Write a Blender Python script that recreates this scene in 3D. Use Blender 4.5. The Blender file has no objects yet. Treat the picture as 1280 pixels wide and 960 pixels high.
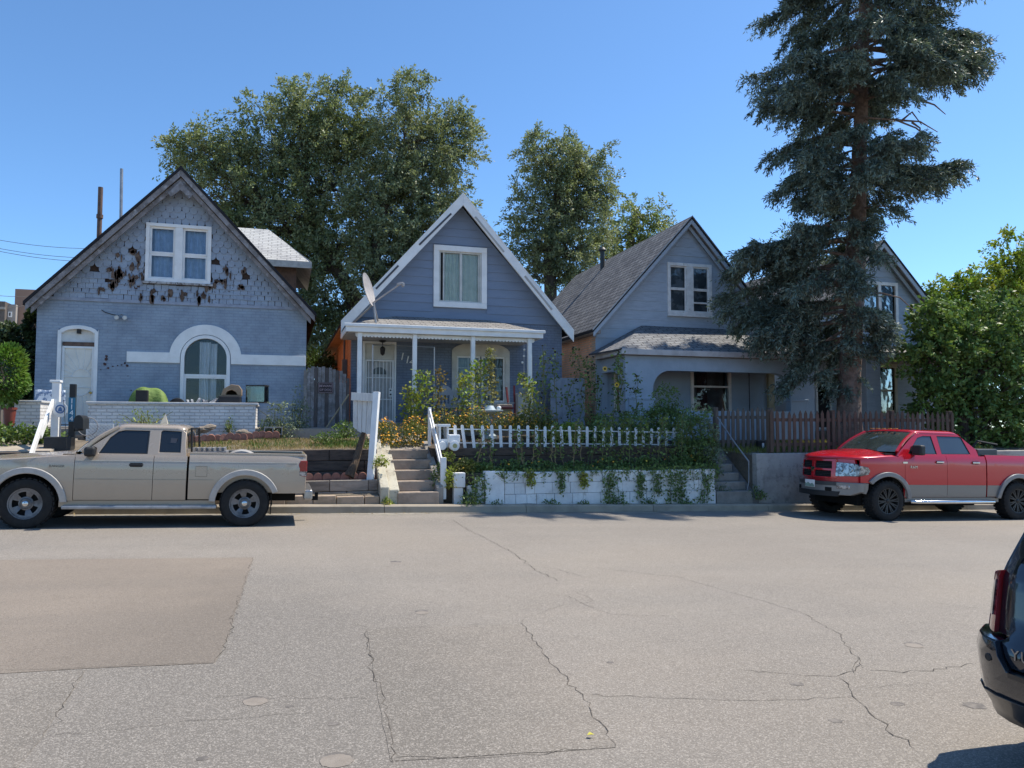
import bpy, bmesh, math, random
import numpy as np
from mathutils import Vector, Matrix
R=math.radians
random.seed(7); RNG=np.random.default_rng(11)
SC=bpy.context.scene
COL=SC.collection
PI=math.pi
# ---------------------------------------------------------------- camera geometry
YAW=R(17.0); PIT=math.atan(53/940.0); FPX=940.0; EYE=1.6
def P(px,py,Y):
    """world point seen at photo pixel (px,py) on the vertical plane y=Y"""
    a=(px-640)/FPX; b=(480-py)/FPX
    fw=math.cos(PIT)-b*math.sin(PIT); up=math.sin(PIT)+b*math.cos(PIT)
    rx=fw*math.sin(YAW)+a*math.cos(YAW); ry=fw*math.cos(YAW)-a*math.sin(YAW)
    t=Y/ry
    return Vector((rx*t,Y,EYE+up*t))
def road_z(x,y): return -0.028*x-0.0053*y
def G(px,py):
    a=(px-640)/FPX; b=(480-py)/FPX
    fw=math.cos(PIT)-b*math.sin(PIT); up=math.sin(PIT)+b*math.cos(PIT)
    rx=fw*math.sin(YAW)+a*math.cos(YAW); ry=fw*math.cos(YAW)-a*math.sin(YAW)
    t=EYE/(-0.028*rx-0.0053*ry-up)
    return Vector((rx*t,ry*t,EYE+up*t))
# ---------------------------------------------------------------- objects
ORG={}
def tag(o,label=None,cat=None,group=None,kind=None):
    if label: o['label']=label
    if cat: o['category']=cat
    if group: o['group']=group
    if kind: o['kind']=kind
    return o
def thing(name,label,cat,loc=(0,0,0),group=None,local=False):
    o=bpy.data.objects.new(name,None); COL.objects.link(o); o.location=loc
    o.empty_display_size=.2
    ORG[o]=Vector((0,0,0)) if local else Vector(loc)
    return tag(o,label,cat,group)
def copy_tree(o,parent=None):
    c=o.copy(); COL.objects.link(c)
    if parent is not None: c.parent=parent
    for ch in o.children: copy_tree(ch,c)
    return c
class MB:
    def __init__(s): s.v=[]; s.f=[]; s.uv={}
    def add(s,vs,fs,uvs=None):
        n=len(s.v); s.v.extend([tuple(v) for v in vs])
        for i,f in enumerate(fs):
            if uvs is not None: s.uv[len(s.f)]=uvs[i]
            s.f.append(tuple(n+k for k in f))
        return s
    def box(s,x0,x1,y0,y1,z0,z1):
        vs=[(x,y,z) for z in (z0,z1) for y in (y0,y1) for x in (x0,x1)]
        return s.add(vs,[(0,2,3,1),(4,5,7,6),(0,1,5,4),(1,3,7,5),(3,2,6,7),(2,0,4,6)])
    def obox(s,c,size,m=None):
        h=[k/2 for k in size]; c=Vector(c)
        vs=[]
        for z in (-h[2],h[2]):
            for y in (-h[1],h[1]):
                for x in (-h[0],h[0]):
                    p=Vector((x,y,z))
                    if m is not None: p=m@p
                    vs.append(c+p)
        return s.add(vs,[(0,2,3,1),(4,5,7,6),(0,1,5,4),(1,3,7,5),(3,2,6,7),(2,0,4,6)])
    def bar(s,a,b,w,d,up=(0,0,1)):
        """rectangular bar from a to b, w across, d the other way"""
        a=Vector(a);b=Vector(b);t=(b-a);L=t.length;t.normalize();up=Vector(up)
        x=t.cross(up)
        if x.length<1e-4: x=t.cross(Vector((0,1,0)))
        x.normalize();y=x.cross(t)
        m=Matrix((x,y,t)).transposed()
        return s.obox((a+b)/2,(w,d,L),m)
    def tube(s,pts,r,n=8,cap=True):
        pts=[Vector(p) for p in pts]; k=len(pts)
        rs=r if isinstance(r,(list,tuple)) else [r]*k
        ref=None; vs=[]; fs=[]
        for i,p in enumerate(pts):
            t=(pts[min(i+1,k-1)]-pts[max(i-1,0)])
            if t.length<1e-9: t=Vector((0,0,1))
            t.normalize()
            if ref is None:
                ref=Vector((1,0,0)) if abs(t.x)<.8 else Vector((0,1,0))
            x=(ref-t*ref.dot(t)); x.normalize(); ref=x; y=t.cross(x)
            for j in range(n):
                a=2*PI*j/n; vs.append(p+(x*math.cos(a)+y*math.sin(a))*rs[i])
        for i in range(k-1):
            for j in range(n):
                fs.append((i*n+j,i*n+(j+1)%n,(i+1)*n+(j+1)%n,(i+1)*n+j))
        if cap:
            fs.append(tuple(range(n-1,-1,-1))); fs.append(tuple((k-1)*n+j for j in range(n)))
        return s.add(vs,fs)
    def lathe(s,prof,c=(0,0,0),n=24,axis='z',a0=0,a1=2*PI):
        """prof: (radius,height) pairs"""
        c=Vector(c); full=abs(a1-a0-2*PI)<1e-6; m=n if full else n+1
        vs=[];fs=[]
        for (r,h) in prof:
            for j in range(m):
                a=a0+(a1-a0)*j/n; u=r*math.cos(a);w=r*math.sin(a)
                p={'z':(u,w,h),'y':(u,h,w),'x':(h,u,w)}[axis]
                vs.append(c+Vector(p))
        for i in range(len(prof)-1):
            for j in range(n):
                j2=(j+1)%m
                fs.append((i*m+j,i*m+j2,(i+1)*m+j2,(i+1)*m+j))
        return s.add(vs,fs)
    def ball(s,c,r,n=10,sq=(1,1,1)):
        prof=[(math.sin(PI*i/n)*1.0,-math.cos(PI*i/n)) for i in range(n+1)]
        k=len(s.v); s.lathe([(max(a,1e-4),b) for a,b in prof],(0,0,0),n*2)
        c=Vector(c)
        for i in range(k,len(s.v)):
            v=s.v[i]; s.v[i]=(c.x+v[0]*r*sq[0],c.y+v[1]*r*sq[1],c.z+v[2]*r*sq[2])
        return s
    def plate(s,outer,holes=(),y0=0,y1=.1,plane='xz'):
        """2D outline (with holes) made into a slab between y0 and y1"""
        V2,T=fill2d(outer,holes)
        def mp(p,d):
            if plane=='xz': return (p[0],d,p[1])
            if plane=='yz': return (d,p[0],p[1])
            return (p[0],p[1],d)
        n=len(V2); vs=[mp(p,y0) for p in V2]+[mp(p,y1) for p in V2]
        fs=[tuple(t) for t in T]+[tuple(n+k for k in reversed(t)) for t in T]
        i=0
        for loop in [outer]+list(holes):
            k=len(loop)
            for j in range(k): a=i+j;b=i+(j+1)%k; fs.append((a,b,n+b,n+a))
            i+=k
        return s.add(vs,fs)
    def ring(s,x0,x1,z0,z1,w,y0,y1,wb=None,wt=None):
        wb=w if wb is None else wb; wt=w if wt is None else wt
        s.box(x0,x1,y0,y1,z1-wt,z1); s.box(x0,x1,y0,y1,z0,z0+wb)
        s.box(x0,x0+w,y0+.001,y1,z0+wb,z1-wt); s.box(x1-w,x1,y0+.001,y1,z0+wb,z1-wt)
        return s
    def quad(s,a,b,c,d,uv=None):
        return s.add([a,b,c,d],[(0,1,2,3)],[uv] if uv else None)
    def slab(s,a,b,c,d,t):
        """roof sheet a,b along the eave, c,d above, t thick straight down; uv in metres"""
        a,b,c,d=map(Vector,(a,b,c,d)); e=(b-a).normalized(); n=e.cross((d-a)).normalized(); v=n.cross(e)
        uv=[((p-a).dot(e),(p-a).dot(v)) for p in (a,b,c,d)]
        dn=Vector((0,0,-t)); L=[a+dn,b+dn,c+dn,d+dn]
        z=[(0,0)]*4
        s.add([a,b,c,d]+L,[(0,1,2,3),(7,6,5,4),(0,4,5,1),(1,5,6,2),(2,6,7,3),(3,7,4,0)],[uv,z,z,z,z,z])
        return s
    def build(s,name,mat,parent=None,loc=None,smooth=False,bevel=0,angle=35,seg=2,sub=0):
        me=bpy.data.meshes.new(name)
        org=ORG.get(parent,Vector((0,0,0))) if parent is not None else (Vector(loc) if loc is not None else Vector((0,0,0)))
        me.from_pydata([(v[0]-org[0],v[1]-org[1],v[2]-org[2]) for v in s.v],[],s.f)
        if s.uv:
            ul=me.uv_layers.new(name='UVMap')
            for p in me.polygons:
                q=s.uv.get(p.index)
                if q:
                    for k,li in enumerate(p.loop_indices): ul.data[li].uv=q[k]
        bm=bmesh.new(); bm.from_mesh(me); bmesh.ops.recalc_face_normals(bm,faces=bm.faces)
        bm.to_mesh(me); bm.free()
        return link(name,me,mat,parent,org,smooth,bevel,angle,seg,sub)
def link(name,me,mat,parent=None,org=Vector((0,0,0)),smooth=False,bevel=0,angle=35,seg=2,sub=0):
    if smooth:
        me.polygons.foreach_set('use_smooth',[True]*len(me.polygons))
        if angle<180: me.set_sharp_from_angle(angle=R(angle))
    o=bpy.data.objects.new(name,me); COL.objects.link(o)
    if mat is not None: me.materials.append(mat)
    if parent is not None: o.parent=parent; ORG[o]=org
    else: o.location=org
    if bevel:
        b=o.modifiers.new('bevel','BEVEL'); b.width=bevel; b.segments=seg; b.limit_method='ANGLE'; b.angle_limit=R(40)
        b.harden_normals=False
    if sub:
        b=o.modifiers.new('sub','SUBSURF'); b.levels=sub; b.render_levels=sub
    return o
def fill2d(outer,holes=()):
    bm=bmesh.new(); es=[]; V2=[]
    for loop in [outer]+list(holes):
        vs=[bm.verts.new((p[0],p[1],0)) for p in loop]; V2+= [tuple(p) for p in loop]
        for i in range(len(vs)): es.append(bm.edges.new((vs[i],vs[(i+1)%len(vs)])))
    bm.verts.index_update()
    bmesh.ops.triangle_fill(bm,edges=es,use_beauty=True,use_dissolve=False,normal=(0,0,1))
    T=[[v.index for v in f.verts] for f in bm.faces]
    bm.free(); return V2,T
def text(name,body,size,loc,mat,parent=None,rot=(R(90),0,0),ext=.004,align='CENTER',space=1.0):
    c=bpy.data.curves.new(name,'FONT'); c.body=body; c.size=size; c.extrude=ext; c.align_x=align; c.align_y='CENTER'
    c.space_character=space; c.materials.append(mat); c.resolution_u=3
    tmp=bpy.data.objects.new(name+'_outline',c); me=bpy.data.meshes.new_from_object(tmp); bpy.data.objects.remove(tmp); bpy.data.curves.remove(c)
    me.name=name; me.materials.clear(); me.materials.append(mat)
    o=bpy.data.objects.new(name,me); COL.objects.link(o); o.rotation_euler=rot; ORG[o]=Vector((0,0,0))
    if parent is not None: o.parent=parent; o.location=Vector(loc)-ORG[parent]
    else: o.location=loc
    return o
def arc(cx,cz,r,a0,a1,n,rz=None):
    rz=r if rz is None else rz
    return [(cx+r*math.cos(R(a0+(a1-a0)*i/n)),cz+rz*math.sin(R(a0+(a1-a0)*i/n))) for i in range(n+1)]
# ---------------------------------------------------------------- materials
def nt(name):
    m=bpy.data.materials.new(name); m.use_nodes=True; t=m.node_tree; t.nodes.clear(); return m,t
class N:
    def __init__(s,t): s.t=t
    def n(s,kind,**kw):
        o=s.t.nodes.new(kind)
        for k,v in kw.items():
            if k.startswith('i_'):
                key=k[2:]; o.inputs[int(key) if key.isdigit() else key.replace('_',' ')].default_value=v
            else: setattr(o,k,v)
        return o
    def l(s,a,b): s.t.links.new(a,b)
    def math(s,op,a,b=None,c=None,clamp=False):
        o=s.t.nodes.new('ShaderNodeMath'); o.operation=op; o.use_clamp=clamp
        for i,x in enumerate((a,b,c)):
            if x is None: continue
            if hasattr(x,'links'): s.l(x,o.inputs[i])
            else: o.inputs[i].default_value=x
        return o.outputs[0]
    def mix(s,f,a,b,mode='MIX'):
        o=s.t.nodes.new('ShaderNodeMix'); o.data_type='RGBA'; o.blend_type=mode
        for i,x in ((0,f),(6,a),(7,b)):
            if hasattr(x,'links'): s.l(x,o.inputs[i])
            elif isinstance(x,(int,float)): o.inputs[i].default_value=x
            else: o.inputs[i].default_value=(*x,1)
        return o.outputs[2]
    def ramp(s,x,lo,hi,smooth=True):
        o=s.t.nodes.new('ShaderNodeMapRange'); o.clamp=True
        if smooth: o.interpolation_type='SMOOTHSTEP'
        s.l(x,o.inputs[0]); o.inputs[1].default_value=lo; o.inputs[2].default_value=hi
        return o.outputs[0]
    def noise(s,vec,scale,detail=5,rough=.6):
        o=s.t.nodes.new('ShaderNodeTexNoise'); o.inputs['Scale'].default_value=scale; o.inputs['Detail'].default_value=detail
        o.inputs['Roughness'].default_value=rough
        if vec is not None: s.l(vec,o.inputs['Vector'])
        return o.outputs['Fac']
    def out(s,sh):
        o=s.t.nodes.new('ShaderNodeOutputMaterial'); s.l(sh,o.inputs['Surface'])
    def bump(s,h,strength,dist=.02,prev=None):
        o=s.t.nodes.new('ShaderNodeBump'); o.inputs['Strength'].default_value=strength; o.inputs['Distance'].default_value=dist
        s.l(h,o.inputs['Height'])
        if prev is not None: s.l(prev,o.inputs['Normal'])
        return o.outputs[0]
    def pbr(s,col,rough=.7,metal=0,normal=None,spec=.5,coat=0,**kw):
        o=s.t.nodes.new('ShaderNodeBsdfPrincipled')
        for key,x in (('Base Color',col),('Roughness',rough),('Metallic',metal),('Specular IOR Level',spec),('Coat Weight',coat)):
            if hasattr(x,'links'): s.l(x,o.inputs[key])
            elif isinstance(x,(int,float)): o.inputs[key].default_value=x
            else: o.inputs[key].default_value=(*x,1)
        if normal is not None: s.l(normal,o.inputs['Normal'])
        for k,v in kw.items(): o.inputs[k.replace('_',' ')].default_value=v
        return o.outputs[0]
MC={}
def M(name,col,rough=.7,col2=None,scale=3.0,amt=(.4,.65),bump=0,bscale=30,metal=0,spec=.4,coat=0,dist=.01,island=0,stretch=None,wear=None,wscale=9,wamt=(.62,.72)):
    """painted / plain surface: two tones mixed by noise, fine bump, optional wear colour"""
    if name in MC: return MC[name]
    m,t=nt(name); k=N(t)
    tc=k.n('ShaderNodeTexCoord').outputs['Object']
    if stretch:
        mp=k.n('ShaderNodeMapping'); mp.inputs['Scale'].default_value=stretch; k.l(tc,mp.inputs['Vector']); tc=mp.outputs[0]
    c=col
    if col2 is None: col2=tuple(x*.82 for x in col)
    f=k.ramp(k.noise(tc,scale,6,.65),*amt); c=k.mix(f,col,col2)
    if island:
        g=k.n('ShaderNodeNewGeometry').outputs['Random Per Island']
        hsv=k.n('ShaderNodeHueSaturation'); k.l(c,hsv.inputs['Color'])
        k.l(k.math('MULTIPLY_ADD',g,island*2,1-island),hsv.inputs['Value']); c=hsv.outputs[0]
    if wear:
        w=k.ramp(k.noise(tc,wscale,8,.7),*wamt); c=k.mix(w,c,wear)
    nm=None
    if bump: nm=k.bump(k.noise(tc,bscale,4,.6),bump,dist)
    k.out(k.pbr(c,rough,metal,nm,spec,coat)); MC[name]=m; return m
def M_brick(name,col,col2,mortar,rough=.8,bw=.215,bh=.075,ms=.012,bump=.6,blotch=None,offs=.5,vary=.0):
    if name in MC: return MC[name]
    m,t=nt(name); k=N(t)
    tc=k.n('ShaderNodeTexCoord').outputs['Object']
    sp=k.n('ShaderNodeSeparateXYZ'); k.l(tc,sp.inputs[0])
    cb=k.n('ShaderNodeCombineXYZ'); k.l(k.math('ADD',sp.outputs[0],sp.outputs[1]),cb.inputs[0]); k.l(sp.outputs[2],cb.inputs[1])
    b=k.n('ShaderNodeTexBrick',offset=offs); b.inputs['Scale'].default_value=1; b.inputs['Brick Width'].default_value=bw
    b.inputs['Row Height'].default_value=bh; b.inputs['Mortar Size'].default_value=ms; b.inputs['Mortar Smooth'].default_value=.3
    b.inputs['Color1'].default_value=(*col,1); b.inputs['Color2'].default_value=(*col2,1); b.inputs['Mortar'].default_value=(*mortar,1)
    # wobble so that the courses are not ruler straight
    nz=k.n('ShaderNodeTexNoise'); nz.inputs['Scale'].default_value=5; k.l(tc,nz.inputs['Vector'])
    va=k.n('ShaderNodeVectorMath',operation='MULTIPLY_ADD'); k.l(nz.outputs['Color'],va.inputs[0]); va.inputs[1].default_value=(.012,.012,0); k.l(cb.outputs[0],va.inputs[2])
    k.l(va.outputs[0],b.inputs['Vector'])
    c=k.mix(k.ramp(k.noise(tc,1.3,6,.7),.35,.7),b.outputs['Color'],k.mix(1.0,b.outputs['Color'],(.72,.72,.74),'MULTIPLY'))
    if blotch: c=k.mix(k.ramp(k.noise(tc,blotch[1],9,.75),*blotch[2]),c,blotch[0])
    h=k.math('ADD',k.math('MULTIPLY',b.outputs['Fac'],-1.0),k.math('MULTIPLY',k.noise(tc,22,5,.7),.7))
    k.out(k.pbr(c,rough,0,k.bump(h,bump,.012),.3)); MC[name]=m; return m
def M_shingle(name,col,col2,gap,bw=.3,bh=.14,rough=.9,stain=None):
    if name in MC: return MC[name]
    m,t=nt(name); k=N(t)
    uv=k.n('ShaderNodeTexCoord').outputs['UV']; tc=k.n('ShaderNodeTexCoord').outputs['Object']
    b=k.n('ShaderNodeTexBrick',offset=.37,offset_frequency=2); b.inputs['Scale'].default_value=1; b.inputs['Brick Width'].default_value=bw
    b.inputs['Row Height'].default_value=bh; b.inputs['Mortar Size'].default_value=.016; b.inputs['Mortar Smooth'].default_value=.1; b.inputs['Bias'].default_value=0
    b.inputs['Color1'].default_value=(*col,1); b.inputs['Color2'].default_value=(*col2,1); b.inputs['Mortar'].default_value=(*gap,1)
    k.l(uv,b.inputs['Vector'])
    sp=k.n('ShaderNodeSeparateXYZ'); k.l(uv,sp.inputs[0])
    saw=k.math('FRACT',k.math('DIVIDE',sp.outputs[1],bh))
    c=k.mix(k.ramp(k.noise(tc,1.1,7,.7),.4,.7),b.outputs['Color'],k.mix(1.0,b.outputs['Color'],stain or (.75,.75,.78),'MULTIPLY'))
    c=k.mix(k.math('MULTIPLY',k.noise(tc,120,2,.5),.35),c,(.02,.02,.025))
    h=k.math('ADD',k.math('MULTIPLY',saw,-1.0),k.math('ADD',k.math('MULTIPLY',b.outputs['Fac'],-.5),k.math('MULTIPLY',k.noise(tc,60,3,.6),.35)))
    k.out(k.pbr(c,rough,0,k.bump(h,.8,.02),.2)); MC[name]=m; return m
def M_leaf(name,col,col2,trans=.3,dark=.35,hue=.0):
    if name in MC: return MC[name]
    m,t=nt(name); k=N(t)
    tc=k.n('ShaderNodeTexCoord').outputs['Object']; g=k.n('ShaderNodeNewGeometry').outputs['Random Per Island']
    c=k.mix(k.ramp(k.noise(tc,.9,3,.6),.35,.65),col,col2)
    hsv=k.n('ShaderNodeHueSaturation'); k.l(c,hsv.inputs['Color'])
    k.l(k.math('MULTIPLY_ADD',g,dark*2,1-dark),hsv.inputs['Value'])
    if hue: k.l(k.math('MULTIPLY_ADD',g,hue*2,.5-hue),hsv.inputs['Hue'])
    c=hsv.outputs[0]
    p=k.pbr(c,.5,0,None,.35)
    tr=k.n('ShaderNodeBsdfTranslucent'); k.l(k.mix(1.0,c,(1.0,1.0,.55),'MULTIPLY'),tr.inputs[0])
    mx=k.n('ShaderNodeMixShader'); mx.inputs[0].default_value=trans; k.l(p,mx.inputs[1]); k.l(tr.outputs[0],mx.inputs[2])
    k.out(mx.outputs[0]); MC[name]=m; return m
def M_glass(name,tint=(.8,.85,.88),refl=.06):
    if name in MC: return MC[name]
    m,t=nt(name); k=N(t)
    fr=k.n('ShaderNodeFresnel'); fr.inputs['IOR'].default_value=1.45
    f=k.math('ADD',fr.outputs[0],refl,clamp=True)
    tr=k.n('ShaderNodeBsdfTransparent'); tr.inputs[0].default_value=(*tint,1)
    gl=k.n('ShaderNodeBsdfGlossy'); gl.inputs['Roughness'].default_value=.02
    nz=k.noise(k.n('ShaderNodeTexCoord').outputs['Object'],2.2,2,.5); k.l(k.bump(nz,.12,.05),gl.inputs['Normal'])
    mx=k.n('ShaderNodeMixShader'); k.l(f,mx.inputs[0]); k.l(tr.outputs[0],mx.inputs[1]); k.l(gl.outputs[0],mx.inputs[2])
    k.out(mx.outputs[0]); MC[name]=m; return m
def M_paint(name,col,rough=.3,coat=.8,metal=0,dust=.15,dust_shade=(.35,.32,.28)):
    """car paint with road dust near the ground, where the tan also carries painted shading"""
    if name in MC: return MC[name]
    m,t=nt(name); k=N(t)
    tc=k.n('ShaderNodeTexCoord').outputs['Object']
    d=k.math('MULTIPLY',k.ramp(k.noise(tc,2.5,6,.7),.3,.8),dust)
    sp=k.n('ShaderNodeSeparateXYZ'); k.l(tc,sp.inputs[0])
    low=k.math('MULTIPLY',k.ramp(sp.outputs[2],1.0,.35),dust*1.3)
    d=k.math('ADD',d,low,clamp=True)
    c=k.mix(d,col,dust_shade)
    fl=k.noise(tc,900,2,.5); c=k.mix(k.math('MULTIPLY',fl,.12),c,tuple(min(1,x*1.5) for x in col))
    k.out(k.pbr(c,k.math('MULTIPLY_ADD',d,.5,rough),metal,None,.5,coat,Coat_Roughness=.06)); MC[name]=m; return m
# ================================================================ camera, light, sky
cam=bpy.data.cameras.new('camera'); co=bpy.data.objects.new('camera',cam); COL.objects.link(co)
co.location=(0,0,EYE); co.rotation_euler=(R(90)+PIT,0,-YAW)
cam.sensor_width=36; cam.lens=36*FPX/1280; cam.clip_start=.05; cam.clip_end=3000
SC.camera=co
SUN_AZ=R(7); SUN_EL=R(58)                      # azimuth measured from +x towards +y
sd=Vector((math.cos(SUN_EL)*math.cos(SUN_AZ),math.cos(SUN_EL)*math.sin(SUN_AZ),math.sin(SUN_EL)))
sl=bpy.data.lights.new('sun','SUN'); sl.energy=3.8; sl.angle=R(.53); sl.color=(1,.925,.80)
so=bpy.data.objects.new('sun',sl); COL.objects.link(so); so.rotation_euler=sd.to_track_quat('Z','Y').to_euler(); so.location=(30,10,40)
w=bpy.data.worlds.new('World'); SC.world=w; w.use_nodes=True
wt=w.node_tree; wt.nodes.clear()
sk=wt.nodes.new('ShaderNodeTexSky'); sk.sky_type='NISHITA'; sk.sun_disc=False; sk.sun_elevation=SUN_EL
sk.sun_rotation=PI/2-SUN_AZ; sk.altitude=1600; sk.air_density=1.0; sk.dust_density=.9; sk.ozone_density=9
bg=wt.nodes.new('ShaderNodeBackground'); bg.inputs[1].default_value=.145
ow=wt.nodes.new('ShaderNodeOutputWorld'); wb=wt.nodes.new('ShaderNodeMix'); wb.data_type='RGBA'; wb.blend_type='MULTIPLY'; wb.inputs[0].default_value=1; wb.inputs[7].default_value=(.90,.985,.94,1)
wt.links.new(sk.outputs[0],wb.inputs[6]); wt.links.new(wb.outputs[2],bg.inputs[0]); wt.links.new(bg.outputs[0],ow.inputs[0])
SC.view_settings.view_transform='Standard'; SC.view_settings.look='None'; SC.view_settings.exposure=.7; SC.view_settings.gamma=1
SC.view_settings.use_curve_mapping=False
SC.render.engine='CYCLES'; SC.cycles.use_denoising=True
SC.cycles.max_bounces=6; SC.cycles.transparent_max_bounces=12; SC.cycles.diffuse_bounces=3; SC.cycles.glossy_bounces=3; SC.cycles.caustics_reflective=False; SC.cycles.caustics_refractive=False
# ================================================================ ground
def M_asphalt(name,c1,c2,chip,chipamt=.45,scale=150):
    m,t=nt(name); k=N(t); tc=k.n('ShaderNodeTexCoord').outputs['Object']
    c=k.mix(k.ramp(k.noise(tc,.35,6,.65),.35,.68),c1,c2)
    c=k.mix(k.math('MULTIPLY',k.ramp(k.noise(tc,2.2,6,.75),.45,.8),.35),c,tuple(x*.62 for x in c1))
    mp=k.n('ShaderNodeMapping'); mp.inputs['Scale'].default_value=(.045,.55,1); k.l(tc,mp.inputs[0])
    c=k.mix(k.math('MULTIPLY',k.ramp(k.noise(mp.outputs[0],1.0,4,.6),.38,.7),.55),c,tuple(x*f for x,f in zip(c1,(.80,.83,.86))))
    c=k.mix(k.math('MULTIPLY',k.ramp(k.noise(tc,.12,5,.6),.45,.62),.5),c,tuple(x*f for x,f in zip(c2,(1.10,1.06,1.0))))
    # an older, greyer stretch of surfacing left of the middle
    dp=k.n('ShaderNodeVectorMath',operation='SUBTRACT'); k.l(tc,dp.inputs[0]); dp.inputs[1].default_value=(-.1,5.2,0)
    dq_=k.n('ShaderNodeVectorMath',operation='MULTIPLY'); k.l(dp.outputs[0],dq_.inputs[0]); dq_.inputs[1].default_value=(.60,.26,0)
    dl=k.n('ShaderNodeVectorMath',operation='LENGTH'); k.l(dq_.outputs[0],dl.inputs[0])
    zone=k.ramp(k.math('ADD',dl.outputs['Value'],k.math('MULTIPLY',k.noise(tc,1.6,5,.6),.7)),1.6,.75)
    c=k.mix(k.math('MULTIPLY',zone,.9),c,tuple(x*f for x,f in zip(c1,(.74,.76,.78))))
    v=k.n('ShaderNodeTexVoronoi'); v.inputs['Scale'].default_value=scale; k.l(tc,v.inputs['Vector'])
    sp=k.n('ShaderNodeSeparateColor'); k.l(v.outputs['Color'],sp.inputs[0])
    f=k.math('MULTIPLY',k.ramp(sp.outputs[0],.55,.95),chipamt)
    c=k.mix(f,c,chip)
    dk=k.math('MULTIPLY',k.ramp(sp.outputs[1],.6,.95),.38); c=k.mix(dk,c,tuple(x*.35 for x in c1))
    c=k.mix(k.math('MULTIPLY',k.ramp(k.noise(tc,260,2,.6),.4,.7),.25),c,tuple(x*.5 for x in c1))
    h=k.math('ADD',k.math('MULTIPLY',v.outputs['Distance'],-.8),k.math('MULTIPLY',k.noise(tc,140,3,.6),.7))
    k.out(k.pbr(c,.88,0,k.bump(h,.45,.006),.25)); MC[name]=m; return m
asph=M_asphalt('asphalt',(.238,.211,.182),(.270,.241,.208),(.55,.50,.44))
asph_b=M_asphalt('asphalt_patch_brown',(.246,.206,.168),(.268,.226,.184),(.39,.335,.28),.3,130)
asph_g=M_asphalt('asphalt_patch_grey',(.226,.199,.169),(.254,.225,.192),(.53,.48,.42),.45,135)
asph_d=M_asphalt('asphalt_joint',(.118,.112,.108),(.14,.133,.128),(.26,.25,.24))
def sheet(name,pts,mat,dz,kind='structure',n=1):
    mb=MB(); mb.add([(p[0],p[1],road_z(p[0],p[1])+dz) for p in pts],[tuple(range(len(pts)))])
    o=mb.build(name,mat); o['kind']=kind; return o
mb=MB()
xs=[-160,-40,-10,0,10,20,40,160]; ys=[-30,-6,0,4,8,12,15.32]
for x in xs:
    for y in ys: mb.v.append((x,y,road_z(x,y)))
for i in range(len(xs)-1):
    for j in range(len(ys)-1):
        a=i*len(ys)+j; mb.f.append((a,a+len(ys),a+len(ys)+1,a+1))
o=mb.build('road',asph); o['kind']='structure'
dirt=M('dirt',(.20,.165,.125),.95,(.15,.125,.095),2.5,bump=.8,bscale=18,dist=.04,wear=(.26,.23,.18),wscale=30)
soil=M('dark_soil',(.085,.065,.048),.95,(.055,.042,.03),4,bump=.8,bscale=25,dist=.03)
far_grass=M('far_ground',(.40,.34,.25),.95,(.30,.27,.18),.4)
mb=MB()
mb.quad((-500,31.5,1.0),(500,31.5,1.0),(500,900,1.0),(-500,900,1.0))
mb.quad((-500,-900,-.6),(500,-900,-.6),(500,-30,-.6),(-500,-30,-.6))
mb.quad((160,-30,-4.6),(500,-30,-4.6),(500,31.5,-4.6),(160,31.5,-4.6)); mb.quad((-500,-30,3),(-160,-30,3),(-160,31.5,3),(-500,31.5,3))
o=mb.build('terrain',far_grass); o['kind']='structure'
def terrace(name,x0,x1,y0,y1,z00,z01,mat,bumpy=.03,nx=None):
    """earth block with an uneven top; z00 at the front edge, z01 at the back"""
    nx=nx or max(4,int((x1-x0)/.3)); ny=max(3,int((y1-y0)/.3)); mb=MB()
    nx=min(nx,60); ny=min(ny,30)
    for j in range(ny+1):
        for i in range(nx+1):
            t=j/ny; x=x0+(x1-x0)*i/nx; y=y0+(y1-y0)*t; z=z00+(z01-z00)*t
            e=0 if (i in(0,nx) or j in (0,ny)) else bumpy
            mb.v.append((x,y,z+random.uniform(-e,e)))
    for j in range(ny):
        for i in range(nx):
            a=j*(nx+1)+i; mb.f.append((a,a+1,a+nx+2,a+nx+1))
    b=len(mb.v)
    c=[0,nx,(ny+1)*(nx+1)-1,ny*(nx+1)]
    for q in c: mb.v.append((mb.v[q][0],mb.v[q][1],-1.2))
    def side(ring,b0,b1): mb.f.append(tuple(ring)+(b1,b0))
    side(list(range(0,nx+1)),b,b+1); side([nx+j*(nx+1) for j in range(ny+1)],b+1,b+2)
    side([ny*(nx+1)+i for i in range(nx,-1,-1)],b+2,b+3); side([j*(nx+1) for j in range(ny,-1,-1)],b+3,b)
    o=mb.build(name,mat,smooth=True,angle=40); o['kind']='structure'; return o
terrace('verge',-60,60,15.47,15.75,.02,.02,dirt) if False else None
# kerb: concrete lengths following the slope
conc=M('kerb_concrete',(.37,.315,.245),.9,(.28,.24,.19),2,bump=.5,bscale=40,wear=(.2,.18,.15),wscale=6)
mb=MB(); x=-40.0
while x<45:
    L=3.0; a,b=x+.006,x+L-.006
    def zz(q,y): return road_z(q,y)
    top=.15; v=[]
    for q in (a,b):
        v+= [(q,15.30,zz(q,15.3)-.2),(q,15.32,zz(q,15.3)+top-.025),(q,15.345,zz(q,15.3)+top),(q,15.50,zz(q,15.3)+top+.006),(q,15.50,zz(q,15.3)-.2)]
    mb.add(v,[(0,1,6,5),(1,2,7,6),(2,3,8,7),(3,4,9,8),(4,3,2,1,0),(5,6,7,8,9)]); x+=L
o=mb.build('kerb',conc); o['kind']='structure'
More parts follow.
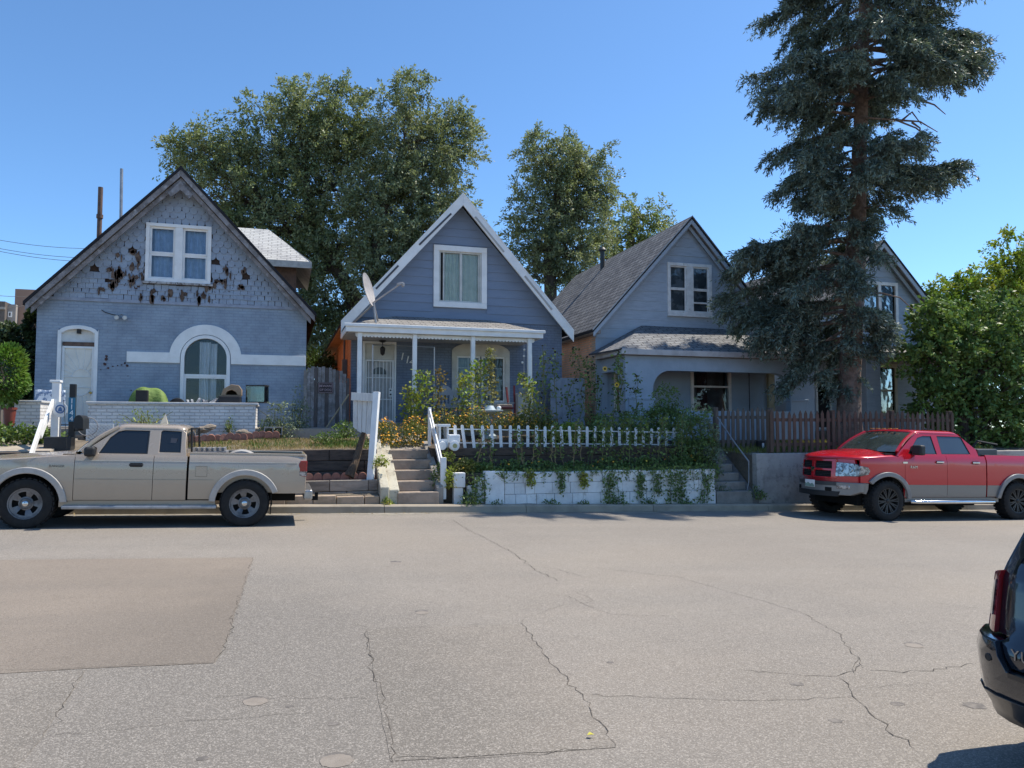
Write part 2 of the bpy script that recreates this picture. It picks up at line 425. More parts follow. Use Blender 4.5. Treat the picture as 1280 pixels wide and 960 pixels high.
# strip of earth behind the kerb that follows the slope
mb=MB(); n=220
for i in range(n+1):
    q=-40+85*i/n; z=road_z(q,15.3)+.145
    mb.v+= [(q,15.5,z),(q,15.62,z+random.uniform(-.01,.03)),(q,15.80,z+random.uniform(0,.03)),(q,16.4,z+.02)]
for i in range(n):
    for j in range(3): a=i*4+j; mb.f.append((a,a+4,a+5,a+1))
o=mb.build('verge',dirt,smooth=True); o['kind']='structure'
# gutter grit: a paler dusty band along the kerb
mb=MB(); n=120; 
for i in range(n+1):
    q=-12+36*i/n; wv=.22+.12*math.sin(i*.7)+random.uniform(-.05,.08)
    mb.v+= [(q,15.31,road_z(q,15.31)+.003),(q,15.31-wv,road_z(q,15.31-wv)+.003)]
for i in range(n): mb.f.append((2*i,2*i+2,2*i+3,2*i+1))
o=mb.build('gutter_dust',M('gutter_dust',(.30,.27,.22),.95,(.22,.2,.17),5,bump=.4,bscale=60)); o['kind']='structure'
# asphalt repairs
def jag(pts,step=.15,amp=.005):
    out=[]
    for i in range(len(pts)):
        a=Vector(pts[i][:2]);b=Vector(pts[(i+1)%len(pts)][:2]);n=max(1,int((b-a).length/step)); d=(b-a).normalized(); pr=Vector((-d.y,d.x))
        for j in range(n): q=a+(b-a)*j/n+pr*random.uniform(-amp,amp); out.append((q.x,q.y))
    return out
g=lambda x,y: tuple(G(x,y)[:2])
c1=[(-9,10.3),(-3.14,10.3),g(317,697),g(296,760),g(284,800),g(268,829),g(110,836),(-9,5.75)]
sheet('road_patch',jag(c1),asph_b,.0025)
c2=[g(458,787),g(650,780),g(770,935),g(487,952)]
sheet('road_patch',jag(c2),asph_g,.0025)
c3=[(-6,5.4),g(106,838),g(54,920),g(20,960),(-6,3)]
sheet('road_patch',jag(c3),asph_g,.002)
tar=M('crack_filler',(.05,.043,.036),.9,(.14,.12,.10),8)
def crack(pts,wd=.012,amp=.03,step=.07):
    """a crack: jagged tapering strip lying in the road surface"""
    p=[G(*q) for q in pts]; line=[]
    for i in range(len(p)-1):
        n=max(2,int((p[i+1]-p[i]).length/step))
        for j in range(n): line.append(p[i].lerp(p[i+1],j/n)+Vector((random.gauss(0,amp*.5),random.gauss(0,amp*.5),0)))
    line.append(p[-1]); mb=MB(); k=len(line)
    wd=wd*.33; amp=amp*.14
    for i,q in enumerate(line):
        t=(line[min(i+1,k-1)]-line[max(i-1,0)]); t.z=0; t.normalize(); s=Vector((-t.y,t.x,0))
        ww=wd*random.uniform(.25,1.0)*(1 if 0<i<k-1 else .1)*.5
        for d in (1,-1):
            r=q+s*ww*d; mb.v.append((r.x,r.y,road_z(r.x,r.y)+.0036))
    for i in range(k-1): mb.f.append((2*i,2*i+1,2*i+3,2*i+2))
    o=mb.build('road_crack',tar); o['kind']='structure'
for pts,wd in [
 ([(566,650),(585,662),(640,690),(668,712),(700,727)],.03),([(640,705),(700,712),(730,722)],.016),
 ([(700,742),(760,768),(830,770),(850,772)],.016),([(745,710),(850,722),(930,745),(1000,765),(1045,790),(1075,825),(1080,835)],.02),
 ([(650,780),(662,770),(700,757),(745,752),(722,740)],.012),
 ([(458,787),(470,850),(487,900),(492,955)],.022),([(650,778),(690,830),(726,868),(770,935)],.024),([(458,787),(540,783),(650,779)],.014),
 ([(727,868),(800,872),(900,876),(980,875),(1068,872)],.02),([(920,838),(1000,845),(1052,846),(1075,832),(1085,838)],.022),
 ([(1052,846),(1068,870),(1085,890),(1110,912),(1150,942)],.026),([(1085,838),(1130,840),(1180,836),(1226,829)],.024),
 ([(1075,820),(1062,832),(1070,845)],.014),([(490,948),(620,948),(770,933)],.016),
 ([(317,697),(296,760),(284,800),(268,829)],.02),([(0,840),(110,835),(268,828)],.014),([(0,699),(150,698),(317,697)],.012),
 ([(106,838),(80,880),(54,921)],.013),([(54,921),(130,914),(220,904),(300,897),(400,890)],.012),
 ([(280,774),(330,771),(390,770),(440,778),(458,786)],.012),([(250,873),(305,870),(340,872),(470,874)],.010),
 ([(0,688),(40,675),(120,672)],.01),([(1085,860),(1150,855),(1190,858)],.008),([(960,655),(1060,661),(1150,662),(1220,668)],.018),([(1150,750),(1190,757),(1240,762)],.014)]:
    crack(pts,wd)
def disc(name,px,py,rx,ry,mat,dz=.006,n=22,rough=.12,kind='structure'):
    c=G(px,py); mb=MB(); vs=[]
    for i in range(n):
        a=2*PI*i/n; r=1+random.uniform(-rough,rough); x=c.x+rx*math.cos(a)*r; y=c.y+ry*math.sin(a)*r
        vs.append((x,y,road_z(x,y)+dz))
    mb.add(vs,[tuple(range(n))]); o=mb.build(name,mat); o['kind']=kind; return o
stain=M('oil_stain',(.12,.108,.098),.85,(.21,.187,.165),14)
for (px,py,r) in [(1122,880,.035),(1045,901,.034),(1218,882,.06),(254,948,.024),(417,905,.026),(362,883,.02),(763,828,.022),(558,894,.022),(996,855,.04),(322,804,.02)]:
    disc('oil_stain',px,py,r*1.25,r*1.0,stain,.0014,rough=.14)
ccov=M('concrete_plug',(.27,.235,.20),.9,(.22,.19,.16),6,bump=.4,bscale=60)
# small concrete plugs / potholes with a dark lip
for px,py,r in [(319,876,.072),(420,950,.08),(1142,806,.07),(527,765,.06),(495,703,.07)]:
    disc('road_plug_rim',px,py-.8,r*1.02,r*1.02,stain,.0014,rough=.06); disc('road_plug',px+ .4,py+1.2,r,r*.95,ccov,.0022,rough=.08)
# ================================================================ houses
white=M('white_paint',(.84,.84,.83),.5,(.76,.76,.75),3,bump=.15,bscale=60)
white_old=M('white_paint_worn',(.76,.76,.76),.6,(.62,.62,.62),5,bump=.35,bscale=40,wear=(.24,.2,.17),wscale=11,wamt=(.64,.7))
grey_frame=M('grey_frame',(.5,.5,.5),.5)
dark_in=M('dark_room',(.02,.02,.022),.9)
glass=M_glass('window_glass',(.9,.93,.95),.0)
curtain_w=M('curtain_white',(.93,.93,.95),.9,(.82,.83,.87),6)
curtain_b=M('curtain_sky_tint',(.50,.66,.88),.9,(.4,.54,.75),6)  # blue also stands in for sky reflected in the upper panes
curtain_g=M('curtain_green',(.86,.90,.72),.9,(.74,.80,.62),6)
black_iron=M('black_iron',(.02,.02,.022),.5)
h1_brick=M_brick('painted_brick_blue_grey',(.310,.378,.460),(.322,.392,.476),(.278,.34,.42),.75,blotch=((.25,.312,.385),2.2,(.54,.78)),bump=.45)
h2_brick=M_brick('painted_brick_slate',(.185,.23,.31),(.198,.245,.325),(.155,.195,.265),.75,bump=.5)
orange_brick=M_brick('orange_brick',(.62,.24,.10),(.70,.31,.14),(.52,.36,.25),.85,blotch=((.2,.07,.035),7,(.60,.68)),bump=.8)
quoin_brick=M_brick('pale_brick',(.70,.50,.36),(.62,.36,.24),(.5,.4,.33),.85,bump=.8)
white_brick=M_brick('whitewashed_brick',(.76,.75,.74),(.82,.81,.80),(.60,.59,.58),.85,blotch=((.22,.21,.2),7,(.60,.72)),bump=.9)
h2_side=M('siding_slate',(.205,.255,.345),.6,(.188,.236,.32),2,bump=.25,bscale=15,stretch=(1,1,6))
h3_side=M('siding_faded',(.385,.45,.535),.7,(.33,.39,.47),2.5,bump=.35,bscale=14,stretch=(1,1,6),wear=(.54,.57,.61),wscale=5,wamt=(.62,.74))
h3_wall=M('stucco_grey_blue',(.345,.41,.49),.8,(.30,.355,.43),1.5,bump=.5,bscale=35,wear=(.42,.45,.50),wscale=3)
h4_wall=M('clapboard_grey',(.34,.40,.48),.75,(.29,.35,.425),2,bump=.4,bscale=12,stretch=(1,1,8))
rf_dark=M_shingle('shingles_charcoal',(.15,.155,.165),(.27,.27,.275),(.03,.03,.034),bh=.19)
rf_grey=M_shingle('shingles_grey',(.30,.285,.265),(.42,.40,.37),(.13,.125,.12),bh=.15)
rf_pale=M_shingle('shingles_pale',(.56,.56,.54),(.62,.62,.60),(.36,.36,.35),bh=.15)
rf_mid=M_shingle('shingles_slate',(.24,.245,.255),(.34,.345,.35),(.09,.09,.095),bh=.14)
wood_old=M('weathered_wood',(.26,.245,.25),.85,(.16,.145,.14),4,bump=.7,bscale=22,stretch=(1,1,1),wear=(.40,.39,.40),wscale=7,wamt=(.5,.7))
soffit_m=M('soffit_wood',(.30,.27,.25),.8,(.2,.17,.15),3,bump=.4)
metal_grey=M('galvanised',(.36,.36,.37),.45,(.28,.28,.29),5,metal=.6)
metal_dark=M('dark_pipe',(.05,.05,.055),.5,(.08,.06,.05),8)
rust=M('rusty_pipe',(.16,.10,.075),.8,(.09,.06,.05),7)
def chevron(mb,ax,az,hw,drop,y0,y1,t,uvs=True):
    """two roof slopes meeting at (ax,az); eaves hw away and drop lower"""
    pL=(ax-hw,az-drop); pR=(ax+hw,az-drop); A=(ax,az)
    for (e,s) in ((pL,1),(pR,-1)):
        a=Vector((e[0],y0,e[1]));b=Vector((e[0],y1,e[1]));c=Vector((A[0],y1,A[1]));d=Vector((A[0],y0,A[1]))
        L=math.hypot(hw,drop); W=y1-y0; dn=Vector((0,0,-t))
        vs=[a,b,c,d,a+dn,b+dn,c+dn,d+dn]
        uv=[(0,0),(W,0),(W,L),(0,L)]; z=[(0,0)]*4
        mb.add(vs,[(0,1,2,3),(4,7,6,5),(0,3,7,4),(1,5,6,2),(0,4,5,1)],[uv,z,z,z,z])
    return mb
def rake(mb,ax,az,hw,drop,y0,y1,h,side,inset=0.0,foot=0):
    """bargeboard under one slope"""
    s=-1 if side=='L' else 1
    sl=drop/hw
    e=(ax+s*(hw+foot),az-drop-sl*foot)
    pts=[(ax,az-inset),(e[0],e[1]-inset),(e[0],e[1]-inset-h),(ax,az-inset-h)]
    if s<0: pts=pts[::-1]
    return mb.plate(pts,(),y0,y1)
def gx(ax,az,sl,z): return (az-z)/sl
def siding(mb,ax,az,sl,z0,z1,h,Y,hole=None,lip=.022,xlim=99):
    """lapped boards across a gable, stopped at the window"""
    z=z0
    while z<z1-.01:
        zt=min(z+h*random.uniform(.94,1.06),z1)
        if zt<z1 and z1-zt<h*.3: zt=z1
        w0=min(gx(ax,az,sl,z),xlim); w1=max(min(gx(ax,az,sl,zt),xlim),.004)
        spans=[(-w0,-w1,w0,w1)]
        if hole and zt>hole[2]+.02 and z<hole[3]-.02:
            a,b=hole[0]-ax,hole[1]-ax
            spans=[(-w0,-w1,a,a),(b,b,w0,w1)]
            spans=[s for s in spans if s[2]>s[0] and s[3]>s[1]]
        for (l0,l1,r0,r1) in spans:
            y=Y-random.uniform(0,.004)
            vs=[(ax+l0,y-lip,z),(ax+r0,y-lip,z),(ax+r1,y-.004,zt),(ax+l1,y-.004,zt),(ax+l0,y+.02,z),(ax+r0,y+.02,z)]
            mb.add(vs,[(0,1,2,3),(0,4,5,1)])
        z=zt
    return mb
def gable_pts(ax,az,sl,xl,xr,zb): return [(xl,zb),(xr,zb),(ax,az)]
def curtain(mb,x0,x1,z0,z1,Y,folds=6,amp=.035,gather=0.0):
    n=folds*6; vs=[]
    for j,(z,g) in enumerate(((z1,0),((z0+z1)/2,gather),(z0,gather*.4))):
        for i in range(n+1):
            t=i/n; x=x0+(x1-x0)*(t*(1-g)); vs.append((x+.006*math.sin(9*t+j),Y+amp*math.sin(2*PI*folds*t+.6*math.sin(3*t+j)),z))
    fs=[(j*(n+1)+i,j*(n+1)+i+1,(j+1)*(n+1)+i+1,(j+1)*(n+1)+i) for j in range(2) for i in range(n)]
    return mb.add(vs,fs)
def shell(root,x0,x1,ya,yb,z0,ze,ax,az,wall_l,wall_r,wall_b,t=.2):
    """side and rear walls, plus a dark floor so that rooms stay dim"""
    MB().box(x0,x0+t,ya,yb,z0,ze).build('wall',wall_l,root)
    MB().box(x1-t,x1,ya,yb,z0,ze).build('wall',wall_r,root)
    MB().plate([(x0+t,z0),(x1-t,z0),(x1-t,ze),(ax,az),(x0+t,ze)],(),yb-t,yb).build('wall',wall_b,root)
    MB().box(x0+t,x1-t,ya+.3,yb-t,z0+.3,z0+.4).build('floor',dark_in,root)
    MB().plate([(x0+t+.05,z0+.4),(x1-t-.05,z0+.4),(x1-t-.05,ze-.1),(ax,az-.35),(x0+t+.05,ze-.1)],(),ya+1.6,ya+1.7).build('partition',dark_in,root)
def pane_in(frame,x0,x1,z0,z1,Y):
    o=MB().box(x0,x1,Y,Y+.006,z0,z1).build('pane',glass,frame); return o
# ---------------------------------------------------------------- first house: blue grey painted brick
ax,az=-2.52,8.12; HY=20.5; sl=1.072
H1=thing('brick_house','blue grey painted brick house with peeling fish scale gable shingles and white arched window','house',(-2.52,HY,1.2))
wx0,wx1=-5.67,.585
door=[(-5.19,1.2),(-4.35,1.2),(-4.35,3.98)]+arc(-4.77,3.86,.42,15,165,8,.19)+[(-5.19,3.98)]
arch=[(-2.44,2.02),(-1.31,2.02),(-1.31,3.33)]+arc(-1.875,3.33,.565,4,176,18)+[(-2.44,3.33)]
MB().plate([(wx0,.9),(wx1,.9),(wx1,4.70),(wx0,4.70)],[door,arch],HY,HY+.25).build('front_wall',h1_brick,H1)
back=M('bare_sheathing',(.07,.045,.035),.9,(.045,.03,.025),6,bump=.5)
w1=(-3.33,-1.80,5.22,6.71)
MB().plate([(wx0+.02,4.70),(wx1-.02,4.70),(ax,7.88)],[[(w1[0]+.06,w1[2]+.06),(w1[1]-.06,w1[2]+.06),(w1[1]-.06,w1[3]-.06),(w1[0]+.06,w1[3]-.06)]],HY+.03,HY+.2).build('gable_sheathing',back,H1)
# shingle covering, single shingles missing where the paint has failed
def mat_scale():
    m,t=nt('peeling_shingle'); k=N(t); tc=k.n('ShaderNodeTexCoord').outputs['Object']; sp=k.n('ShaderNodeSeparateXYZ'); k.l(tc,sp.inputs[0])
    g=k.n('ShaderNodeNewGeometry').outputs['Random Per Island']
    c=k.mix(g,(.30,.352,.425),(.355,.412,.49))
    c=k.mix(k.ramp(k.noise(tc,2.5,6,.7),.45,.75),c,(.27,.30,.365))
    low=k.ramp(sp.outputs[2],5.25,4.05)       # object z: 0 at 1.2 m
    near=k.ramp(k.math('ABSOLUTE',sp.outputs[0]),2.3,.9)
    reg=k.math('MULTIPLY',low,near)
    n1=k.noise(tc,4.5,9,.78)
    mask=k.ramp(k.math('ADD',n1,k.math('MULTIPLY',reg,.10)),.70,.715)
    mp=k.n('ShaderNodeMapping'); mp.inputs['Scale'].default_value=(13,13,6); k.l(tc,mp.inputs[0])
    fine=k.ramp(k.math('ADD',k.noise(mp.outputs[0],1,6,.75),k.math('MULTIPLY',reg,.075)),.70,.72)
    mask=k.math('MAXIMUM',mask,fine)
    c=k.mix(mask,c,k.mix(k.noise(tc,9,4,.6),(.045,.026,.02),(.11,.065,.045)))
    h=k.math('ADD',k.math('MULTIPLY',mask,-.6),k.noise(tc,26,5,.65))
    k.out(k.pbr(c,.8,0,k.bump(h,.6,.015),.25)); return m
mb=MB(); rnd=random.Random(5); bare=MB()
PEEL=[(147,340,9,14),(160,347,10,12),(170,332,8,20),(177,346,8,10),(150,318,5,6),(168,316,5,9),(135,359,7,6),(127,366,3,5),(181,373,4,8),(188,370,5,10),(194,368,4,8),(213,367,8,6),(231,371,6,5),(258,371,10,9),(263,360,5,8),(283,344,7,14),(305,341,6,9),(270,353,7,7),(300,358,6,5),(268,321,4,6),(246,368,6,5),(205,372,5,5)]
PEEL=[(P(a,b,HY).x,P(a,b,HY).z,c*.0196,d*.0196) for a,b,c,d in PEEL]; PEEL=[(a,b,c*.82,d*.85) for a,b,c,d in PEEL]
def peeled(x,z): return any(((x-a)/c)**2+((z-b)/d)**2<1.15 for a,b,c,d in PEEL)
rows=[]; z=4.735
while z<7.8:
    h=.125 if z<5.28 else .165
    rows.append((z,h,z<5.28)); z+=h
for i,(z,h,sq) in enumerate(rows):
    wd=.17 if sq else .185; off=(i%2)*wd/2
    k=-20
    while k<20:
        cx=ax+k*wd+off; k+=1
        ww=wd*(rnd.uniform(.88,1.0) if sq else .97)
        if abs(cx-ax)>(7.86-z-h*.4)/sl: continue
        if w1[0]-.02<cx<w1[1]+.02 and w1[2]-.05<z+h*.5<w1[3]+.02: continue
        prob=.006+(.05 if (z<5.9 and abs(cx-ax)<2.0 and (cx<w1[0]+.3 or cx>w1[1]-.2 or z<5.2)) else 0)
        pe=peeled(cx,z+h*.5)
        if pe and rnd.random()<.10: continue
        if pe and rnd.random()<.85:
            for _ in range(rnd.choice((1,2,2,3))):
                fx=cx+rnd.uniform(-.06,.06); fz=z+h*rnd.uniform(.2,1.0); nf=11; fw=rnd.uniform(.02,.085); fh=rnd.uniform(.05,.17); off_=rnd.uniform(0,6)
                fv=[(fx+fw*rnd.uniform(.45,1.15)*math.cos(2*PI*q/nf),HY-.046,fz+fh*rnd.uniform(.45,1.15)*math.sin(2*PI*q/nf)) for q in range(nf)]
                bare.add(fv+[(a,b+.02,c) for a,b,c in fv],[tuple(range(nf))]+[(q,(q+1)%nf,nf+(q+1)%nf,nf+q) for q in range(nf)])
        pe=False
        if rnd.random()<prob*.3: continue
        y=HY-.004-rnd.uniform(0,.006); tz=z+h*1.35; dz=rnd.uniform(-.012,.012)
        rot=rnd.gauss(0,.02)
        if sq: out=[(-ww/2,0),(ww/2,0),(ww/2,h*1.35),(-ww/2,h*1.35)]
        else: out=[(ww/2*math.cos(a),h*.62+h*.62*math.sin(a)) for a in [PI+PI*j/8 for j in range(9)]]+[(ww/2,h*1.35),(-ww/2,h*1.35)]
        vs=[]
        for (u,v) in out:
            u2=u*math.cos(rot)-v*math.sin(rot); v2=u*math.sin(rot)+v*math.cos(rot)
            # keep the top corners under the roof
            X=cx+u2; Z=z+v2+dz; lim=(7.9-Z)/sl
            if abs(X-ax)>lim: X=ax+math.copysign(max(lim,0),X-ax)
            vs.append((X,y-.024*(1-v/(h*1.35)),Z))
        n=len(vs); vs+= [(p[0],p[1]+.012,p[2]) for p in vs]
        (bare if pe else mb).add(vs,[tuple(range(n))]+[(a,(a+1)%n,n+(a+1)%n,n+a) for a in range(n)])
mb.build('shingle_siding',mat_scale(),H1); bare.build('peel_stain',M('bare_shingle',(.085,.052,.038),.9,(.17,.12,.092),9,bump=.6,bscale=30,island=.35),H1)
MB().box(wx0-.01,wx1+.01,HY-.035,HY+.02,4.66,4.735).build('band_board',M('band_board',(.33,.37,.45),.7,(.25,.28,.35),4,bump=.3),H1)
roof=chevron(MB(),ax,az,3.34,3.58,20.1,30.6,.09).build('roof',rf_dark,H1)
for s in 'LR':
    rake(MB(),ax,az,3.30,3.54,20.12,20.16,.17,s,.09).build('rake_board',wood_old,H1,bevel=.006)
    rake(MB(),ax,az,3.20,3.43,20.20,20.24,.15,s,.27).build('rake_trim',wood_old,H1,bevel=.006)
    rake(MB(),ax,az,3.30,3.54,20.165,HY+.06,.02,s,.095).build('soffit',soffit_m,H1)
MB().plate([(ax-.28,7.40),(ax-.22,7.30),(ax,7.50),(ax+.22,7.30),(ax+.28,7.40),(ax,7.72)],(),20.10,20.14).build('gable_bracket',wood_old,H1)
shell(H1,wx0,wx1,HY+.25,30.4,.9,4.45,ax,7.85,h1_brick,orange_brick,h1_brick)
# upper pair of sash windows
win=MB().ring(*w1,.085,HY-.07,HY+.04).build('window',white,H1,bevel=.006)
xm=(w1[0]+w1[1])/2
MB().box(xm-.09,xm+.09,HY-.06,HY+.04,w1[2]+.085,w1[3]-.085).build('mullion',white,win,bevel=.005)
MB().box(w1[0]-.06,w1[1]+.06,HY-.10,HY-.0,w1[2]-.05,w1[2]).build('sill',M('sill_worn',(.5,.5,.5),.7,(.22,.2,.2),8,wear=(.1,.08,.07),wscale=9,wamt=(.5,.6)),win)
for (a,b) in ((w1[0]+.085,xm-.09),(xm+.09,w1[1]-.085)):
    zm=(w1[2]+w1[3])/2-.02
    MB().ring(a,b,zm,w1[3]-.085,.05,HY+.0,HY+.035).build('sash',white,win); MB().ring(a,b,w1[2]+.085,zm,.05,HY+.01,HY+.045,wt=.055).build('sash',white,win)
    pane_in(win,a+.05,b-.05,zm+.05,w1[3]-.135,HY+.02); pane_in(win,a+.05,b-.05,w1[2]+.135,zm-.055,HY+.03)
    curtain(MB(),a,b,w1[2]+.08,w1[3]-.08,HY+.14,4,.03).build('curtain',curtain_b,win,smooth=True)
# arched window with its broad white band
cx,cz=-1.875,3.33
def archring(r0,r1,cx,cz,y0,y1,zb=None,n=28):
    o=arc(cx,cz,r1,0,180,n)
    i=arc(cx,cz,r0,180,0,n)
    if zb is not None: o=[(cx+r1,zb)]+o+[(cx-r1,zb)]; i=[(cx-r0,zb)]+i+[(cx+r0,zb)]
    return MB().plate(o+i,(),y0,y1)
win=archring(.50,.585,cx,cz,HY-.05,HY+.12,2.0).build('arched_window',white,H1,bevel=.006)
archring(.60,.855,cx,cz,HY-.045,HY+.03).build('arch_band',white,H1,bevel=.006)
MB().box(-3.69,cx-.602,HY-.04,HY+.03,3.19,3.45).build('string_course',white,H1,bevel=.006)
MB().box(cx+.602,.575,HY-.04,HY+.03,3.19,3.45).build('string_course',white,H1,bevel=.006)
MB().box(cx-.5,cx+.5,HY+.02,HY+.07,2.86,2.92).build('meeting_rail',white,win); MB().ring(cx-.5,cx+.5,2.02,2.86,.045,HY+.03,HY+.07).build('sash',white,win)
pp=[(cx-.5,2.05),(cx+.5,2.05),(cx+.5,cz)]+arc(cx,cz,.5,5,175,16)+[(cx-.5,cz)]
MB().plate(pp,(),HY+.05,HY+.056).build('pane',glass,win)
curtain(MB(),cx-.16,cx+.10,2.0,3.75,HY+.12,4,.03,.1).build('curtain',curtain_w,win,smooth=True); curtain(MB(),cx+.08,cx+.26,2.0,3.72,HY+.14,3,.03).build('curtain',curtain_w,win,smooth=True)
# front door: arched frame, transom panel, sunburst screen door
dfr=[(-5.21,1.25),(-4.33,1.25),(-4.33,3.97)]+arc(-4.77,3.86,.44,15,165,8,.20)+[(-5.21,3.97)]
dop=[(-5.13,1.63),(-4.41,1.63),(-4.41,3.88)]+arc(-4.77,3.82,.36,15,165,8,.15)+[(-5.13,3.88)]
fr=MB().plate(dfr,[dop],HY-.03,HY+.2).build('door_frame',white,H1,bevel=.005)
MB().box(-5.13,-4.41,HY+.10,HY+.14,3.66,4.0).build('transom',M('transom_board',(.78,.79,.78),.6),H1)
MB().box(-5.11,-4.43,HY+.05,HY+.11,3.56,3.655).build('rail',rust,fr)
MB().box(-4.81,-4.73,HY+.0,HY+.10,3.86,3.97).build('lamp',black_iron,fr)
dr=MB().ring(-5.12,-4.42,1.65,3.55,.05,HY+.04,HY+.08).build('door',white,H1)
MB().box(-5.07,-4.47,HY+.075,HY+.09,1.70,3.50).build('screen',M('screen_mesh',(.80,.76,.68),.7,(.74,.70,.62),3),dr)
mb=MB(); c=Vector((-4.62,0,2.73)); yy=HY+.065
mb.tube([(p[0],yy,p[1]) for p in arc(-4.70,2.80,.20,0,180,14)],.008,6); mb.tube([(p[0],yy,p[1]) for p in arc(-4.70,2.55,.20,180,360,14)],.008,6)
mb.tube([(-5.07,yy,2.80),(-4.47,yy,2.80)],.008,6); mb.tube([(-5.07,yy,2.55),(-4.47,yy,2.55)],.008,6)
for i in range(10):
    a=R(8+164*i/9); x0,z0=-4.70+.20*math.cos(a),2.80+.20*math.sin(a); L=min(.72/max(.05,math.sin(a)),(.22/max(.05,math.cos(a)) if math.cos(a)>0 else .36/max(.05,-math.cos(a))))
    pts=[]
    for j in range(7):
        q=j/6; pts.append((max(-5.07,min(-4.47,x0+L*q*math.cos(a)-.10*q*q*(1 if math.cos(a)<.9 else 0))),yy,min(3.5,z0+L*q*math.sin(a))))
    mb.tube(pts,.006,5)
    pts=[(p[0],p[1],2*2.675-p[2]) for p in pts]
    mb.tube([(p[0],p[1],max(1.70,p[2])) for p in pts],.006,5)
mb.build('sunburst_grille',white,dr,smooth=True)
MB().lathe([(.001,-.045),(.028,-.04),(.03,-.015),(.014,0),(.014,.02)],(-4.47,HY+.04,2.42),12,'y').build('handle',M('brass',(.5,.35,.1),.35,metal=1),dr,smooth=True)
# twin flood lamp and its cable
fl=MB().lathe([(.05,-.03),(.05,.0)],(-3.83,HY,4.32),14,'y').build('flood_lamp',M('lamp_grey',(.55,.55,.52),.5),H1,smooth=True)
for s in (-1,1):
    MB().lathe([(.02,.0),(.035,-.05),(.055,-.11),(.05,-.125),(.001,-.12)],(-3.83+s*.09,HY-.02,4.27),12,'y').build('lamp_head',M('lamp_white',(.6,.6,.57),.4),fl,smooth=True)
MB().tube([(-4.28,HY-.012,4.46),(-4.2,HY-.012,4.40),(-4.05,HY-.012,4.36),(-3.9,HY-.012,4.33)],.009,6).build('cable',black_iron,H1)
# scars of an old sign
mb=MB()
for i,(px,py,r) in enumerate([(133,449,.045),(131,455,.04),(135,460,.03),(141,458,.018),(147,457,.016),(152,456,.018),(156,454,.028),(159,457,.035),(126,462,.012),(160,470,.012),(164,488,.015),(133,445,.03)]):
    p=P(px,py,HY-.004); n=9; vs=[(p.x+r*random.uniform(.6,1.2)*math.cos(2*PI*j/n),HY-.012,p.z+r*random.uniform(.6,1.2)*math.sin(2*PI*j/n)) for j in range(n)]
    mb.add(vs+[(v[0],HY+.01,v[2]) for v in vs],[tuple(range(n))]+[(j,(j+1)%n,n+(j+1)%n,n+j) for j in range(n)])
mb.build('brick_scar',M('bare_brick',(.10,.05,.045),.9,(.05,.04,.045),9),H1)
# roof pipes
pa=P(124,292,22.5); pb=P(124,234,22.5)
v=MB().tube([(pa.x,22.5,pa.z-.5),(pa.x,22.5,pb.z)],.062,12).tube([(pa.x,22.5,pa.z+.42),(pa.x,22.5,pa.z+.52)],.085,12).build('vent_pipe',rust,H1,smooth=True)
pa=P(151.5,268,23.5); pb=P(152,211,23.5)
MB().tube([(pa.x,23.5,pa.z-.6),(pb.x,23.5,pb.z)],.042,10).build('vent_pipe',metal_grey,H1,smooth=True)
# side wing with the pale roof
z1,z0=P(320,286,27.2).z,P(366,326,25.0).z
xa,xb=ax+.6,P(389,326,25).x; xr=P(336,287,27.2).x
MB().slab((xa,25.0,z0),(xb,25.0,z0),(xr,27.2,z1),(xa,27.2,z1),.10).build('wing_roof',rf_pale,H1)
MB().slab((xb,29.4,z0),(xa,29.4,z0),(xa,27.2,z1),(xr,27.2,z1),.10).build('wing_roof',rf_pale,H1)
MB().slab((xb,25.0,z0+.0),(xb,29.4,z0+.0),(xr,27.2,z1),(xr,27.2,z1-.001),.09).build('wing_roof',rf_pale,H1) if False else None
MB().box(xa,xb+.02,24.94,24.99,z0-.22,z0-.02).build('fascia',M('fascia_cream',(.55,.53,.48),.6,(.4,.38,.34),4),H1)
MB().add([(xb+.02,24.95,z0-.2),(xb+.02,29.4,z0-.2),(xr+.03,27.2,z1-.25),(xb,24.95,z0),(xb,29.4,z0),(xr,27.2,z1-.02)],[(0,1,2),(3,5,4),(0,3,4,1),(1,4,5,2),(2,5,3,0)]).build('gable_end',M('fascia_cream',(0,0,0)),H1)
MB().box(xa,xb-.45,25.35,29.0,3.0,z0-.06).build('wing_wall',M('brown_shingle',(.16,.10,.07),.9,(.1,.065,.05),9,bump=.8,bscale=10),H1)
# ---------------------------------------------------------------- second house: slate siding, white trim
ax,az=4.84,8.22; HY=21.0; sl=1.135
H2=thing('slate_house','dark slate clapboard house with white gable trim and a white posted porch','house',(4.84,HY,1.3))
wx0,wx1=1.80,7.98
door=[(2.17,1.72),(2.98,1.72),(2.98,3.90),(2.17,3.90)]
warch=[(4.68,2.22),(6.28,2.22),(6.28,3.78)]+arc(5.48,3.74,.80,8,172,12,.24)+[(4.68,3.78)]
MB().plate([(wx0,1.0),(wx1,1.0),(wx1,4.62),(wx0,4.62)],[door,warch],HY,HY+.25).build('front_wall',h2_brick,H2)
w2=(4.07,5.64,5.0,6.79)
MB().plate([(wx0+.02,4.62),(wx1-.02,4.62),(ax,8.0)],[[(w2[0]+.1,w2[2]+.1),(w2[1]-.1,w2[2]+.1),(w2[1]-.1,w2[3]-.1),(w2[0]+.1,w2[3]-.1)]],HY+.005,HY+.2).build('gable_wall',h2_side,H2)
siding(MB(),ax,8.02,sl,4.62,7.98,.245,HY,w2).build('siding',h2_side,H2)
chevron(MB(),ax,az,3.36,3.81,20.6,30.4,.08).build('roof',rf_dark,H2)
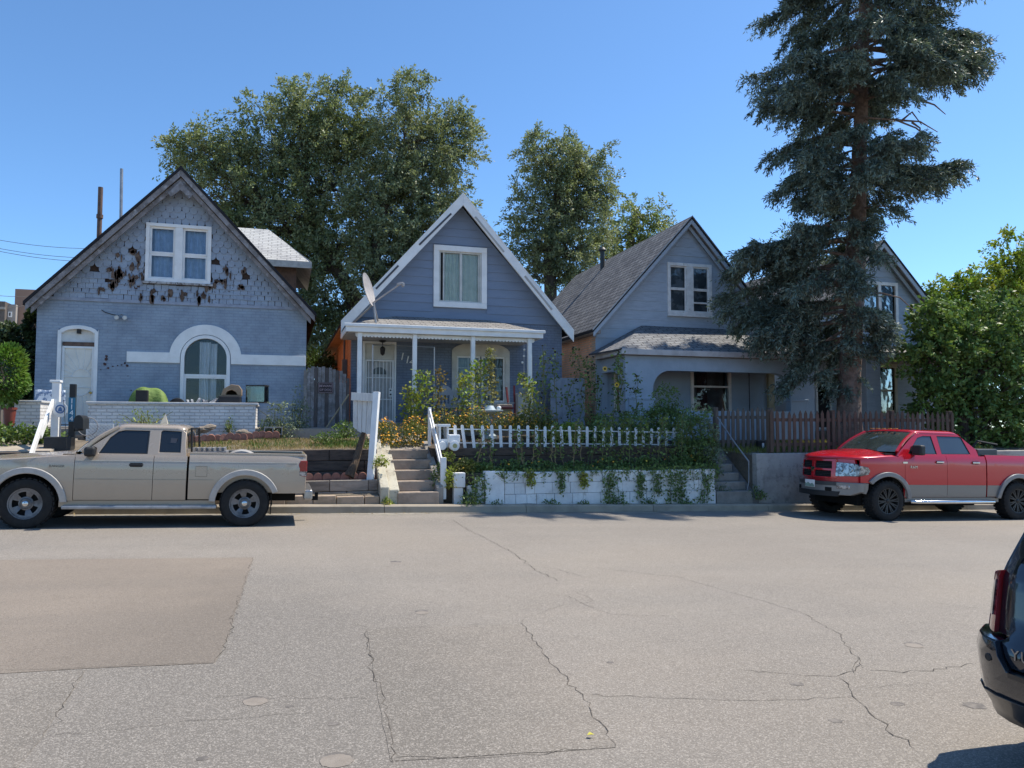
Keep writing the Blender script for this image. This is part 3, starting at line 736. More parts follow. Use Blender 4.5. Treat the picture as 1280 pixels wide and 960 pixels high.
for s in 'LR':
    rb=rake(MB(),ax,az,3.36,3.81,20.57,20.61,.33,s,.0).build('rake_board',white,H2,bevel=.008)
    rake(MB(),ax,az,3.36,3.81,20.56,20.62,.05,s,-.035).build('drip_edge',white,rb)
    rake(MB(),ax,az,3.30,3.74,20.62,HY+.03,.02,s,.09).build('soffit',white,H2)
# slots where the outer moulding is missing
for (a,b) in [((564,267),(524,306)),((498,332),(470,361)),((594,271),(630,315)),((656,345),(690,387))]:
    q0=P(a[0],a[1],20.565);q1=P(b[0],b[1],20.565)
    MB().bar(q0,q1,.05,.022,(0,1,0)).build('moulding_gap',M('moulding_gap',(.08,.085,.10),.8) if a[0]<580 else M('moulding_gap_pale',(.45,.43,.41),.8),H2)
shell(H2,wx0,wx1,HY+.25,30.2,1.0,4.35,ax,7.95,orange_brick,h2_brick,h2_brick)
# eave box on the left side and the meter beside it
MB().add([(1.50,20.6,4.42),(1.80,20.6,4.75),(1.80,30.3,4.75),(1.50,30.3,4.42),(1.50,20.6,4.30),(1.80,20.6,4.30),(1.80,30.3,4.30),(1.50,30.3,4.30)],[(0,1,5,4),(1,2,6,5),(2,3,7,6),(3,0,4,7),(4,5,6,7)]).build('eave_box',M('eave_tan',(.42,.27,.15),.7,(.32,.2,.11),3),H2)
mt=MB().box(1.66,1.79,22.3,22.6,2.95,3.55).build('meter_box',M('meter_grey',(.12,.13,.14),.5),H2)
MB().tube([(1.72,22.45,3.5),(1.72,22.45,4.4)],.03,8).build('conduit',M('meter_grey',(0,0,0)),mt,smooth=True)
# gable window: sliding sashes behind a broad white frame
win=MB().ring(*w2,.16,HY-.075,HY+.03).build('window',white,H2,bevel=.01)
a,b,c,d=w2[0]+.16,w2[1]-.16,w2[2]+.16,w2[3]-.16; xm=(a+b)/2+.03
alu=M('window_vinyl',(.6,.6,.56),.45)
MB().ring(a,b,c,d,.045,HY-.02,HY+.06).build('window_frame',alu,win)
MB().box(a+.045,a+.12,HY+.03,HY+.05,c+.045,d-.045).build('screen',dark_in,win)
MB().box(a+.12,a+.16,HY,HY+.05,c+.045,d-.045).build('stile',alu,win); MB().box(xm-.045,xm+.03,HY,HY+.05,c+.045,d-.045).build('stile',alu,win)
MB().box(b-.09,b-.045,HY+.01,HY+.05,c+.045,d-.045).build('stile',alu,win)
pane_in(win,a+.16,xm-.045,c+.045,d-.045,HY+.03); pane_in(win,xm+.03,b-.09,c+.045,d-.045,HY+.03)
curtain(MB(),a+.12,xm+.05,c,d,HY+.075,5,.02,.12).build('curtain',curtain_g,win,smooth=True); curtain(MB(),xm,b,c,d,HY+.075,4,.02).build('curtain',curtain_g,win,smooth=True)
# porch: floor, hipped roof, fascia with scalloped valance, four posts
pf=M('porch_floor',(.30,.28,.25),.8,(.22,.2,.18),3,bump=.3)
MB().box(1.55,6.75,19.1,HY,1.0,1.70).build('porch_floor',pf,H2)
ex0,ex1,ey,ez=1.50,6.73,19.15,4.17; tx0,tx1,tz=2.95,5.75,4.68
mb=MB(); mb.slab((ex0,ey,ez),(ex1,ey,ez),(tx1,HY-.03,tz),(tx0,HY-.03,tz),.05)
mb.slab((ex0,HY-.03,ez),(ex0,ey,ez),(tx0,HY-.03,tz),(tx0,HY-.031,tz),.05); mb.slab((ex1,ey,ez),(ex1,HY-.03,ez),(tx1,HY-.031,tz),(tx1,HY-.03,tz),.05)
mb.build('porch_roof',rf_grey,H2)
fa=MB().box(ex0,ex1,ey-.03,ey+.01,ez-.19,ez-.0).box(ex0,ex0+.04,ey+.01,HY-.03,ez-.19,ez).box(ex1-.04,ex1,ey+.01,HY-.03,ez-.19,ez).build('porch_fascia',white,H2,bevel=.006)
MB().box(ex0-.05,ex1+.05,ey-.08,ey-.03,ez-.06,ez+.02).build('gutter',white,fa,bevel=.012)
n=52; L=(ex1-.2)-(ex0+.25); pts=[(ex1-.2,ez-.19),(ex0+.25,ez-.19)]
for i in range(n): 
    x=ex0+.25+L*i/n; pts+= [(x,ez-.27),(x+L/n*.25,ez-.295),(x+L/n*.5,ez-.305),(x+L/n*.75,ez-.295)]
pts.append((ex1-.2,ez-.27))
MB().plate(pts,(),ey+.12,ey+.135).build('scalloped_valance',white,fa)
MB().box(ex0+.05,ex1-.05,ey+.02,HY-.03,ez-.20,ez-.16).build('porch_ceiling',M('ceiling_white',(.5,.5,.5),.7),H2)
for px in (449,518,591,662):
    q=P(px,480,19.25); MB().box(q.x-.055,q.x+.055,19.2,19.31,1.70,ez-.19).build('porch_post',white,H2,bevel=.008)
# door with barred security door and lantern
fr=MB().plate([(2.10,1.70),(3.03,1.70),(3.03,3.96),(2.10,3.96)],[[(2.17,1.72),(2.98,1.72),(2.98,3.90),(2.17,3.90)]],HY-.03,HY+.12).build('door_frame',white,H2,bevel=.005)
MB().box(2.17,2.98,HY+.02,HY+.08,3.46,3.90).build('transom',M('transom_cream',(.62,.6,.54),.6),H2)
dr=MB().box(2.19,2.96,HY+.08,HY+.12,1.74,3.45).build('door',M('door_white',(.52,.52,.52),.5),H2)
MB().plate([(2.36,3.05)]+[(2.79,3.05)]+arc(2.575,3.05,.215,0,180,10,.2)[1:-1],(),HY+.072,HY+.079).build('fan_light',M('fan_light_glass',(.08,.09,.1),.2),dr)
mb=MB().ring(2.18,2.97,1.73,3.45,.045,HY-.005,HY+.035)
for i in range(7): x=2.225+.70*(i+.5)/7; mb.box(x-.009,x+.009,HY+.005,HY+.023,1.775,3.405)
for z in (2.35,2.95): mb.box(2.225,2.925,HY+.0,HY+.02,z-.012,z+.012)
mb.build('security_grille',white,dr)
MB().box(2.83,2.93,HY-.012,HY+.001,2.42,2.66).build('lock_plate',M('lock_plate',(.75,.75,.73),.4),dr)
mb=MB().lathe([(.001,-.02),(.02,-.02),(.02,0)],(2.88,HY-.012,2.60),10,'y').lathe([(.001,-.03),(.022,-.03),(.022,0)],(2.88,HY-.012,2.49),10,'y'); mb.build('handle',black_iron,dr)
ln=MB().lathe([(.10,0),(.11,-.02),(.05,-.05),(.012,-.06),(.012,-.16),(.05,-.18),(.075,-.22),(.06,-.36),(.03,-.40),(.001,-.42)],(2.62,HY-.25,ez-.21),12).build('porch_lantern',black_iron,H2,smooth=True)
# house number, set on a slant
for i,(px,py,chh) in enumerate([(503,446,'1'),(509.5,450,'1'),(515,453,'4')]):
    q=P(px,py,HY-.02); text('house_number',chh,.30,(q.x,HY-.012,q.z),white,H2,(R(90),R(12),0),.012)
# porch window
win=MB().plate([(4.62,2.15),(6.34,2.15),(6.34,3.79)]+arc(5.48,3.74,.86,8,172,12,.29)+[(4.62,3.79)],[[(4.76,2.3),(6.20,2.3),(6.20,3.62),(4.76,3.62)]],HY-.04,HY+.1).build('porch_window',M('frame_cream',(.60,.585,.53),.55),H2,bevel=.005)
for (a,b) in ((4.76,5.46),(5.50,6.20)):
    MB().ring(a,b,2.3,3.62,.05,HY+.0,HY+.05).build('sash',white,win); pane_in(win,a+.05,b-.05,2.35,3.57,HY+.02)
    mb=MB()
    for z in (2.65,2.95,3.28): mb.box(a+.05,b-.05,HY+.028,HY+.038,z-.008,z+.008)
    for x in (a+.05+(b-a-.1)*k/2 for k in (1,)): mb.box(x-.008,x+.008,HY+.029,HY+.037,2.35,3.57)
    mb.build('muntin',white,win)
    curtain(MB(),a,b,2.3,3.62,HY+.22,6,.03).build('curtain',M('curtain_sheer',(.35,.42,.42),.9,(.25,.32,.33),5),win,smooth=True)
MB().box(4.70,6.34,HY-.09,HY-.0,2.12,2.18).build('sill',M('frame_cream',(0,0,0)),win)
# ---------------------------------------------------------------- third house: faded siding, arched porch
ax,az=12.21,8.20; HY=21.0; sl=1.095
H3=thing('arched_porch_house','faded grey blue house with charcoal shingle roof and a stucco porch of wide arches','house',(12.21,HY,1.2))
wx0,wx1=9.08,15.34
pw=(12.30,13.76,1.98,3.50)
hole=[(pw[0]+.05,pw[2]+.05),(pw[1]-.05,pw[2]+.05),(pw[1]-.05,pw[3]-.05),(pw[0]+.05,pw[3]-.05)]
dq=(9.75,10.55,1.45,3.45)
dh=[(dq[0],1.46),(dq[1],1.46),(dq[1],dq[3]),(dq[0],dq[3])]
MB().plate([(wx0,.9),(wx1,.9),(wx1,4.68),(wx0,4.68)],[hole,dh],HY,HY+.25).build('front_wall',h3_wall,H3)
w3=(11.52,13.10,5.12,6.77)
MB().plate([(wx0+.02,4.68),(wx1-.02,4.68),(ax,7.95)],[[(w3[0]+.08,w3[2]+.08),(w3[1]-.08,w3[2]+.08),(w3[1]-.08,w3[3]-.08),(w3[0]+.08,w3[3]-.08)]],HY+.005,HY+.2).build('gable_wall',h3_side,H3)
siding(MB(),ax,7.97,sl,4.30,7.94,.30,HY,w3,.018,xlim=3.12).build('siding',h3_side,H3)
chevron(MB(),ax,az,3.38,3.70,20.6,30.4,.09).build('roof',rf_dark,H3)
for s in 'LR':
    rake(MB(),ax,az,3.36,3.68,20.62,20.66,.15,s,.09).build('rake_board',h3_side,H3,bevel=.005)
    rake(MB(),ax,az,3.25,3.56,20.80,20.84,.13,s,.22).build('rake_trim',h3_side,H3)
    rake(MB(),ax,az,3.34,3.66,20.665,HY+.03,.02,s,.095).build('soffit',soffit_m,H3)
    rake(MB(),ax,az,3.40,3.72,20.575,20.60,.035,s,-.01).build('drip_edge',metal_grey,H3)
salmon=M_brick('salmon_brick',(.92,.44,.26),(.95,.54,.35),(.62,.48,.36),.85,blotch=((.30,.12,.07),7,(.62,.70)),bump=.8)
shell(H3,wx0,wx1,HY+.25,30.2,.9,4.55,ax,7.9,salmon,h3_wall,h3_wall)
MB().box(8.86,9.1,20.65,30.3,4.38,4.48).build('eave_board',soffit_m,H3)
mb=MB()
z=1.3
while z<4.35:
    for i in range(2): mb.box(wx0-.012,wx0-.0,HY+.02,HY+(.42 if int(z/.075)%2 else .30),z,z+.066); z+=.078
mb.build('quoin',quoin_brick,H3)
vp=P(753,333,26.5); v=MB().tube([(vp.x,26.5,vp.z-.4),(vp.x,26.5,vp.z+.62)],.085,12).lathe([(.15,.60),(.16,.64),(.09,.74),(.001,.76)],(vp.x,26.5,vp.z),12).build('vent_pipe',M('vent_black',(.04,.042,.045),.5),H3,smooth=True)
win=MB().ring(*w3,.10,HY-.06,HY+.03).build('window',white_old,H3,bevel=.005)
xm=(w3[0]+w3[1])/2-.0
MB().box(xm-.12,xm+.12,HY-.05,HY+.03,w3[2]+.10,w3[3]-.10).build('mullion',white_old,win)
MB().box(w3[0]-.02,w3[1]+.02,HY-.10,HY,w3[2]-.06,w3[2]).build('sill',white_old,win)
for (a,b) in ((w3[0]+.10,xm-.12),(xm+.12,w3[1]-.10)):
    zm=(w3[2]+w3[3])/2
    MB().ring(a,b,zm,w3[3]-.10,.04,HY+.0,HY+.035).build('sash',white_old,win); MB().ring(a,b,w3[2]+.10,zm,.04,HY+.01,HY+.045).build('sash',white_old,win)
    pane_in(win,a+.04,b-.04,zm+.04,w3[3]-.14,HY+.02); pane_in(win,a+.04,b-.04,w3[2]+.14,zm-.04,HY+.03)
MB().box(xm+.12,w3[1]-.10,HY+.0,HY+.04,5.50,5.55).build('rail',white_old,win)
MB().box(w3[0]+.1,w3[1]-.1,HY+.10,HY+.11,w3[2]+.1,w3[3]-.1).build('pane_backing',M('reflection_grey',(.26,.29,.33),.8,(.12,.14,.16),2.5,amt=(.45,.55)),win)  # added backing; its blotchy grey paints in reflections on the upper panes
# porch
ex0,ex1,ey,ez=8.95,15.85,19.15,3.78; tx0,tx1,tz=10.6,13.5,4.72
mb=MB(); mb.slab((ex0+.1,ey,ez),(ex1,ey,ez),(tx1,HY-.03,tz),(tx0,HY-.03,tz),.05)
mb.slab((ex0-.12,HY-.03,ez),(ex0+.1,ey,ez),(tx0,HY-.03,tz),(tx0,HY-.031,tz),.05); mb.slab((ex1,ey,ez),(ex1,HY-.03,ez),(tx1,HY-.031,tz),(tx1,HY-.03,tz),.05)
mb.build('porch_roof',rf_mid,H3)
fm=M('fascia_grey_white',(.50,.48,.48),.6,(.4,.38,.38),4)
MB().box(ex0+.1,ex1,ey-.03,ey+.01,ez-.16,ez).box(ex0+.1,ex0+.14,ey+.01,HY-.03,ez-.16,ez).box(ex1-.04,ex1,ey+.01,HY-.03,ez-.16,ez).build('porch_fascia',fm,H3,bevel=.008)
MB().box(ex0+.14,ex1-.04,ey+.01,HY-.03,ez-.17,ez-.13).build('porch_ceiling',soffit_m,H3)
# arched porch front: beam with rounded corners, two posts
bx0,bx1=9.25,15.6; ft,fb=ez-.17,1.2
p1a,p1b,p2a,p2b=9.38,10.12,14.75,15.30
zt=3.20; ra=.55
op=[(p1b,2.05),(p2a,2.05),(p2a,zt-ra)]+arc(p2a-ra,zt-ra,ra,0,90,8)[1:]+[]+arc(p1b+ra,zt-ra,ra,90,180,8)
out=[(bx0,fb),(bx1,fb),(bx1,ft),(bx0,ft)]
MB().plate(out,[op],19.32,19.56).build('porch_arch',h3_wall,H3,bevel=.01)
op2=[(19.75,2.05),(20.95,2.05),(20.95,zt)]+arc(19.75+.4,zt-.4,.4,90,180,8)
MB().plate([(19.56,fb),(HY-.001,fb),(HY-.001,ft),(19.56,ft)],[op2],bx0,bx0+.2,'yz').build('porch_arch',h3_wall,H3)
for a,b in ((p1a,p1b),(p2a,p2b)):
    MB().box(a-.05,b+.05,19.27,19.60,2.35,2.42).build('pier_cap',h3_wall,H3,bevel=.01)
    MB().box(a-.03,b+.03,19.29,19.319,1.2,2.35).build('pier',h3_wall,H3,bevel=.01)
MB().box(bx0,bx1,19.57,HY,.9,1.45).build('porch_floor',pf,H3)
win=MB().ring(*pw,.10,HY-.05,HY+.06).build('porch_window',M('frame_pinkish',(.78,.70,.65),.6,(.68,.6,.55),6),H3,bevel=.005)
zm=2.86; MB().box(pw[0]+.1,pw[1]-.1,HY-.02,HY+.05,zm-.03,zm+.03).build('meeting_rail',M('frame_pinkish',(0,0,0)),win)
pane_in(win,pw[0]+.1,pw[1]-.1,zm+.03,pw[3]-.1,HY+.02); pane_in(win,pw[0]+.1,pw[1]-.1,pw[2]+.1,zm-.03,HY+.025)
MB().box(pw[0]+.1,pw[1]-.1,HY+.28,HY+.29,pw[2]+.1,pw[3]-.1).build('pane_backing',M('porch_shade_brown',(.09,.065,.06),.8,(.15,.135,.135),2.2),win)  # added backing; dark brown deepens the shade seen through the porch panes
curtain(MB(),pw[0]+.35,pw[0]+.72,pw[2],pw[3],HY+.2,4,.03).build('curtain',M('curtain_wine',(.09,.03,.03),.9,(.06,.02,.02)),win,smooth=True)
dr=MB().box(dq[0]+.02,dq[1]-.02,HY+.08,HY+.13,1.47,dq[3]-.03).build('door',M('door_red_brown',(.30,.115,.07),.6,(.21,.08,.05),4),H3)
MB().ring(dq[0]+.14,dq[1]-.14,1.6,3.3,.03,HY+.06,HY+.079).build('door_moulding',M('door_red_brown',(0,0,0)),dr)
MB().ring(dq[0]-.08,dq[1]+.08,1.451,dq[3]+.08,.08,HY-.03,HY+.02,wb=.01).build('door_frame',M('frame_pinkish',(0,0,0)),H3)
q=P(964,470,20.9); MB().box(q.x-.13,q.x+.10,20.86,20.97,1.46,3.45).build('yellow_post',M('post_ochre',(.42,.35,.23),.7,(.33,.27,.17),3),H3)
q=P(937,470,20.96); MB().box(q.x-.012,q.x+.012,20.985,20.997,1.46,3.5).build('wall_joint',M('joint_dark',(.06,.065,.075),.8),H3)
# ---------------------------------------------------------------- fourth house, behind the spruce
ax,az=19.65,8.0; HY=21.0; sl=1.03
H4=thing('gabled_house','grey clapboard house half hidden behind the tall spruce','house',(19.65,HY,1.2))
wx0,wx1=16.45,22.85
dq=(17.0,17.62,1.5,3.45); pw=(19.47,20.33,2.0,3.72)
wp=[(pw[0],pw[2]),(pw[1],pw[2]),(pw[1],pw[3])]+arc((pw[0]+pw[1])/2,pw[3],.43,10,170,8,.3)+[(pw[0],pw[3])]
MB().plate([(wx0,.9),(wx1,.9),(wx1,4.58),(wx0,4.58)],[[(dq[0],dq[2]),(dq[1],dq[2]),(dq[1],dq[3]),(dq[0],dq[3])],wp],HY,HY+.25).build('front_wall',h4_wall,H4)
a=P(1093,352,HY);b=P(1126,438,HY); w4=(18.95,20.5,4.95,6.6)
MB().plate([(wx0+.02,4.58),(wx1-.02,4.58),(ax,7.85)],[[(w4[0]+.08,w4[2]+.08),(w4[1]-.08,w4[2]+.08),(w4[1]-.08,w4[3]-.08),(w4[0]+.08,w4[3]-.08)]],HY+.005,HY+.2).build('gable_wall',h4_wall,H4)
siding(MB(),ax,7.82,sl,4.58,7.78,.20,HY,w4,.018,xlim=3.2).build('siding',h4_wall,H4)
chevron(MB(),ax,az,3.45,3.55,20.6,30.4,.09).build('roof',rf_dark,H4)
for s in 'LR':
    rake(MB(),ax,az,3.42,3.52,20.62,20.66,.18,s,.09).build('rake_board',h3_side,H4)
    rake(MB(),ax,az,3.30,3.40,20.80,20.84,.14,s,.26).build('rake_trim',h3_side,H4)
    rake(MB(),ax,az,3.40,3.50,20.665,HY+.03,.02,s,.095).build('soffit',soffit_m,H4)
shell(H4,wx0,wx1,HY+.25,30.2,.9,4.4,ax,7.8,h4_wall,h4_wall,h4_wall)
win=MB().ring(*w4,.11,HY-.05,HY+.03).build('window',white_old,H4); xm=(w4[0]+w4[1])/2
MB().box(xm-.06,xm+.06,HY-.04,HY+.03,w4[2]+.11,w4[3]-.11).build('mullion',white_old,win); pane_in(win,w4[0]+.11,xm-.06,w4[2]+.11,w4[3]-.11,HY+.02); pane_in(win,xm+.06,w4[1]-.11,w4[2]+.11,w4[3]-.11,HY+.02)
MB().box(w4[0],w4[1],HY+.05,HY+.06,w4[2],w4[3]).build('pane_backing',M('blind_pale',(.66,.68,.68),.8),win)
dr=MB().ring(dq[0],dq[1],dq[2],dq[3],.07,HY-.04,HY+.1).build('door',white_old,H4)
pane_in(dr,dq[0]+.07,dq[1]-.07,2.5,dq[3]-.07,HY+.02); MB().box(dq[0]+.07,dq[1]-.07,HY+.0,HY+.05,dq[2]+.07,2.5).build('panel',dark_in,dr)
fm4=M('frame_tan',(.50,.45,.36),.6)
win=MB().plate([(pw[0]-.05,1.95),(pw[1]+.05,1.95),(pw[1]+.05,pw[3])]+arc((pw[0]+pw[1])/2,pw[3],.48,10,170,8,.34)+[(pw[0]-.05,pw[3])],[[(pw[0]+.06,2.06),(pw[1]-.06,2.06),(pw[1]-.06,3.62),(pw[0]+.06,3.62)]],HY-.03,HY+.08).build('porch_window',fm4,H4)
MB().box(pw[0]+.06,pw[1]-.06,HY+.03,HY+.07,2.80,2.87).build('meeting_rail',fm4,win); pane_in(win,pw[0]+.06,pw[1]-.06,2.87,3.62,HY+.03); pane_in(win,pw[0]+.06,pw[1]-.06,2.06,2.80,HY+.035)
curtain(MB(),pw[0],pw[1],2.0,3.62,HY+.13,5,.02).build('curtain',M('curtain_beige',(.45,.43,.38),.9),win,smooth=True)
# porch of house four
ex0,ex1,ey,ez=16.55,22.4,19.15,3.95
MB().slab((ex0,ey,ez),(ex1,ey,ez),(ex1,HY-.03,ez+.42),(ex0,HY-.03,ez+.42),.06).build('porch_roof',rf_grey,H4)
MB().box(ex0,ex1,ey-.03,ey+.01,ez-.16,ez).box(ex0,ex0+.04,ey+.01,HY-.03,ez-.16,ez+.05).build('porch_fascia',M('fascia_pale',(.5,.49,.45),.6),H4)
MB().box(ex0+.05,ex1-.05,ey+.02,HY-.03,ez-.2,ez-.165).build('porch_ceiling',soffit_m,H4)
for x in (17.55,21.9): MB().box(x,x+.55,19.3,19.6,.9,ez-.20).build('porch_pier',h4_wall,H4,bevel=.01)
MB().box(ex0,ex1,19.3,HY,.9,1.45).build('porch_floor',pf,H4)
q=P(973,500,19.4); MB().box(15.15,15.5,19.62,19.9,1.46,3.4).build('porch_pier',M('pier_pale',(.30,.33,.38),.7),H3)
# ================================================================ yards: earth, walls, steps, fences
def q2(px,py,Y): p=P(px,py,Y); return (p.x,p.z)
tim_d=M('timber_dark',(.12,.088,.07),.95,(.065,.05,.042),3,bump=.8,bscale=20,stretch=(1,4,4))
tim_g=M('timber_grey',(.30,.255,.215),.95,(.21,.18,.15),3,bump=.8,bscale=16,stretch=(1,4,4),island=.2)
stone_t=M('paver_tan',(.42,.32,.235),.95,(.32,.25,.18),5,bump=.6,bscale=30,island=.2)
conc_d=M('old_concrete',(.30,.275,.245),.95,(.22,.20,.175),2.5,bump=.7,bscale=22,wear=(.13,.115,.10),wscale=7)
conc_r=M('concrete_stairs',(.36,.285,.225),.95,(.27,.215,.17),3,bump=.7,bscale=25,wear=(.12,.1,.085),wscale=8)
white_blk=M('white_block',(.82,.81,.79),.75,(.70,.69,.67),3,bump=.6,bscale=25,wear=(.45,.42,.36),wscale=6,island=.08,wamt=(.58,.74))
cheek_m=M('painted_cheek',(.52,.48,.38),.9,(.40,.36,.28),4,bump=.7,bscale=20,wear=(.22,.19,.14),wscale=9,wamt=(.56,.66))
# --- lot 1
terrace('lower_bed',-7,1.95,15.70,16.0,.20,.24,dirt,.02)
terrace('middle_bed',-7,1.95,16.0,16.62,.47,.55,soil,.03)
terrace('front_yard',-14,2.0,16.62,21.0,1.10,1.50,dirt,.03)
terrace('front_yard',-5.7,2.4,18.9,21.0,1.55,1.6,conc_d,.0)
# --- lot 2
terrace('planting_bed',3.3,9.74,15.82,16.65,.58,.66,soil,.04)
terrace('front_yard',3.2,9.78,16.65,21.0,1.10,1.58,soil,.04)
terrace('side_passage',.6,1.9,19.0,30.5,1.52,1.3,dirt,.02)
# --- lot 3 / 4
terrace('front_yard',10.98,30,15.9,21.0,.90,1.22,dirt,.04)
terrace('side_passage',7.9,9.35,17.0,30.5,1.2,1.2,dirt,.02)
terrace('side_passage',15.3,16.6,21.0,30.5,1.2,1.2,dirt,.02)
terrace('back_yard',-40,60,30.4,31.6,1.0,1.0,far_grass,.0)
terrace('front_yard',-40,-14,15.6,31,1.1,1.5,far_grass,.03)
terrace('side_yard',-14,-5.6,20.9,31,1.45,1.4,dirt,.02)
terrace('side_yard',22.8,60,20.9,31,1.2,1.2,dirt,.02)
terrace('front_yard',30,60,15.6,21.0,.6,1.2,far_grass,.03)
def course_wall(name,label,x0,x1,y0,y1,zb,rows,mat,ln,jit=.01,group=None,bevel=.012,tilt=True,cat='retaining wall'):
    """stacked blocks or timbers in one mesh"""
    mb=MB(); z=zb; r=random.Random(len(label)+int(x0*7))
    for i,h in enumerate(rows):
        x=x0-(r.uniform(0,ln) if i%2 else 0)
        while x<x1-.02:
            L=ln*r.uniform(.85,1.1); a=max(x,x0); b=min(x+L,x1)
            if b-a>.05: mb.box(a+.005,b-.005,y0+r.uniform(-jit,jit),y1,z+.003,z+h-.003-r.uniform(0,jit*.5))
            x+=L
        z+=h
    o=mb.build(name,mat,loc=((x0+x1)/2,(y0+y1)/2,zb),bevel=bevel); return tag(o,label,cat,group)
def sloped_course(name,label,x0,x1,y0,y1,h,ln,mat,cat):
    mb=MB(); x=x0
    while x<x1:
        L=ln*random.uniform(.85,1.15); b=min(x+L,x1); z=road_z((x+b)/2,15.3)+.12
        mb.box(x+.006,b-.006,y0+random.uniform(-.01,.01),y1,z-.2,z+h+random.uniform(-.01,.01)); x+=L
    o=mb.build(name,mat,loc=((x0+x1)/2,y0,0),bevel=.015); return tag(o,label,cat)
sloped_course('paver_edging','row of tan stone pavers edging the bed along the kerb left of the stairs',-5,1.93,15.56,15.72,.19,.52,stone_t,'stone edging')
course_wall('timber_wall','low two course retaining wall of grey timbers above the tan pavers',-6.5,1.94,15.86,16.02,.04,[.23,.23],tim_g,.8)
course_wall('timber_wall','tall dark creosoted timber retaining wall holding up the dry grass yard',-6.5,1.95,16.50,16.64,.45,[.2,.22,.24],tim_d,1.3)
course_wall('timber_wall','dark timber retaining wall behind the planting bed under the white picket fence',3.3,9.7,16.54,16.68,.55,[.19,.19,.19],tim_d,1.4)
# red scalloped edging bricks, one by one
eb=M('red_edging',(.36,.165,.12),.9,(.19,.085,.065),5,bump=.6,bscale=25,wear=(.33,.25,.2),wscale=9)
mb=MB(); pts=[(-.09,0),(.09,0),(.09,.06)]+arc(0,.06,.09,10,170,8)+[(-.09,.06)]
mb.plate(pts,(),-.03,.03); e0=mb.build('edging_brick',eb,bevel=.008); tag(e0,'red scalloped edging brick in the row above the grey timber wall','edging brick','red edging bricks on the grey timber wall')
row=[]
for i in range(15):
    o=e0 if i==0 else e0.copy()
    if i: COL.objects.link(o)
    o.location=(-.72+i*.182+random.uniform(-.01,.01),16.12+random.uniform(-.02,.02),.485+random.uniform(-.015,.01)); o.rotation_euler=(random.gauss(0,.1),random.gauss(0,.06),random.gauss(0,.12))
for i in range(14):
    o=e0.copy(); COL.objects.link(o); o['label']='red scalloped edging brick bordering the dry bed below the whitewashed porch wall'; o['group']='red edging bricks by the porch wall'
    p=P(240+i*8.0,546+ i*-.45,18.0); o.location=(p.x,18.0+random.uniform(-.02,.02),p.z-.12+random.uniform(-.02,.02)); o.rotation_euler=(random.gauss(0,.1),random.gauss(0,.06),random.gauss(0,.12))
# --- steps of the second house
ST=thing('concrete_stairs','worn concrete front stairs between yellowed sloping side walls','stairs',(3.2,15.7,0))
sx0,sx1=P(497,600,16).x,P(546,600,16).x
n=5; z0=.03; rise=(1.08-z0)/n
for i in range(n):
    y=15.55+i*.30
    MB().box(2.30,3.16,y+random.uniform(-.008,.008),17.3,z0+i*rise-(.4 if i==0 else 0)-.0,z0+(i+1)*rise).build('step',conc_r,ST,bevel=.018)
def cheek(x0,x1,ya,yb,za,zb_,mat,par,name='side_wall'):
    MB().add([(x0,ya,-.4),(x1,ya,-.4),(x1,yb,-.4),(x0,yb,-.4),(x0,ya,za),(x1,ya,za),(x1,yb,zb_),(x0,yb,zb_)],[(0,3,2,1),(4,5,6,7),(0,1,5,4),(1,2,6,5),(2,3,7,6),(3,0,4,7)]).build(name,mat,par,bevel=.02)
cheek(1.94,2.13,15.55,17.2,.36,1.36,cheek_m,ST); cheek(2.13,2.34,15.58,17.25,.30,1.28,cheek_m,ST)
cheek(3.12,3.27,15.6,17.25,.32,1.27,conc_d,ST)
terrace('garden_path',1.98,3.25,17.05,19.15,1.08,1.52,M('path_concrete',(.36,.31,.26),.95,(.28,.24,.2),3,bump=.5),.01)
MB().box(2.3,3.1,18.8,19.12,1.42,1.60).build('step',conc_r,ST,bevel=.02)
# --- white block wall
x0,x1=4.17,9.76
W=thing('white_block_wall','low white painted concrete block wall along the kerb with vines hanging over it','wall',(6.9,15.6,0))
mb=MB(); r=random.Random(3)
xs=4.17; top=.62
rows=3
for i in range(rows):
    x=xs+.43
    zb=-.10+i*.24
    while x<x1-.05:
        L=r.choice([.20,.25,.40,.42,.22]); b=min(x+L,x1)
        t=zb+.24-(.006 if i<2 else r.uniform(0,.02))
        sag=-.012*(x-4.9)*.3
        mb.box(x+.003,b-.003,15.58+r.uniform(-.012,.012),15.80,zb+sag if i else -.4,t+sag); x+=L
mb.box(xs,xs+.42,15.57,15.80,-.4,.64)
mb.build('blocks',white_blk,W,bevel=.010)
mt=M('wall_core',(.30,.29,.28),.95)
MB().box(xs+.01,x1-.02,15.61,15.79,-.4,.55).build('core',mt,W)
mb=MB()
for (a,b,t,z) in ((3.50,3.70,.30,-.4),(3.80,3.97,.34,-.4),(3.98,4.155,.50,-.4),(3.49,3.74,.62,.31)): mb.box(a,b,15.6+r.uniform(0,.05),15.8,z,t)
mb.build('end_post',white_blk,W,bevel=.012)
for xx in np.arange(5.45,9.1,.62): pass
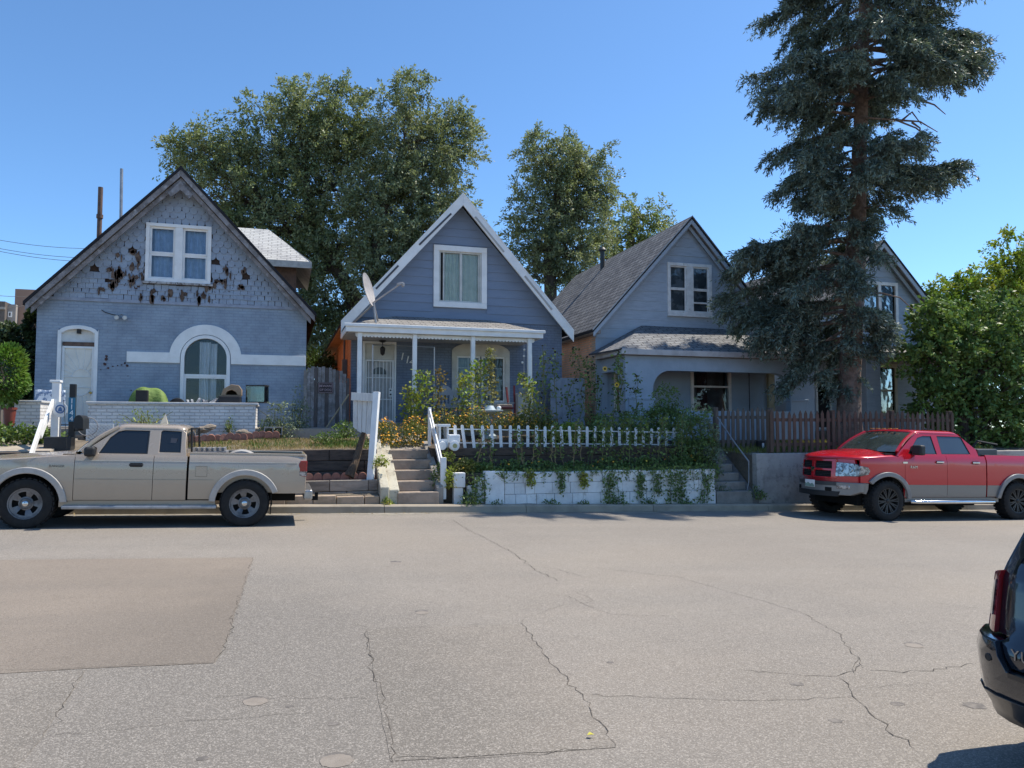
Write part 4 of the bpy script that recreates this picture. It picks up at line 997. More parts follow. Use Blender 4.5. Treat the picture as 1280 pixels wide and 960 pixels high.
# --- white picket fence
PF=thing('picket_fence','low white picket fence along the flower bed of the slate house','fence',(6.5,16.75,1.1))
a=P(558,560,16.72);b=P(852,562,16.9); n=29
pts=[(-.035,0),(.035,0),(.035,.50)]+arc(0,.50,.035,0,180,6)+[(-.035,.50)]
for zf in (.12,.43):
    MB().bar((a.x-.05,a.y+.02,a.z+zf),(b.x+.05,b.y+.02,b.z+zf),.03,.025,(0,0,1)).build('rail',white,PF)
for i in range(n):
    t=i/(n-1); c=a.lerp(b,t); lean=random.gauss(0,.03)-.13*max(0,1-i/9); hh=random.uniform(-.015,.015); m=Matrix.Rotation(lean,3,'Y')
    mb=MB().plate(pts,(),-.014,.006)
    mb.v=[tuple(c+Vector((0,-.005,hh))+m@Vector(v)) for v in mb.v]; mb.build('picket',white if i<20 else white_old,PF,bevel=.004)
# toy-truck shaped white planter box at the fence end
TP=thing('truck_planter','small white wooden planter shaped like an old truck by the picket fence','planter',(P(560,545,16.5).x,16.45,1.2))
c=P(560,560,16.45); X,Z=c.x,c.z
MB().box(X-.22,X+.02,16.45,16.8,Z+.02,Z+.20).box(X-.20,X-.16,16.45,16.8,Z+.2,Z+.50).box(X-.02,X+.02,16.46,16.8,Z+.2,Z+.5).box(X-.24,X+.05,16.42,16.82,Z+.47,Z+.53).build('cab',white,TP,bevel=.008)
MB().box(X+.0,X+.27,16.40,16.72,Z+.10,Z+.30).build('hood',white,TP,bevel=.03)
fm_=MB().lathe([(.001,-.035),(.07,-.035),(.11,-.02),(.12,.02),(.10,.05),(.001,.05)],(X+.13,16.36,Z+.05),16,'y').build('wheel',white,TP,smooth=True)
MB().lathe([(.001,-.045),(.05,-.042),(.055,-.03),(.001,-.03)],(X+.13,16.36,Z+.05),12,'y').build('hub',M('hub_yellow',(.45,.42,.2),.6),fm_,smooth=True)
MB().lathe([(.001,-.03),(.09,-.03),(.10,.03),(.001,.03)],(X-.14,16.40,Z+.05),14,'y').build('wheel',white,TP,smooth=True)
# stair handrail of white boards
HR=thing('handrail','white wooden handrail leaning down the right side of the concrete stairs','handrail',(4.0,16,0))
p0=P(537,512,17.1); p1=P(554,573,15.75); pb=P(554,624,15.75)
MB().bar((p0.x,17.1,1.05),(p0.x,17.1,p0.z+.05),.07,.07).build('post',white,HR,bevel=.006)
MB().box(p1.x-.06,p1.x+.06,15.70,15.79,pb.z,p1.z+.02).build('post',white,HR,bevel=.008)
for d in (0,.20): MB().bar((p0.x,17.1,p0.z-d),(p1.x-.02,15.8,p1.z-d-.06),.035,.075).build('rail',white,HR,bevel=.005)
# leaning white gate panel with its post, and the log under it
GP=thing('gate_panel','weathered white plank gate panel hung on a leaning white post left of the stairs','gate',(2.1,16.1,.5))
a=P(462,612,15.95); b=P(471,490,16.2)
MB().bar(a,b,.13,.10).build('post',white,GP,bevel=.006)
pl=M('white_planks',(.66,.66,.64),.8,(.56,.56,.55),3,bump=.8,bscale=12,stretch=(6,6,1),wear=(.32,.3,.28),wscale=9)
tl=P(441,491,16.55); tr=P(472,492,16.22); bl=P(441,534,16.55); br=P(468,540,16.2)
mb=MB()
for i in range(5):
    t0,t1=i/5+.01,(i+1)/5-.01
    A=bl.lerp(br,t0);B=bl.lerp(br,t1);C=tl.lerp(tr,t1);D=tl.lerp(tr,t0); dz=random.uniform(-.02,.02)
    A=A+Vector((0,0,dz-.08*math.sin(t0*3)));B=B+Vector((0,0,dz-.08*math.sin(t1*3)))
    th=Vector((.02,.03,0)); vs=[A,B,C,D,A+th,B+th,C+th,D+th]
    mb.add(vs,[(0,1,2,3),(7,6,5,4),(0,4,5,1),(1,5,6,2),(2,6,7,3),(3,7,4,0)])
mb.build('boards',pl,GP)
m1=tl.lerp(bl,.0);m2=tr.lerp(br,.0)
MB().bar(m1+Vector((-.03,-.05,-.08)),m2+Vector((-.02,-.06,-.09)),.045,.17).build('cap_rail',pl,GP,bevel=.005)
bark=M('bark_brown',(.13,.085,.055),.95,(.07,.05,.035),6,bump=1.0,bscale=14,dist=.03,stretch=(2,2,.5))
a=P(436,596,16.1);b=P(456,540,16.45)
tag(MB().tube([a,a.lerp(b,.3)+Vector((.03,0,0)),a.lerp(b,.7),b],[.11,.075,.07,.06],10).build('log',bark,loc=a,smooth=True),'brown log leaning beneath the white gate panel','log')
# --- right hand steps, concrete wall, brown picket fence
S3=thing('side_stairs','shaded concrete stairs climbing beside the grey concrete wall','stairs',(10,15.8,0))
xa,xb=9.80,10.78
for i in range(5):
    y=15.6+i*.28; zt=-.28+.145+(i+1)*.2
    MB().box(xa,xb,y,17.6,-.6 if i==0 else zt-.2,zt).build('step',conc_d,S3,bevel=.015)
cheek(10.78,10.97,15.62,17.3,-.12,1.12,M('cheek_grey',(.20,.18,.17),.95,(.14,.13,.12),4,bump=.6),S3)
terrace('garden_path',9.76,11.0,17.0,19.5,.88,1.2,conc_d,.01)
cw=M('rendered_concrete',(.42,.385,.345),.95,(.31,.285,.26),1.6,bump=.7,bscale=25,wear=(.22,.2,.185),wscale=4,wamt=(.5,.68))
zt=.945; rx=10.98
mb=MB(); n=60
for i in range(n+1):
    x=10.98+(30-10.98)*i/n; zb=road_z(x,15.3)+.0
    yo=0.0
    mb.v+= [(x,15.66,zb),(x,15.72,zt-.02),(x,15.73,zt),(x,15.90,zt),(x,15.90,zb)]
for i in range(n):
    for j in range(4): a=i*5+j; mb.f.append((a,a+5,a+6,a+1))
mb.f+= [(0,1,2,3,4),tuple(n*5+k for k in range(5))]
o=mb.build('concrete_wall',cw,loc=(11,15.7,-.3),bevel=.012); tag(o,'rough grey concrete retaining wall behind the red pickup','wall')
fence_m=M('fence_brown',(.125,.085,.062),.9,(.085,.06,.045),3,bump=.7,bscale=14,stretch=(4,4,1),wear=(.20,.16,.135),wscale=6)
fence_f=M('fence_faded',(.165,.125,.10),.9,(.115,.088,.07),3,bump=.7,bscale=14,stretch=(4,4,1))
def picket_run(name,label,x0,x1,y0,y1,zb,h,step,wd,mat,posts):
    T=thing(name,label,'fence',((x0+x1)/2,(y0+y1)/2,zb)); n=max(1,int(round(math.hypot(x1-x0,y1-y0)/step)))
    dx=Vector((x1-x0,y1-y0,0)).normalized(); ang=math.atan2(dx.y,dx.x); m0=Matrix.Rotation(ang,3,'Z')
    for zf in (.20,.78):
        MB().bar((x0,y0+.03,zb+h*zf),(x1,y1+.03,zb+h*zf),.04,.08).build('rail',mat,T)
    for i in range(n+1):
        t=i/n; c=Vector((x0+(x1-x0)*t,y0+(y1-y0)*t,zb)); hh=h+random.gauss(0,.018)
        pts=[(-wd/2,0.02),(wd/2,.02),(wd/2,hh-.09),(0,hh),(-wd/2,hh-.09)]
        mb=MB().plate(pts,(),-.012,.008); m=m0@Matrix.Rotation(random.gauss(0,.012),3,'Y')
        mb.v=[tuple(c+m@Vector(v)) for v in mb.v]; mb.build('picket',mat,T)
    for t in posts:
        c=Vector((x0+(x1-x0)*t,y0+(y1-y0)*t+.06,zb)); MB().box(c.x-.055,c.x+.055,c.y-.02,c.y+.09,zb-.1,zb+h+.02).build('post',mat,T,bevel=.008)
    return T
fx0=P(964,540,15.82).x; fx1=P(1190,540,15.82).x
picket_run('brown_picket_fence','dark red brown pointed picket fence on top of the grey concrete wall',fx0,fx1,15.80,15.80,.95,1.04,.165,.085,fence_m,(0,.33,.66,1))
a=P(897,540,17.2).x; b=P(966,540,17.2).x
picket_run('faded_picket_fence','faded grey brown picket fence at the head of the shaded side stairs',a,b,17.2,17.2,.98,1.10,.16,.09,fence_f,(0,1))
# leaning pole across the steps
a=P(897,522,16.6);b=P(938,592,16.0)
a=P(897,522,17.1)
mb=MB().tube([a,P(918,553,16.2),P(936,577,15.75)],.018,8); mb.tube([P(936,576,15.75),P(936,602,15.70),P(934,612,15.68)],.012,8)
tag(mb.build('pipe_handrail',metal_grey,loc=a,smooth=True),'thin bent pipe handrail beside the faded picket fence','handrail')
# sign / box on fence
p=P(950,557,17.14); bx=MB().box(p.x-.12,p.x+.12,17.05,17.15,p.z-.13,p.z+.13).build('mailbox',M('box_black',(.02,.02,.02),.4),loc=(p.x,17.1,p.z),bevel=.015); tag(bx,'small black box with white label hung on the faded picket fence','mailbox')
lb=MB().box(p.x+.0-p.x,.06,-.056,-.051,-.06,.07).build('paper_label',white); lb.parent=bx
# --- wooden gate between the first two houses with warning sign
gy=20.2
GW=thing('wooden_gate','dark weathered board gate closing the gap between the blue grey and slate houses','gate',(P(405,500,gy).x,gy,1.5))
gx0,gx1=P(379,500,gy).x,P(437,500,gy).x
n=13
hts=[(379,462),(384,459),(390,458),(397,459),(404,458),(411,460),(418,462),(424,463),(432,468),(437,472)]
for i in range(n):
    t0,t1=i/n,(i+1)/n; xa=gx0+(gx1-gx0)*t0+.004; xb=gx0+(gx1-gx0)*t1-.004; px=379+58*(t0+t1)/2
    k=min(range(len(hts)),key=lambda j:abs(hts[j][0]-px)); zt=P(px,hts[k][1],gy).z+random.uniform(-.02,.02)
    MB().box(xa,xb,gy,gy+.025,1.42,zt).build('board',M('gate_pale',(.30,.28,.27),.9,(.2,.18,.17),3,bump=.7) if i<1 else wood_old if i%3 else M('gate_dark',(.13,.11,.105),.9,(.085,.072,.07),4,bump=.8,bscale=14,stretch=(5,5,1)),GW)
MB().box(gx0+.02,gx1-.02,gy+.027,gy+.04,1.42,2.75).build('backing',wood_old,GW)
for z in (1.75,2.5): MB().box(gx0,gx1,gy+.042,gy+.08,z,z+.09).build('rail',wood_old,GW)
p=P(407,484,gy-.03); sg=MB().box(p.x-.19,p.x+.19,gy-.025,gy-.005,p.z-.155,p.z+.125).build('warning_sign',M('sign_black',(.025,.012,.018),.5),loc=(p.x,gy-.02,p.z)); tag(sg,'small dark BEWARE OF DOG sign on the weathered board gate','sign')
sw=M('sign_pink',(.55,.40,.42),.6)
for nm,body,sz,dz in (('lettering','BEWARE',.085,.03),('lettering','OF DOG',.078,-.07)):
    tx=text(nm,body,sz,(0,-.007,dz),sw,None,(R(90),0,0),.001); tx.parent=sg; 
bd=MB().ring(-.175,.175,-.142,.112,.008,-.008,-.004).build('border',sw); bd.parent=sg
# leaning sticks by the gate
a=P(407,536,19.6);b=P(436,493,19.6); mb=MB().tube([a,b],.022,8); tag(mb.build('pole',M('pole_tan',(.38,.30,.2),.8),loc=a,smooth=True),'thin tan pole leaning against the white post below the slate house','pole')
p=P(427,512,19.5);q=P(427,535,19.5); tag(MB().bar(q,P(426,505,19.5),.05,.04).build('stake',M('stake_grey',(.33,.31,.29),.9),loc=q),'short grey stake in front of the board gate','stake')
# grey panel between second and third house
gy=20.6; x0,x1=P(688,480,gy).x,P(731,480,gy).x
GB=thing('side_gate','plain blue grey board gate between the slate house and the arched porch house','gate',((x0+x1)/2,gy,1.2))
gm=M('gate_blue_grey',(.26,.30,.36),.85,(.2,.235,.29),3,bump=.4)
for i in range(6): MB().box(x0+(x1-x0)*i/6+.003,x0+(x1-x0)*(i+1)/6-.003,gy,gy+.03,1.25,3.02).build('board',gm,GB)
for z in (1.6,2.7): MB().box(x0,x1,gy+.03,gy+.06,z,z+.09).build('rail',gm,GB)
# --- lot 1 porch wall, pillar, stoop
PW=thing('porch_wall','low whitewashed brick wall in front of the blue grey brick house porch','wall',(-2.35,18.9,1.4))
capm=M('wall_cap',(.60,.60,.60),.8,(.5,.5,.5),4,bump=.4)
MB().box(-4.14,-.60,18.80,19.02,1.2,2.10).box(-.82,-.60,19.02,20.5,1.2,2.10).build('brickwork',white_brick,PW)
MB().box(-4.18,-.54,18.76,19.06,2.10,2.155).box(-.86,-.56,19.06,20.49,2.10,2.15).build('capping',capm,PW,bevel=.01)
PL=thing('porch_pillar','stubby whitewashed brick wall end left of the screen door','wall',(-5.32,19.2,1.4))
MB().box(-5.57,-5.07,18.80,19.63,1.2,2.12).build('brickwork',white_brick,PL)
MB().box(-5.60,-5.04,18.77,19.66,2.12,2.17).build('capping',capm,PL,bevel=.01)
SO=thing('door_stoop','stone door stoop with a broken edge below the sunburst screen door','step',(-4.6,19.3,1.3))
MB().box(-5.05,-4.16,19.2,20.48,1.2,1.60).build('slab',conc_d,SO,bevel=.02)
MB().box(-5.0,-4.2,18.75,19.2,1.1,1.42).build('step',tim_g,SO,bevel=.02)
MB().box(-14,-5.65,16.55,16.66,.45,1.14).build('edge',tim_d) if False else None
# sloping walk left and brick edging
terrace('front_walk',-6.6,-4.3,16.66,19.0,1.13,1.36,M('walk_tan',(.42,.36,.29),.9,(.34,.29,.23),2.5,bump=.4),.008)
a=P(0,562,17.4);b=P(45,546,18.6)
mb=MB(); n=10
for i in range(n):
    c=Vector((-7.6,17.3,1.20)).lerp(Vector((-5.62,18.72,1.36)),i/n); mb.obox(c,(.19,.11,.16),Matrix.Rotation(R(35),3,'Z'))
tag(mb.build('brick_border',M('border_brick',(.34,.17,.12),.9,(.27,.13,.09),4,bump=.6,island=.2),loc=(-6.5,18,1.3),bevel=.01),'red brick border along the front walk at the far left','brick border')
# --- things around the first porch
HR=thing('stair_rail','white board handrail with a capped post sloping down behind the tan pickup','handrail',(-4.7,17.6,1.1))
pA=P(67,502,17.7);pB=P(36,572,16.0)
MB().box(P(70,500,17.7).x-.07,P(70,500,17.7).x+.07,17.65,17.79,1.25,P(70,478,17.7).z).build('post',white,HR,bevel=.006)
c=P(70,477,17.7); MB().box(c.x-.10,c.x+.10,17.62,17.82,c.z-.02,c.z+.03).build('cap',white,HR,bevel=.01)
MB().bar((pA.x,17.68,pA.z),(P(50,545,16.9).x,16.9,P(50,545,16.9).z),.05,.14).build('rail',white,HR,bevel=.006)
MB().bar((P(55,528,17.0).x,16.88,P(55,528,17.0).z),(pB.x,16.0,pB.z-.1),.05,.14).build('rail',white,HR,bevel=.006)
p=P(75.5,512,17.55)
SS=thing('yard_sign','white eight sided security sign with a blue emblem in front of the screen door','sign',(p.x,17.55,1.2))
oc=[(p.x+.135*math.cos(R(22.5+45*i)),p.z+.17*math.sin(R(22.5+45*i))) for i in range(8)]
MB().plate(oc,(),17.53,17.55).build('board',white,SS); sbl=M('sign_blue',(.10,.2,.42),.6)
MB().plate(arc(p.x,p.z+.01,.09,0,354,30)+[],[arc(p.x,p.z+.01,.065,0,354,24)],17.522,17.529).build('emblem',sbl,SS)
MB().plate([(p.x-.04,p.z-.04),(p.x+.04,p.z-.04),(p.x+.03,p.z+.02),(p.x,p.z+.06),(p.x-.03,p.z+.02)],(),17.522,17.529).build('emblem',sbl,SS)
MB().box(p.x-.015,p.x+.015,17.56,17.58,1.15,p.z).build('stake',metal_grey,SS)
# mailbox post with number
p=P(89.5,520,17.3); zb=1.15
MP=thing('mailbox_post','black mailbox post with a blue number plate reading 1144','mailbox',(p.x,17.3,zb))
bk=M('mailbox_black',(.018,.019,.021),.45)
zt=P(89.5,480,17.3).z; MB().box(p.x-.055,p.x+.055,17.30,17.41,zb-.3,zt).build('post',bk,MP,bevel=.006)
z1,z0=P(89,497,17.3).z,P(89,527,17.3).z
MB().box(p.x-.062,p.x+.062,17.285,17.2985,z0,z1).build('number_plate',M('plate_teal',(.03,.17,.28),.5),MP)
for i,ch in enumerate('1144'): text('digit',ch,.145,(p.x,17.283,z1-.075-(z1-z0-.13)*i/3),white,MP,(R(90),0,0),.002)
q=P(102,527,17.2); mb=MB()
pr=[(-.085,0),(.085,0),(.085,.13)]+arc(0,.13,.085,0,180,10)[1:-1]+[(-.085,.13)]
mbx=MB().plate([(q.x+a,q.z-.15+b*1.3) for a,b in pr],(),16.95,17.45).build('box',bk,MP,bevel=.006)
MB().bar((p.x+.05,17.36,q.z-.18),(q.x,17.36,q.z-.16),.08,.04).build('bracket',bk,MP)
p=P(73.5,556,17.1); pb=MB().box(p.x-.24,p.x+.24,16.98,17.3,p.z-.14,p.z+.16).build('planter_box',M('planter_black',(.025,.027,.03),.5),loc=(p.x,17.1,p.z),bevel=.012); tag(pb,'black rectangular planter box at the foot of the mailbox post','planter')
# lattice panel
LP=thing('lattice_panel','white diagonal lattice panel at the left end of the whitewashed porch wall','lattice',(-4.1,18.7,1.4))
x0,x1,z0,z1=P(108,540,18.6).x,P(142,540,18.6).x,1.25,P(110,530,18.6).z
mb=MB(); s=.072; k=-14
MB().ring(x0,x1,z0,z1,.03,18.57,18.61).build('frame',white,LP)
for d in (1,-1):
    mb=MB()
    for i in range(-16,24):
        pts=[]
        u0=x0+i*s
        # clip the diagonal to the frame
        if d>0: a0=max(u0,x0);a1=min(u0+(z1-z0),x1); za,zb_=z0+(a0-u0),z0+(a1-u0)
        else: a0=max(u0,x0);a1=min(u0+(z1-z0),x1); za,zb_=z1-(a0-u0),z1-(a1-u0)
        if a1-a0>.03: mb.bar((a0,18.585+.008*d,za),(a1,18.585+.008*d,zb_),.026,.008,(0,1,0))
    mb.build('slats',white,LP)
# hanging patterned cloth on the pillar
p=P(56,494,19.2); cl=M('cloth_pattern',(.55,.62,.72),.9,(.15,.22,.36),9,amt=(.5,.55))
mb=MB(); n=14
for j in range(5):
    for i in range(n+1): mb.v.append((P(44,490,19.7).x+.62*i/n,19.66+.02*math.sin(i*1.3+j)+.02,2.44-.09*j+.01*math.sin(i*.9)))
for j in range(4):
    for i in range(n): a=j*(n+1)+i; mb.f.append((a,a+1,a+n+2,a+n+1))
o=mb.build('patterned_cloth',cl,loc=(-5.3,19.7,2.1),smooth=True); md=o.modifiers.new('thick','SOLIDIFY'); md.thickness=.01; tag(o,'pale cloth with blue pattern hung behind the stubby pillar','cloth')
# round tyre ring / wreath by mailbox
p=P(104,532,18.2); o=MB().lathe([(.20+.008*math.cos(a),.008*math.sin(a)) for a in [2*PI*i/8 for i in range(9)]],(p.x+.02,18.5,p.z-.02),30,'y').build('hoop',M('hoop_grey',(.3,.28,.28),.6),loc=(p.x,18.5,1.4),smooth=True); tag(o,'thin grey hoop standing on edge behind the black mailbox','hoop')
# green tarp over a seat
x0,x1=P(157,490,19.6).x,P(213,490,19.6).x; zt=P(180,484,19.6).z
tarp=M('tarp_green',(.155,.235,.055),.7,(.11,.18,.04),4,bump=.8,bscale=7,dist=.05)
mb=MB(); n,mm=22,12
for j in range(mm+1):
    for i in range(n+1):
        u=i/n;v=j/mm; hgt=max(0,1-abs(2*u-1)**5)**.6*max(0,1-abs(2*v-1)**4)**.6; z=1.62+(zt-1.62)*hgt*(1-.10*abs(u-.4))+.010*math.sin(u*17+v*5)*hgt+.012*math.sin(v*21+u*9)*hgt
        mb.v.append((x0+(x1-x0)*u,19.35+.75*v+.03*math.sin(u*12),z))
for j in range(mm):
    for i in range(n): a=j*(n+1)+i; mb.f.append((a,a+1,a+n+2,a+n+1))
o=mb.build('covered_seat',tarp,loc=((x0+x1)/2,19.7,1.6),smooth=True,angle=180); tag(o,'seat under a rumpled green tarp on the porch of the brick house','covered furniture')
p=P(179,497,19.3); o=MB().box(p.x-.14,p.x+.12,19.16,19.30,1.62,p.z+.17).build('crate',M('crate_black',(.02,.02,.022),.7),loc=(p.x,19.2,1.62),bevel=.02); tag(o,'small black crate in front of the green tarp','crate')
p=P(221,495,19.4); o=MB().lathe([(.001,-.1),(.13,-.1),(.19,-.08),(.2,0),(.19,.08),(.13,.1),(.001,.1)],(p.x,19.5,2.08),18,'y').build('tyre',M('tyre_black',(.02,.02,.021),.85),loc=(p.x,19.4,2.0),smooth=True); tag(o,'black tyre standing between the green tarp and the arched window','tyre')
# cardboard and clutter on the right of the porch wall
CT=thing('junk_box','open brown cardboard box lying on a black case on the porch wall','cardboard box',(P(290,495,19.1).x,19.2,2.1))
p=P(289,496,19.1); x,z=p.x,2.155
cb_=M('cardboard',(.33,.235,.16),.9,(.26,.185,.12),4)
o_=[(x-.22,z+.17),(x-.17,z+.33),(x+.0,z+.44),(x+.17,z+.42),(x+.24,z+.32),(x+.24,z+.17)]
i_=[(x-.12,z+.19),(x-.09,z+.27),(x+.02,z+.31),(x+.11,z+.26),(x+.15,z+.19)]
MB().plate(o_,[i_],18.95,19.35).build('carton',cb_,CT,bevel=.01); MB().plate([(a,b) for a,b in i_],(),19.30,19.33).build('liner',M('carton_dark',(.06,.04,.03),.9),CT)
MB().box(x-.27,x+.23,18.90,19.32,z,z+.165).build('case',M('case_black',(.02,.02,.024),.6),CT,bevel=.03)
p=P(256,497,19.3); mb=MB(); 
for i in range(9): a=p.x-.35+i*.09; mb.bar((a,19.2+.05*math.sin(i*2),2.13),(a+random.uniform(-.1,.15),19.3,2.20+random.uniform(0,.08)),.05,.04)
o=mb.build('scrap_pile',M('scrap',(.16,.17,.2),.7,(.4,.42,.45),7,amt=(.5,.6)),loc=(p.x,19.3,2.1)); tag(o,'low pile of scrap parts under the arched window','scrap')
x0,x1=P(311,490,18.95).x,P(334,490,18.95).x
AQ=thing('glass_tank','empty glass fish tank with black rim at the right end of the porch wall','fish tank',((x0+x1)/2,19.0,2.15))
tz=P(320,481,19).z; z0=2.16; rim=M('rim_black',(.03,.03,.03),.5); m3=Matrix.Rotation(R(-20),3,'Z'); c=Vector(((x0+x1)/2-.02,19.15,0))
def rot_box(mb,x0,x1,y0,y1,z0,z1):
    n=len(mb.v); mb.box(x0,x1,y0,y1,z0,z1); mb.v[n:]=[tuple(c+m3@Vector(v)) for v in mb.v[n:]]; return mb
hw,hd=.23,.15
mb=MB()
for (zz0,zz1) in ((tz-.03,tz),(z0,z0+.03)):
    rot_box(mb,-hw,hw,-hd,-hd+.02,zz0,zz1);rot_box(mb,-hw,hw,hd-.02,hd,zz0,zz1);rot_box(mb,-hw,-hw+.02,-hd+.02,hd-.02,zz0,zz1);rot_box(mb,hw-.02,hw,-hd+.02,hd-.02,zz0,zz1)
mb.build('rim',rim,AQ)
mb=MB(); zz0,zz1=z0+.03,tz-.03
rot_box(mb,-hw+.004,hw-.004,-hd+.004,-hd+.01,zz0,zz1);rot_box(mb,-hw+.004,hw-.004,hd-.01,hd-.004,zz0,zz1);rot_box(mb,-hw+.004,-hw+.01,-hd+.01,hd-.01,zz0,zz1);rot_box(mb,hw-.01,hw-.004,-hd+.01,hd-.01,zz0,zz1)
mb.build('panes',M_glass('tank_glass',(.75,.82,.79),.03),AQ)
p=P(341,536,18.6); mb=MB(); x,z=p.x,1.40
mb.box(x-.20,x+.22,18.55,18.75,z,z+.03).box(x-.20,x+.22,18.55,18.75,z+.16,z+.19)
for xx in (x-.20,x-.01,x+.19): mb.box(xx,xx+.03,18.551,18.749,z+.03,z+.16)
o=mb.build('cinder_block',M('cinder_grey',(.33,.32,.31),.95,(.25,.24,.23),5,bump=.6),loc=(x,18.65,z),bevel=.006); tag(o,'hollow grey cinder block among the weeds at the end of the porch wall','cinder block')
# chunks of rubble at the foot of the porch wall
rk=M('rubble',(.30,.25,.20),.95,(.22,.18,.14),5,bump=.8)
for i,(px,py,r) in enumerate([(254,537,.12),(262,534,.10),(302,540,.09),(308,542,.07),(247,541,.06)]):
    p=P(px,py,18.45); mb=MB().ball((p.x,18.45,p.z),r,6,(1.5,1,.6)); mb.v=[tuple(Vector(v)+Vector((random.uniform(-.02,.02),)*3)) for v in mb.v]
    o=mb.build('rubble_stone',rk,loc=(p.x,18.45,p.z)); tag(o,'tan rubble stone lying in the dry bed below the porch wall','stone','rubble stones below the porch wall')
# --- things on the second porch
SD=thing('satellite_dish','grey satellite dish on a bent mast at the left end of the white porch roof','satellite dish',P(468,402,19.9))
dm=M('dish_grey',(.42,.40,.40),.5,(.34,.32,.32),4)
base=P(470,406,19.6); hub=P(467,378,19.6)
MB().tube([P(441,404,20.3),P(462,384,19.7),hub],.028,8).build('mast',metal_grey,SD,smooth=True)
MB().tube([base,hub],.03,8).tube([base+Vector((.1,.25,.05)),hub],.02,6).build('strut',metal_grey,SD,smooth=True)
nrm=(P(497,354,18.9)-P(463,362,19.6)).normalized(); nrm=Vector((.86,-.44,.24)).normalized()
mb=MB().lathe([(.001,-.06)]+[(.40*i/8,-.06+.09*(i/8)**2) for i in range(1,9)]+[(.40,.018),(.001,-.075)],(0,0,0),28)
xq=nrm.cross(Vector((0,0,1))).normalized(); zq=xq.cross(nrm); rm=Matrix((xq,zq,nrm)).transposed(); ctr=P(460,362,19.55)
mb.v=[tuple(ctr+rm@Vector((v[0]*.85,v[1]*1.12,v[2]))) for v in mb.v]
mb.build('reflector',dm,SD,smooth=True)
tip=P(500,355,19.3); MB().tube([hub,tip],.022,8).build('arm',dm,SD,smooth=True)
MB().obox(tip,(.16,.10,.06),Matrix.Rotation(R(-15),3,'Y')).obox(tip+Vector((.08,0,-.02)),(.05,.14,.09)).build('receiver',dm,SD,bevel=.012)
# tube frame standing on the porch
TF=thing('tube_frame','thin white rectangular tube frame standing on the porch near the door','frame',(3.1,19.6,1.7))
a=P(466,431,19.5);b=P(543,434,19.5)
MB().tube([(a.x,19.5,1.7),(a.x,19.5,a.z),(b.x,19.5,b.z),(b.x,19.5,1.7)],.022,8).build('tube',M('tube_white',(.55,.55,.54),.5),TF,smooth=True)
# round back chairs
def chair(label,px,py):
    p=P(px,py,19.9); T=thing('patio_chair',label,'chair',(p.x,19.9,1.7),'pale patio chairs on the slate house porch'); x=p.x
    pm=M('chair_grey',(.42,.42,.44),.55,(.36,.36,.38),4)
    pts=[(x-.26,2.15),(x+.26,2.15),(x+.27,2.45)]+arc(x,2.45,.27,0,180,14)[1:]
    holes=[[(x-.20+.1*i+.0,2.22),(x-.20+.1*i+.06,2.22),(x-.20+.1*i+.06,2.45),(x-.20+.1*i,2.45)] for i in range(4)]
    MB().plate(pts,holes,20.14,20.17).build('backrest',pm,T,bevel=.008)
    MB().box(x-.27,x+.27,19.68,20.14,2.08,2.13).build('seat',pm,T,bevel=.015)
    for dx in (-.24,.24):
        for y in (19.71,20.11): MB().tube([(x+dx*1.1,y,1.7),(x+dx,y,2.09)],.02,8).build('leg',pm,T,smooth=True)
        MB().box(x+dx-.03,x+dx+.03,19.68,20.14,2.31,2.34).build('armrest',pm,T)
    return T
chair('pale patio chair nearest the front door on the slate porch',557,505); chair('pale patio chair in the middle of the slate porch',584,506); chair('pale patio chair below the porch window on the slate porch',608,504)
# red folding chair edge + white box
p=P(644,510,19.55); T=thing('red_chair','dark red folding chair beside the right porch post','chair',(p.x,19.6,1.7)); rm_=M('chair_red',(.16,.02,.025),.5)
MB().bar((p.x-.02,19.5,1.7),(p.x+.03,19.75,2.72),.05,.035).build('leg',rm_,T); MB().bar((p.x-.02,19.95,1.7),(p.x-.06,20.2,2.70),.05,.035).build('leg',rm_,T)
MB().bar((p.x-.5,19.7,2.22),(p.x-.0,19.62,2.24),.04,.03).build('armrest',metal_grey,T); MB().box(p.x-.45,p.x,19.6,20.0,2.08,2.12).build('seat',rm_,T)
p=P(656,512,19.45); o=MB().box(p.x-.2,p.x+.17,19.42,19.7,1.70,P(656,492,19.5).z).build('storage_box',M('box_white',(.55,.55,.54),.6),loc=(p.x,19.5,1.7),bevel=.02); tag(o,'tall white storage box beside the red chair on the slate porch','box')
p=P(627,514,19.6); o=MB().box(p.x-.45,p.x+.35,19.75,19.95,1.95,2.2).build('bench',M('bench_cream',(.5,.47,.4),.7),loc=(p.x,19.8,1.7),bevel=.01); tag(o,'cream planter bench below the porch window','bench')
# hanging planter + string of white beads
p=P(655,486,19.4); HP=thing('hanging_planter','hanging planter with yellow green leaves at the right porch post','planter',(p.x,19.4,2.5))
MB().lathe([(.001,-.13),(.10,-.13),(.15,-.02),(.155,.02),(.14,.02),(.13,0),(.001,0)],(p.x,19.4,p.z),16).build('pot',M('pot_grey_blue',(.30,.36,.42),.6),HP,smooth=True)
mb=MB()
top=P(655,430,19.4)
for (px,py) in ((655.5,437),(655,445),(653,453)): q=P(px,py,19.4); mb.ball((q.x,19.4,q.z),.032,6)
mb.tube([(top.x,19.4,top.z+.1),(p.x,19.4,p.z+.35)],.004,5); mb.build('bead_string',white,HP,smooth=True)
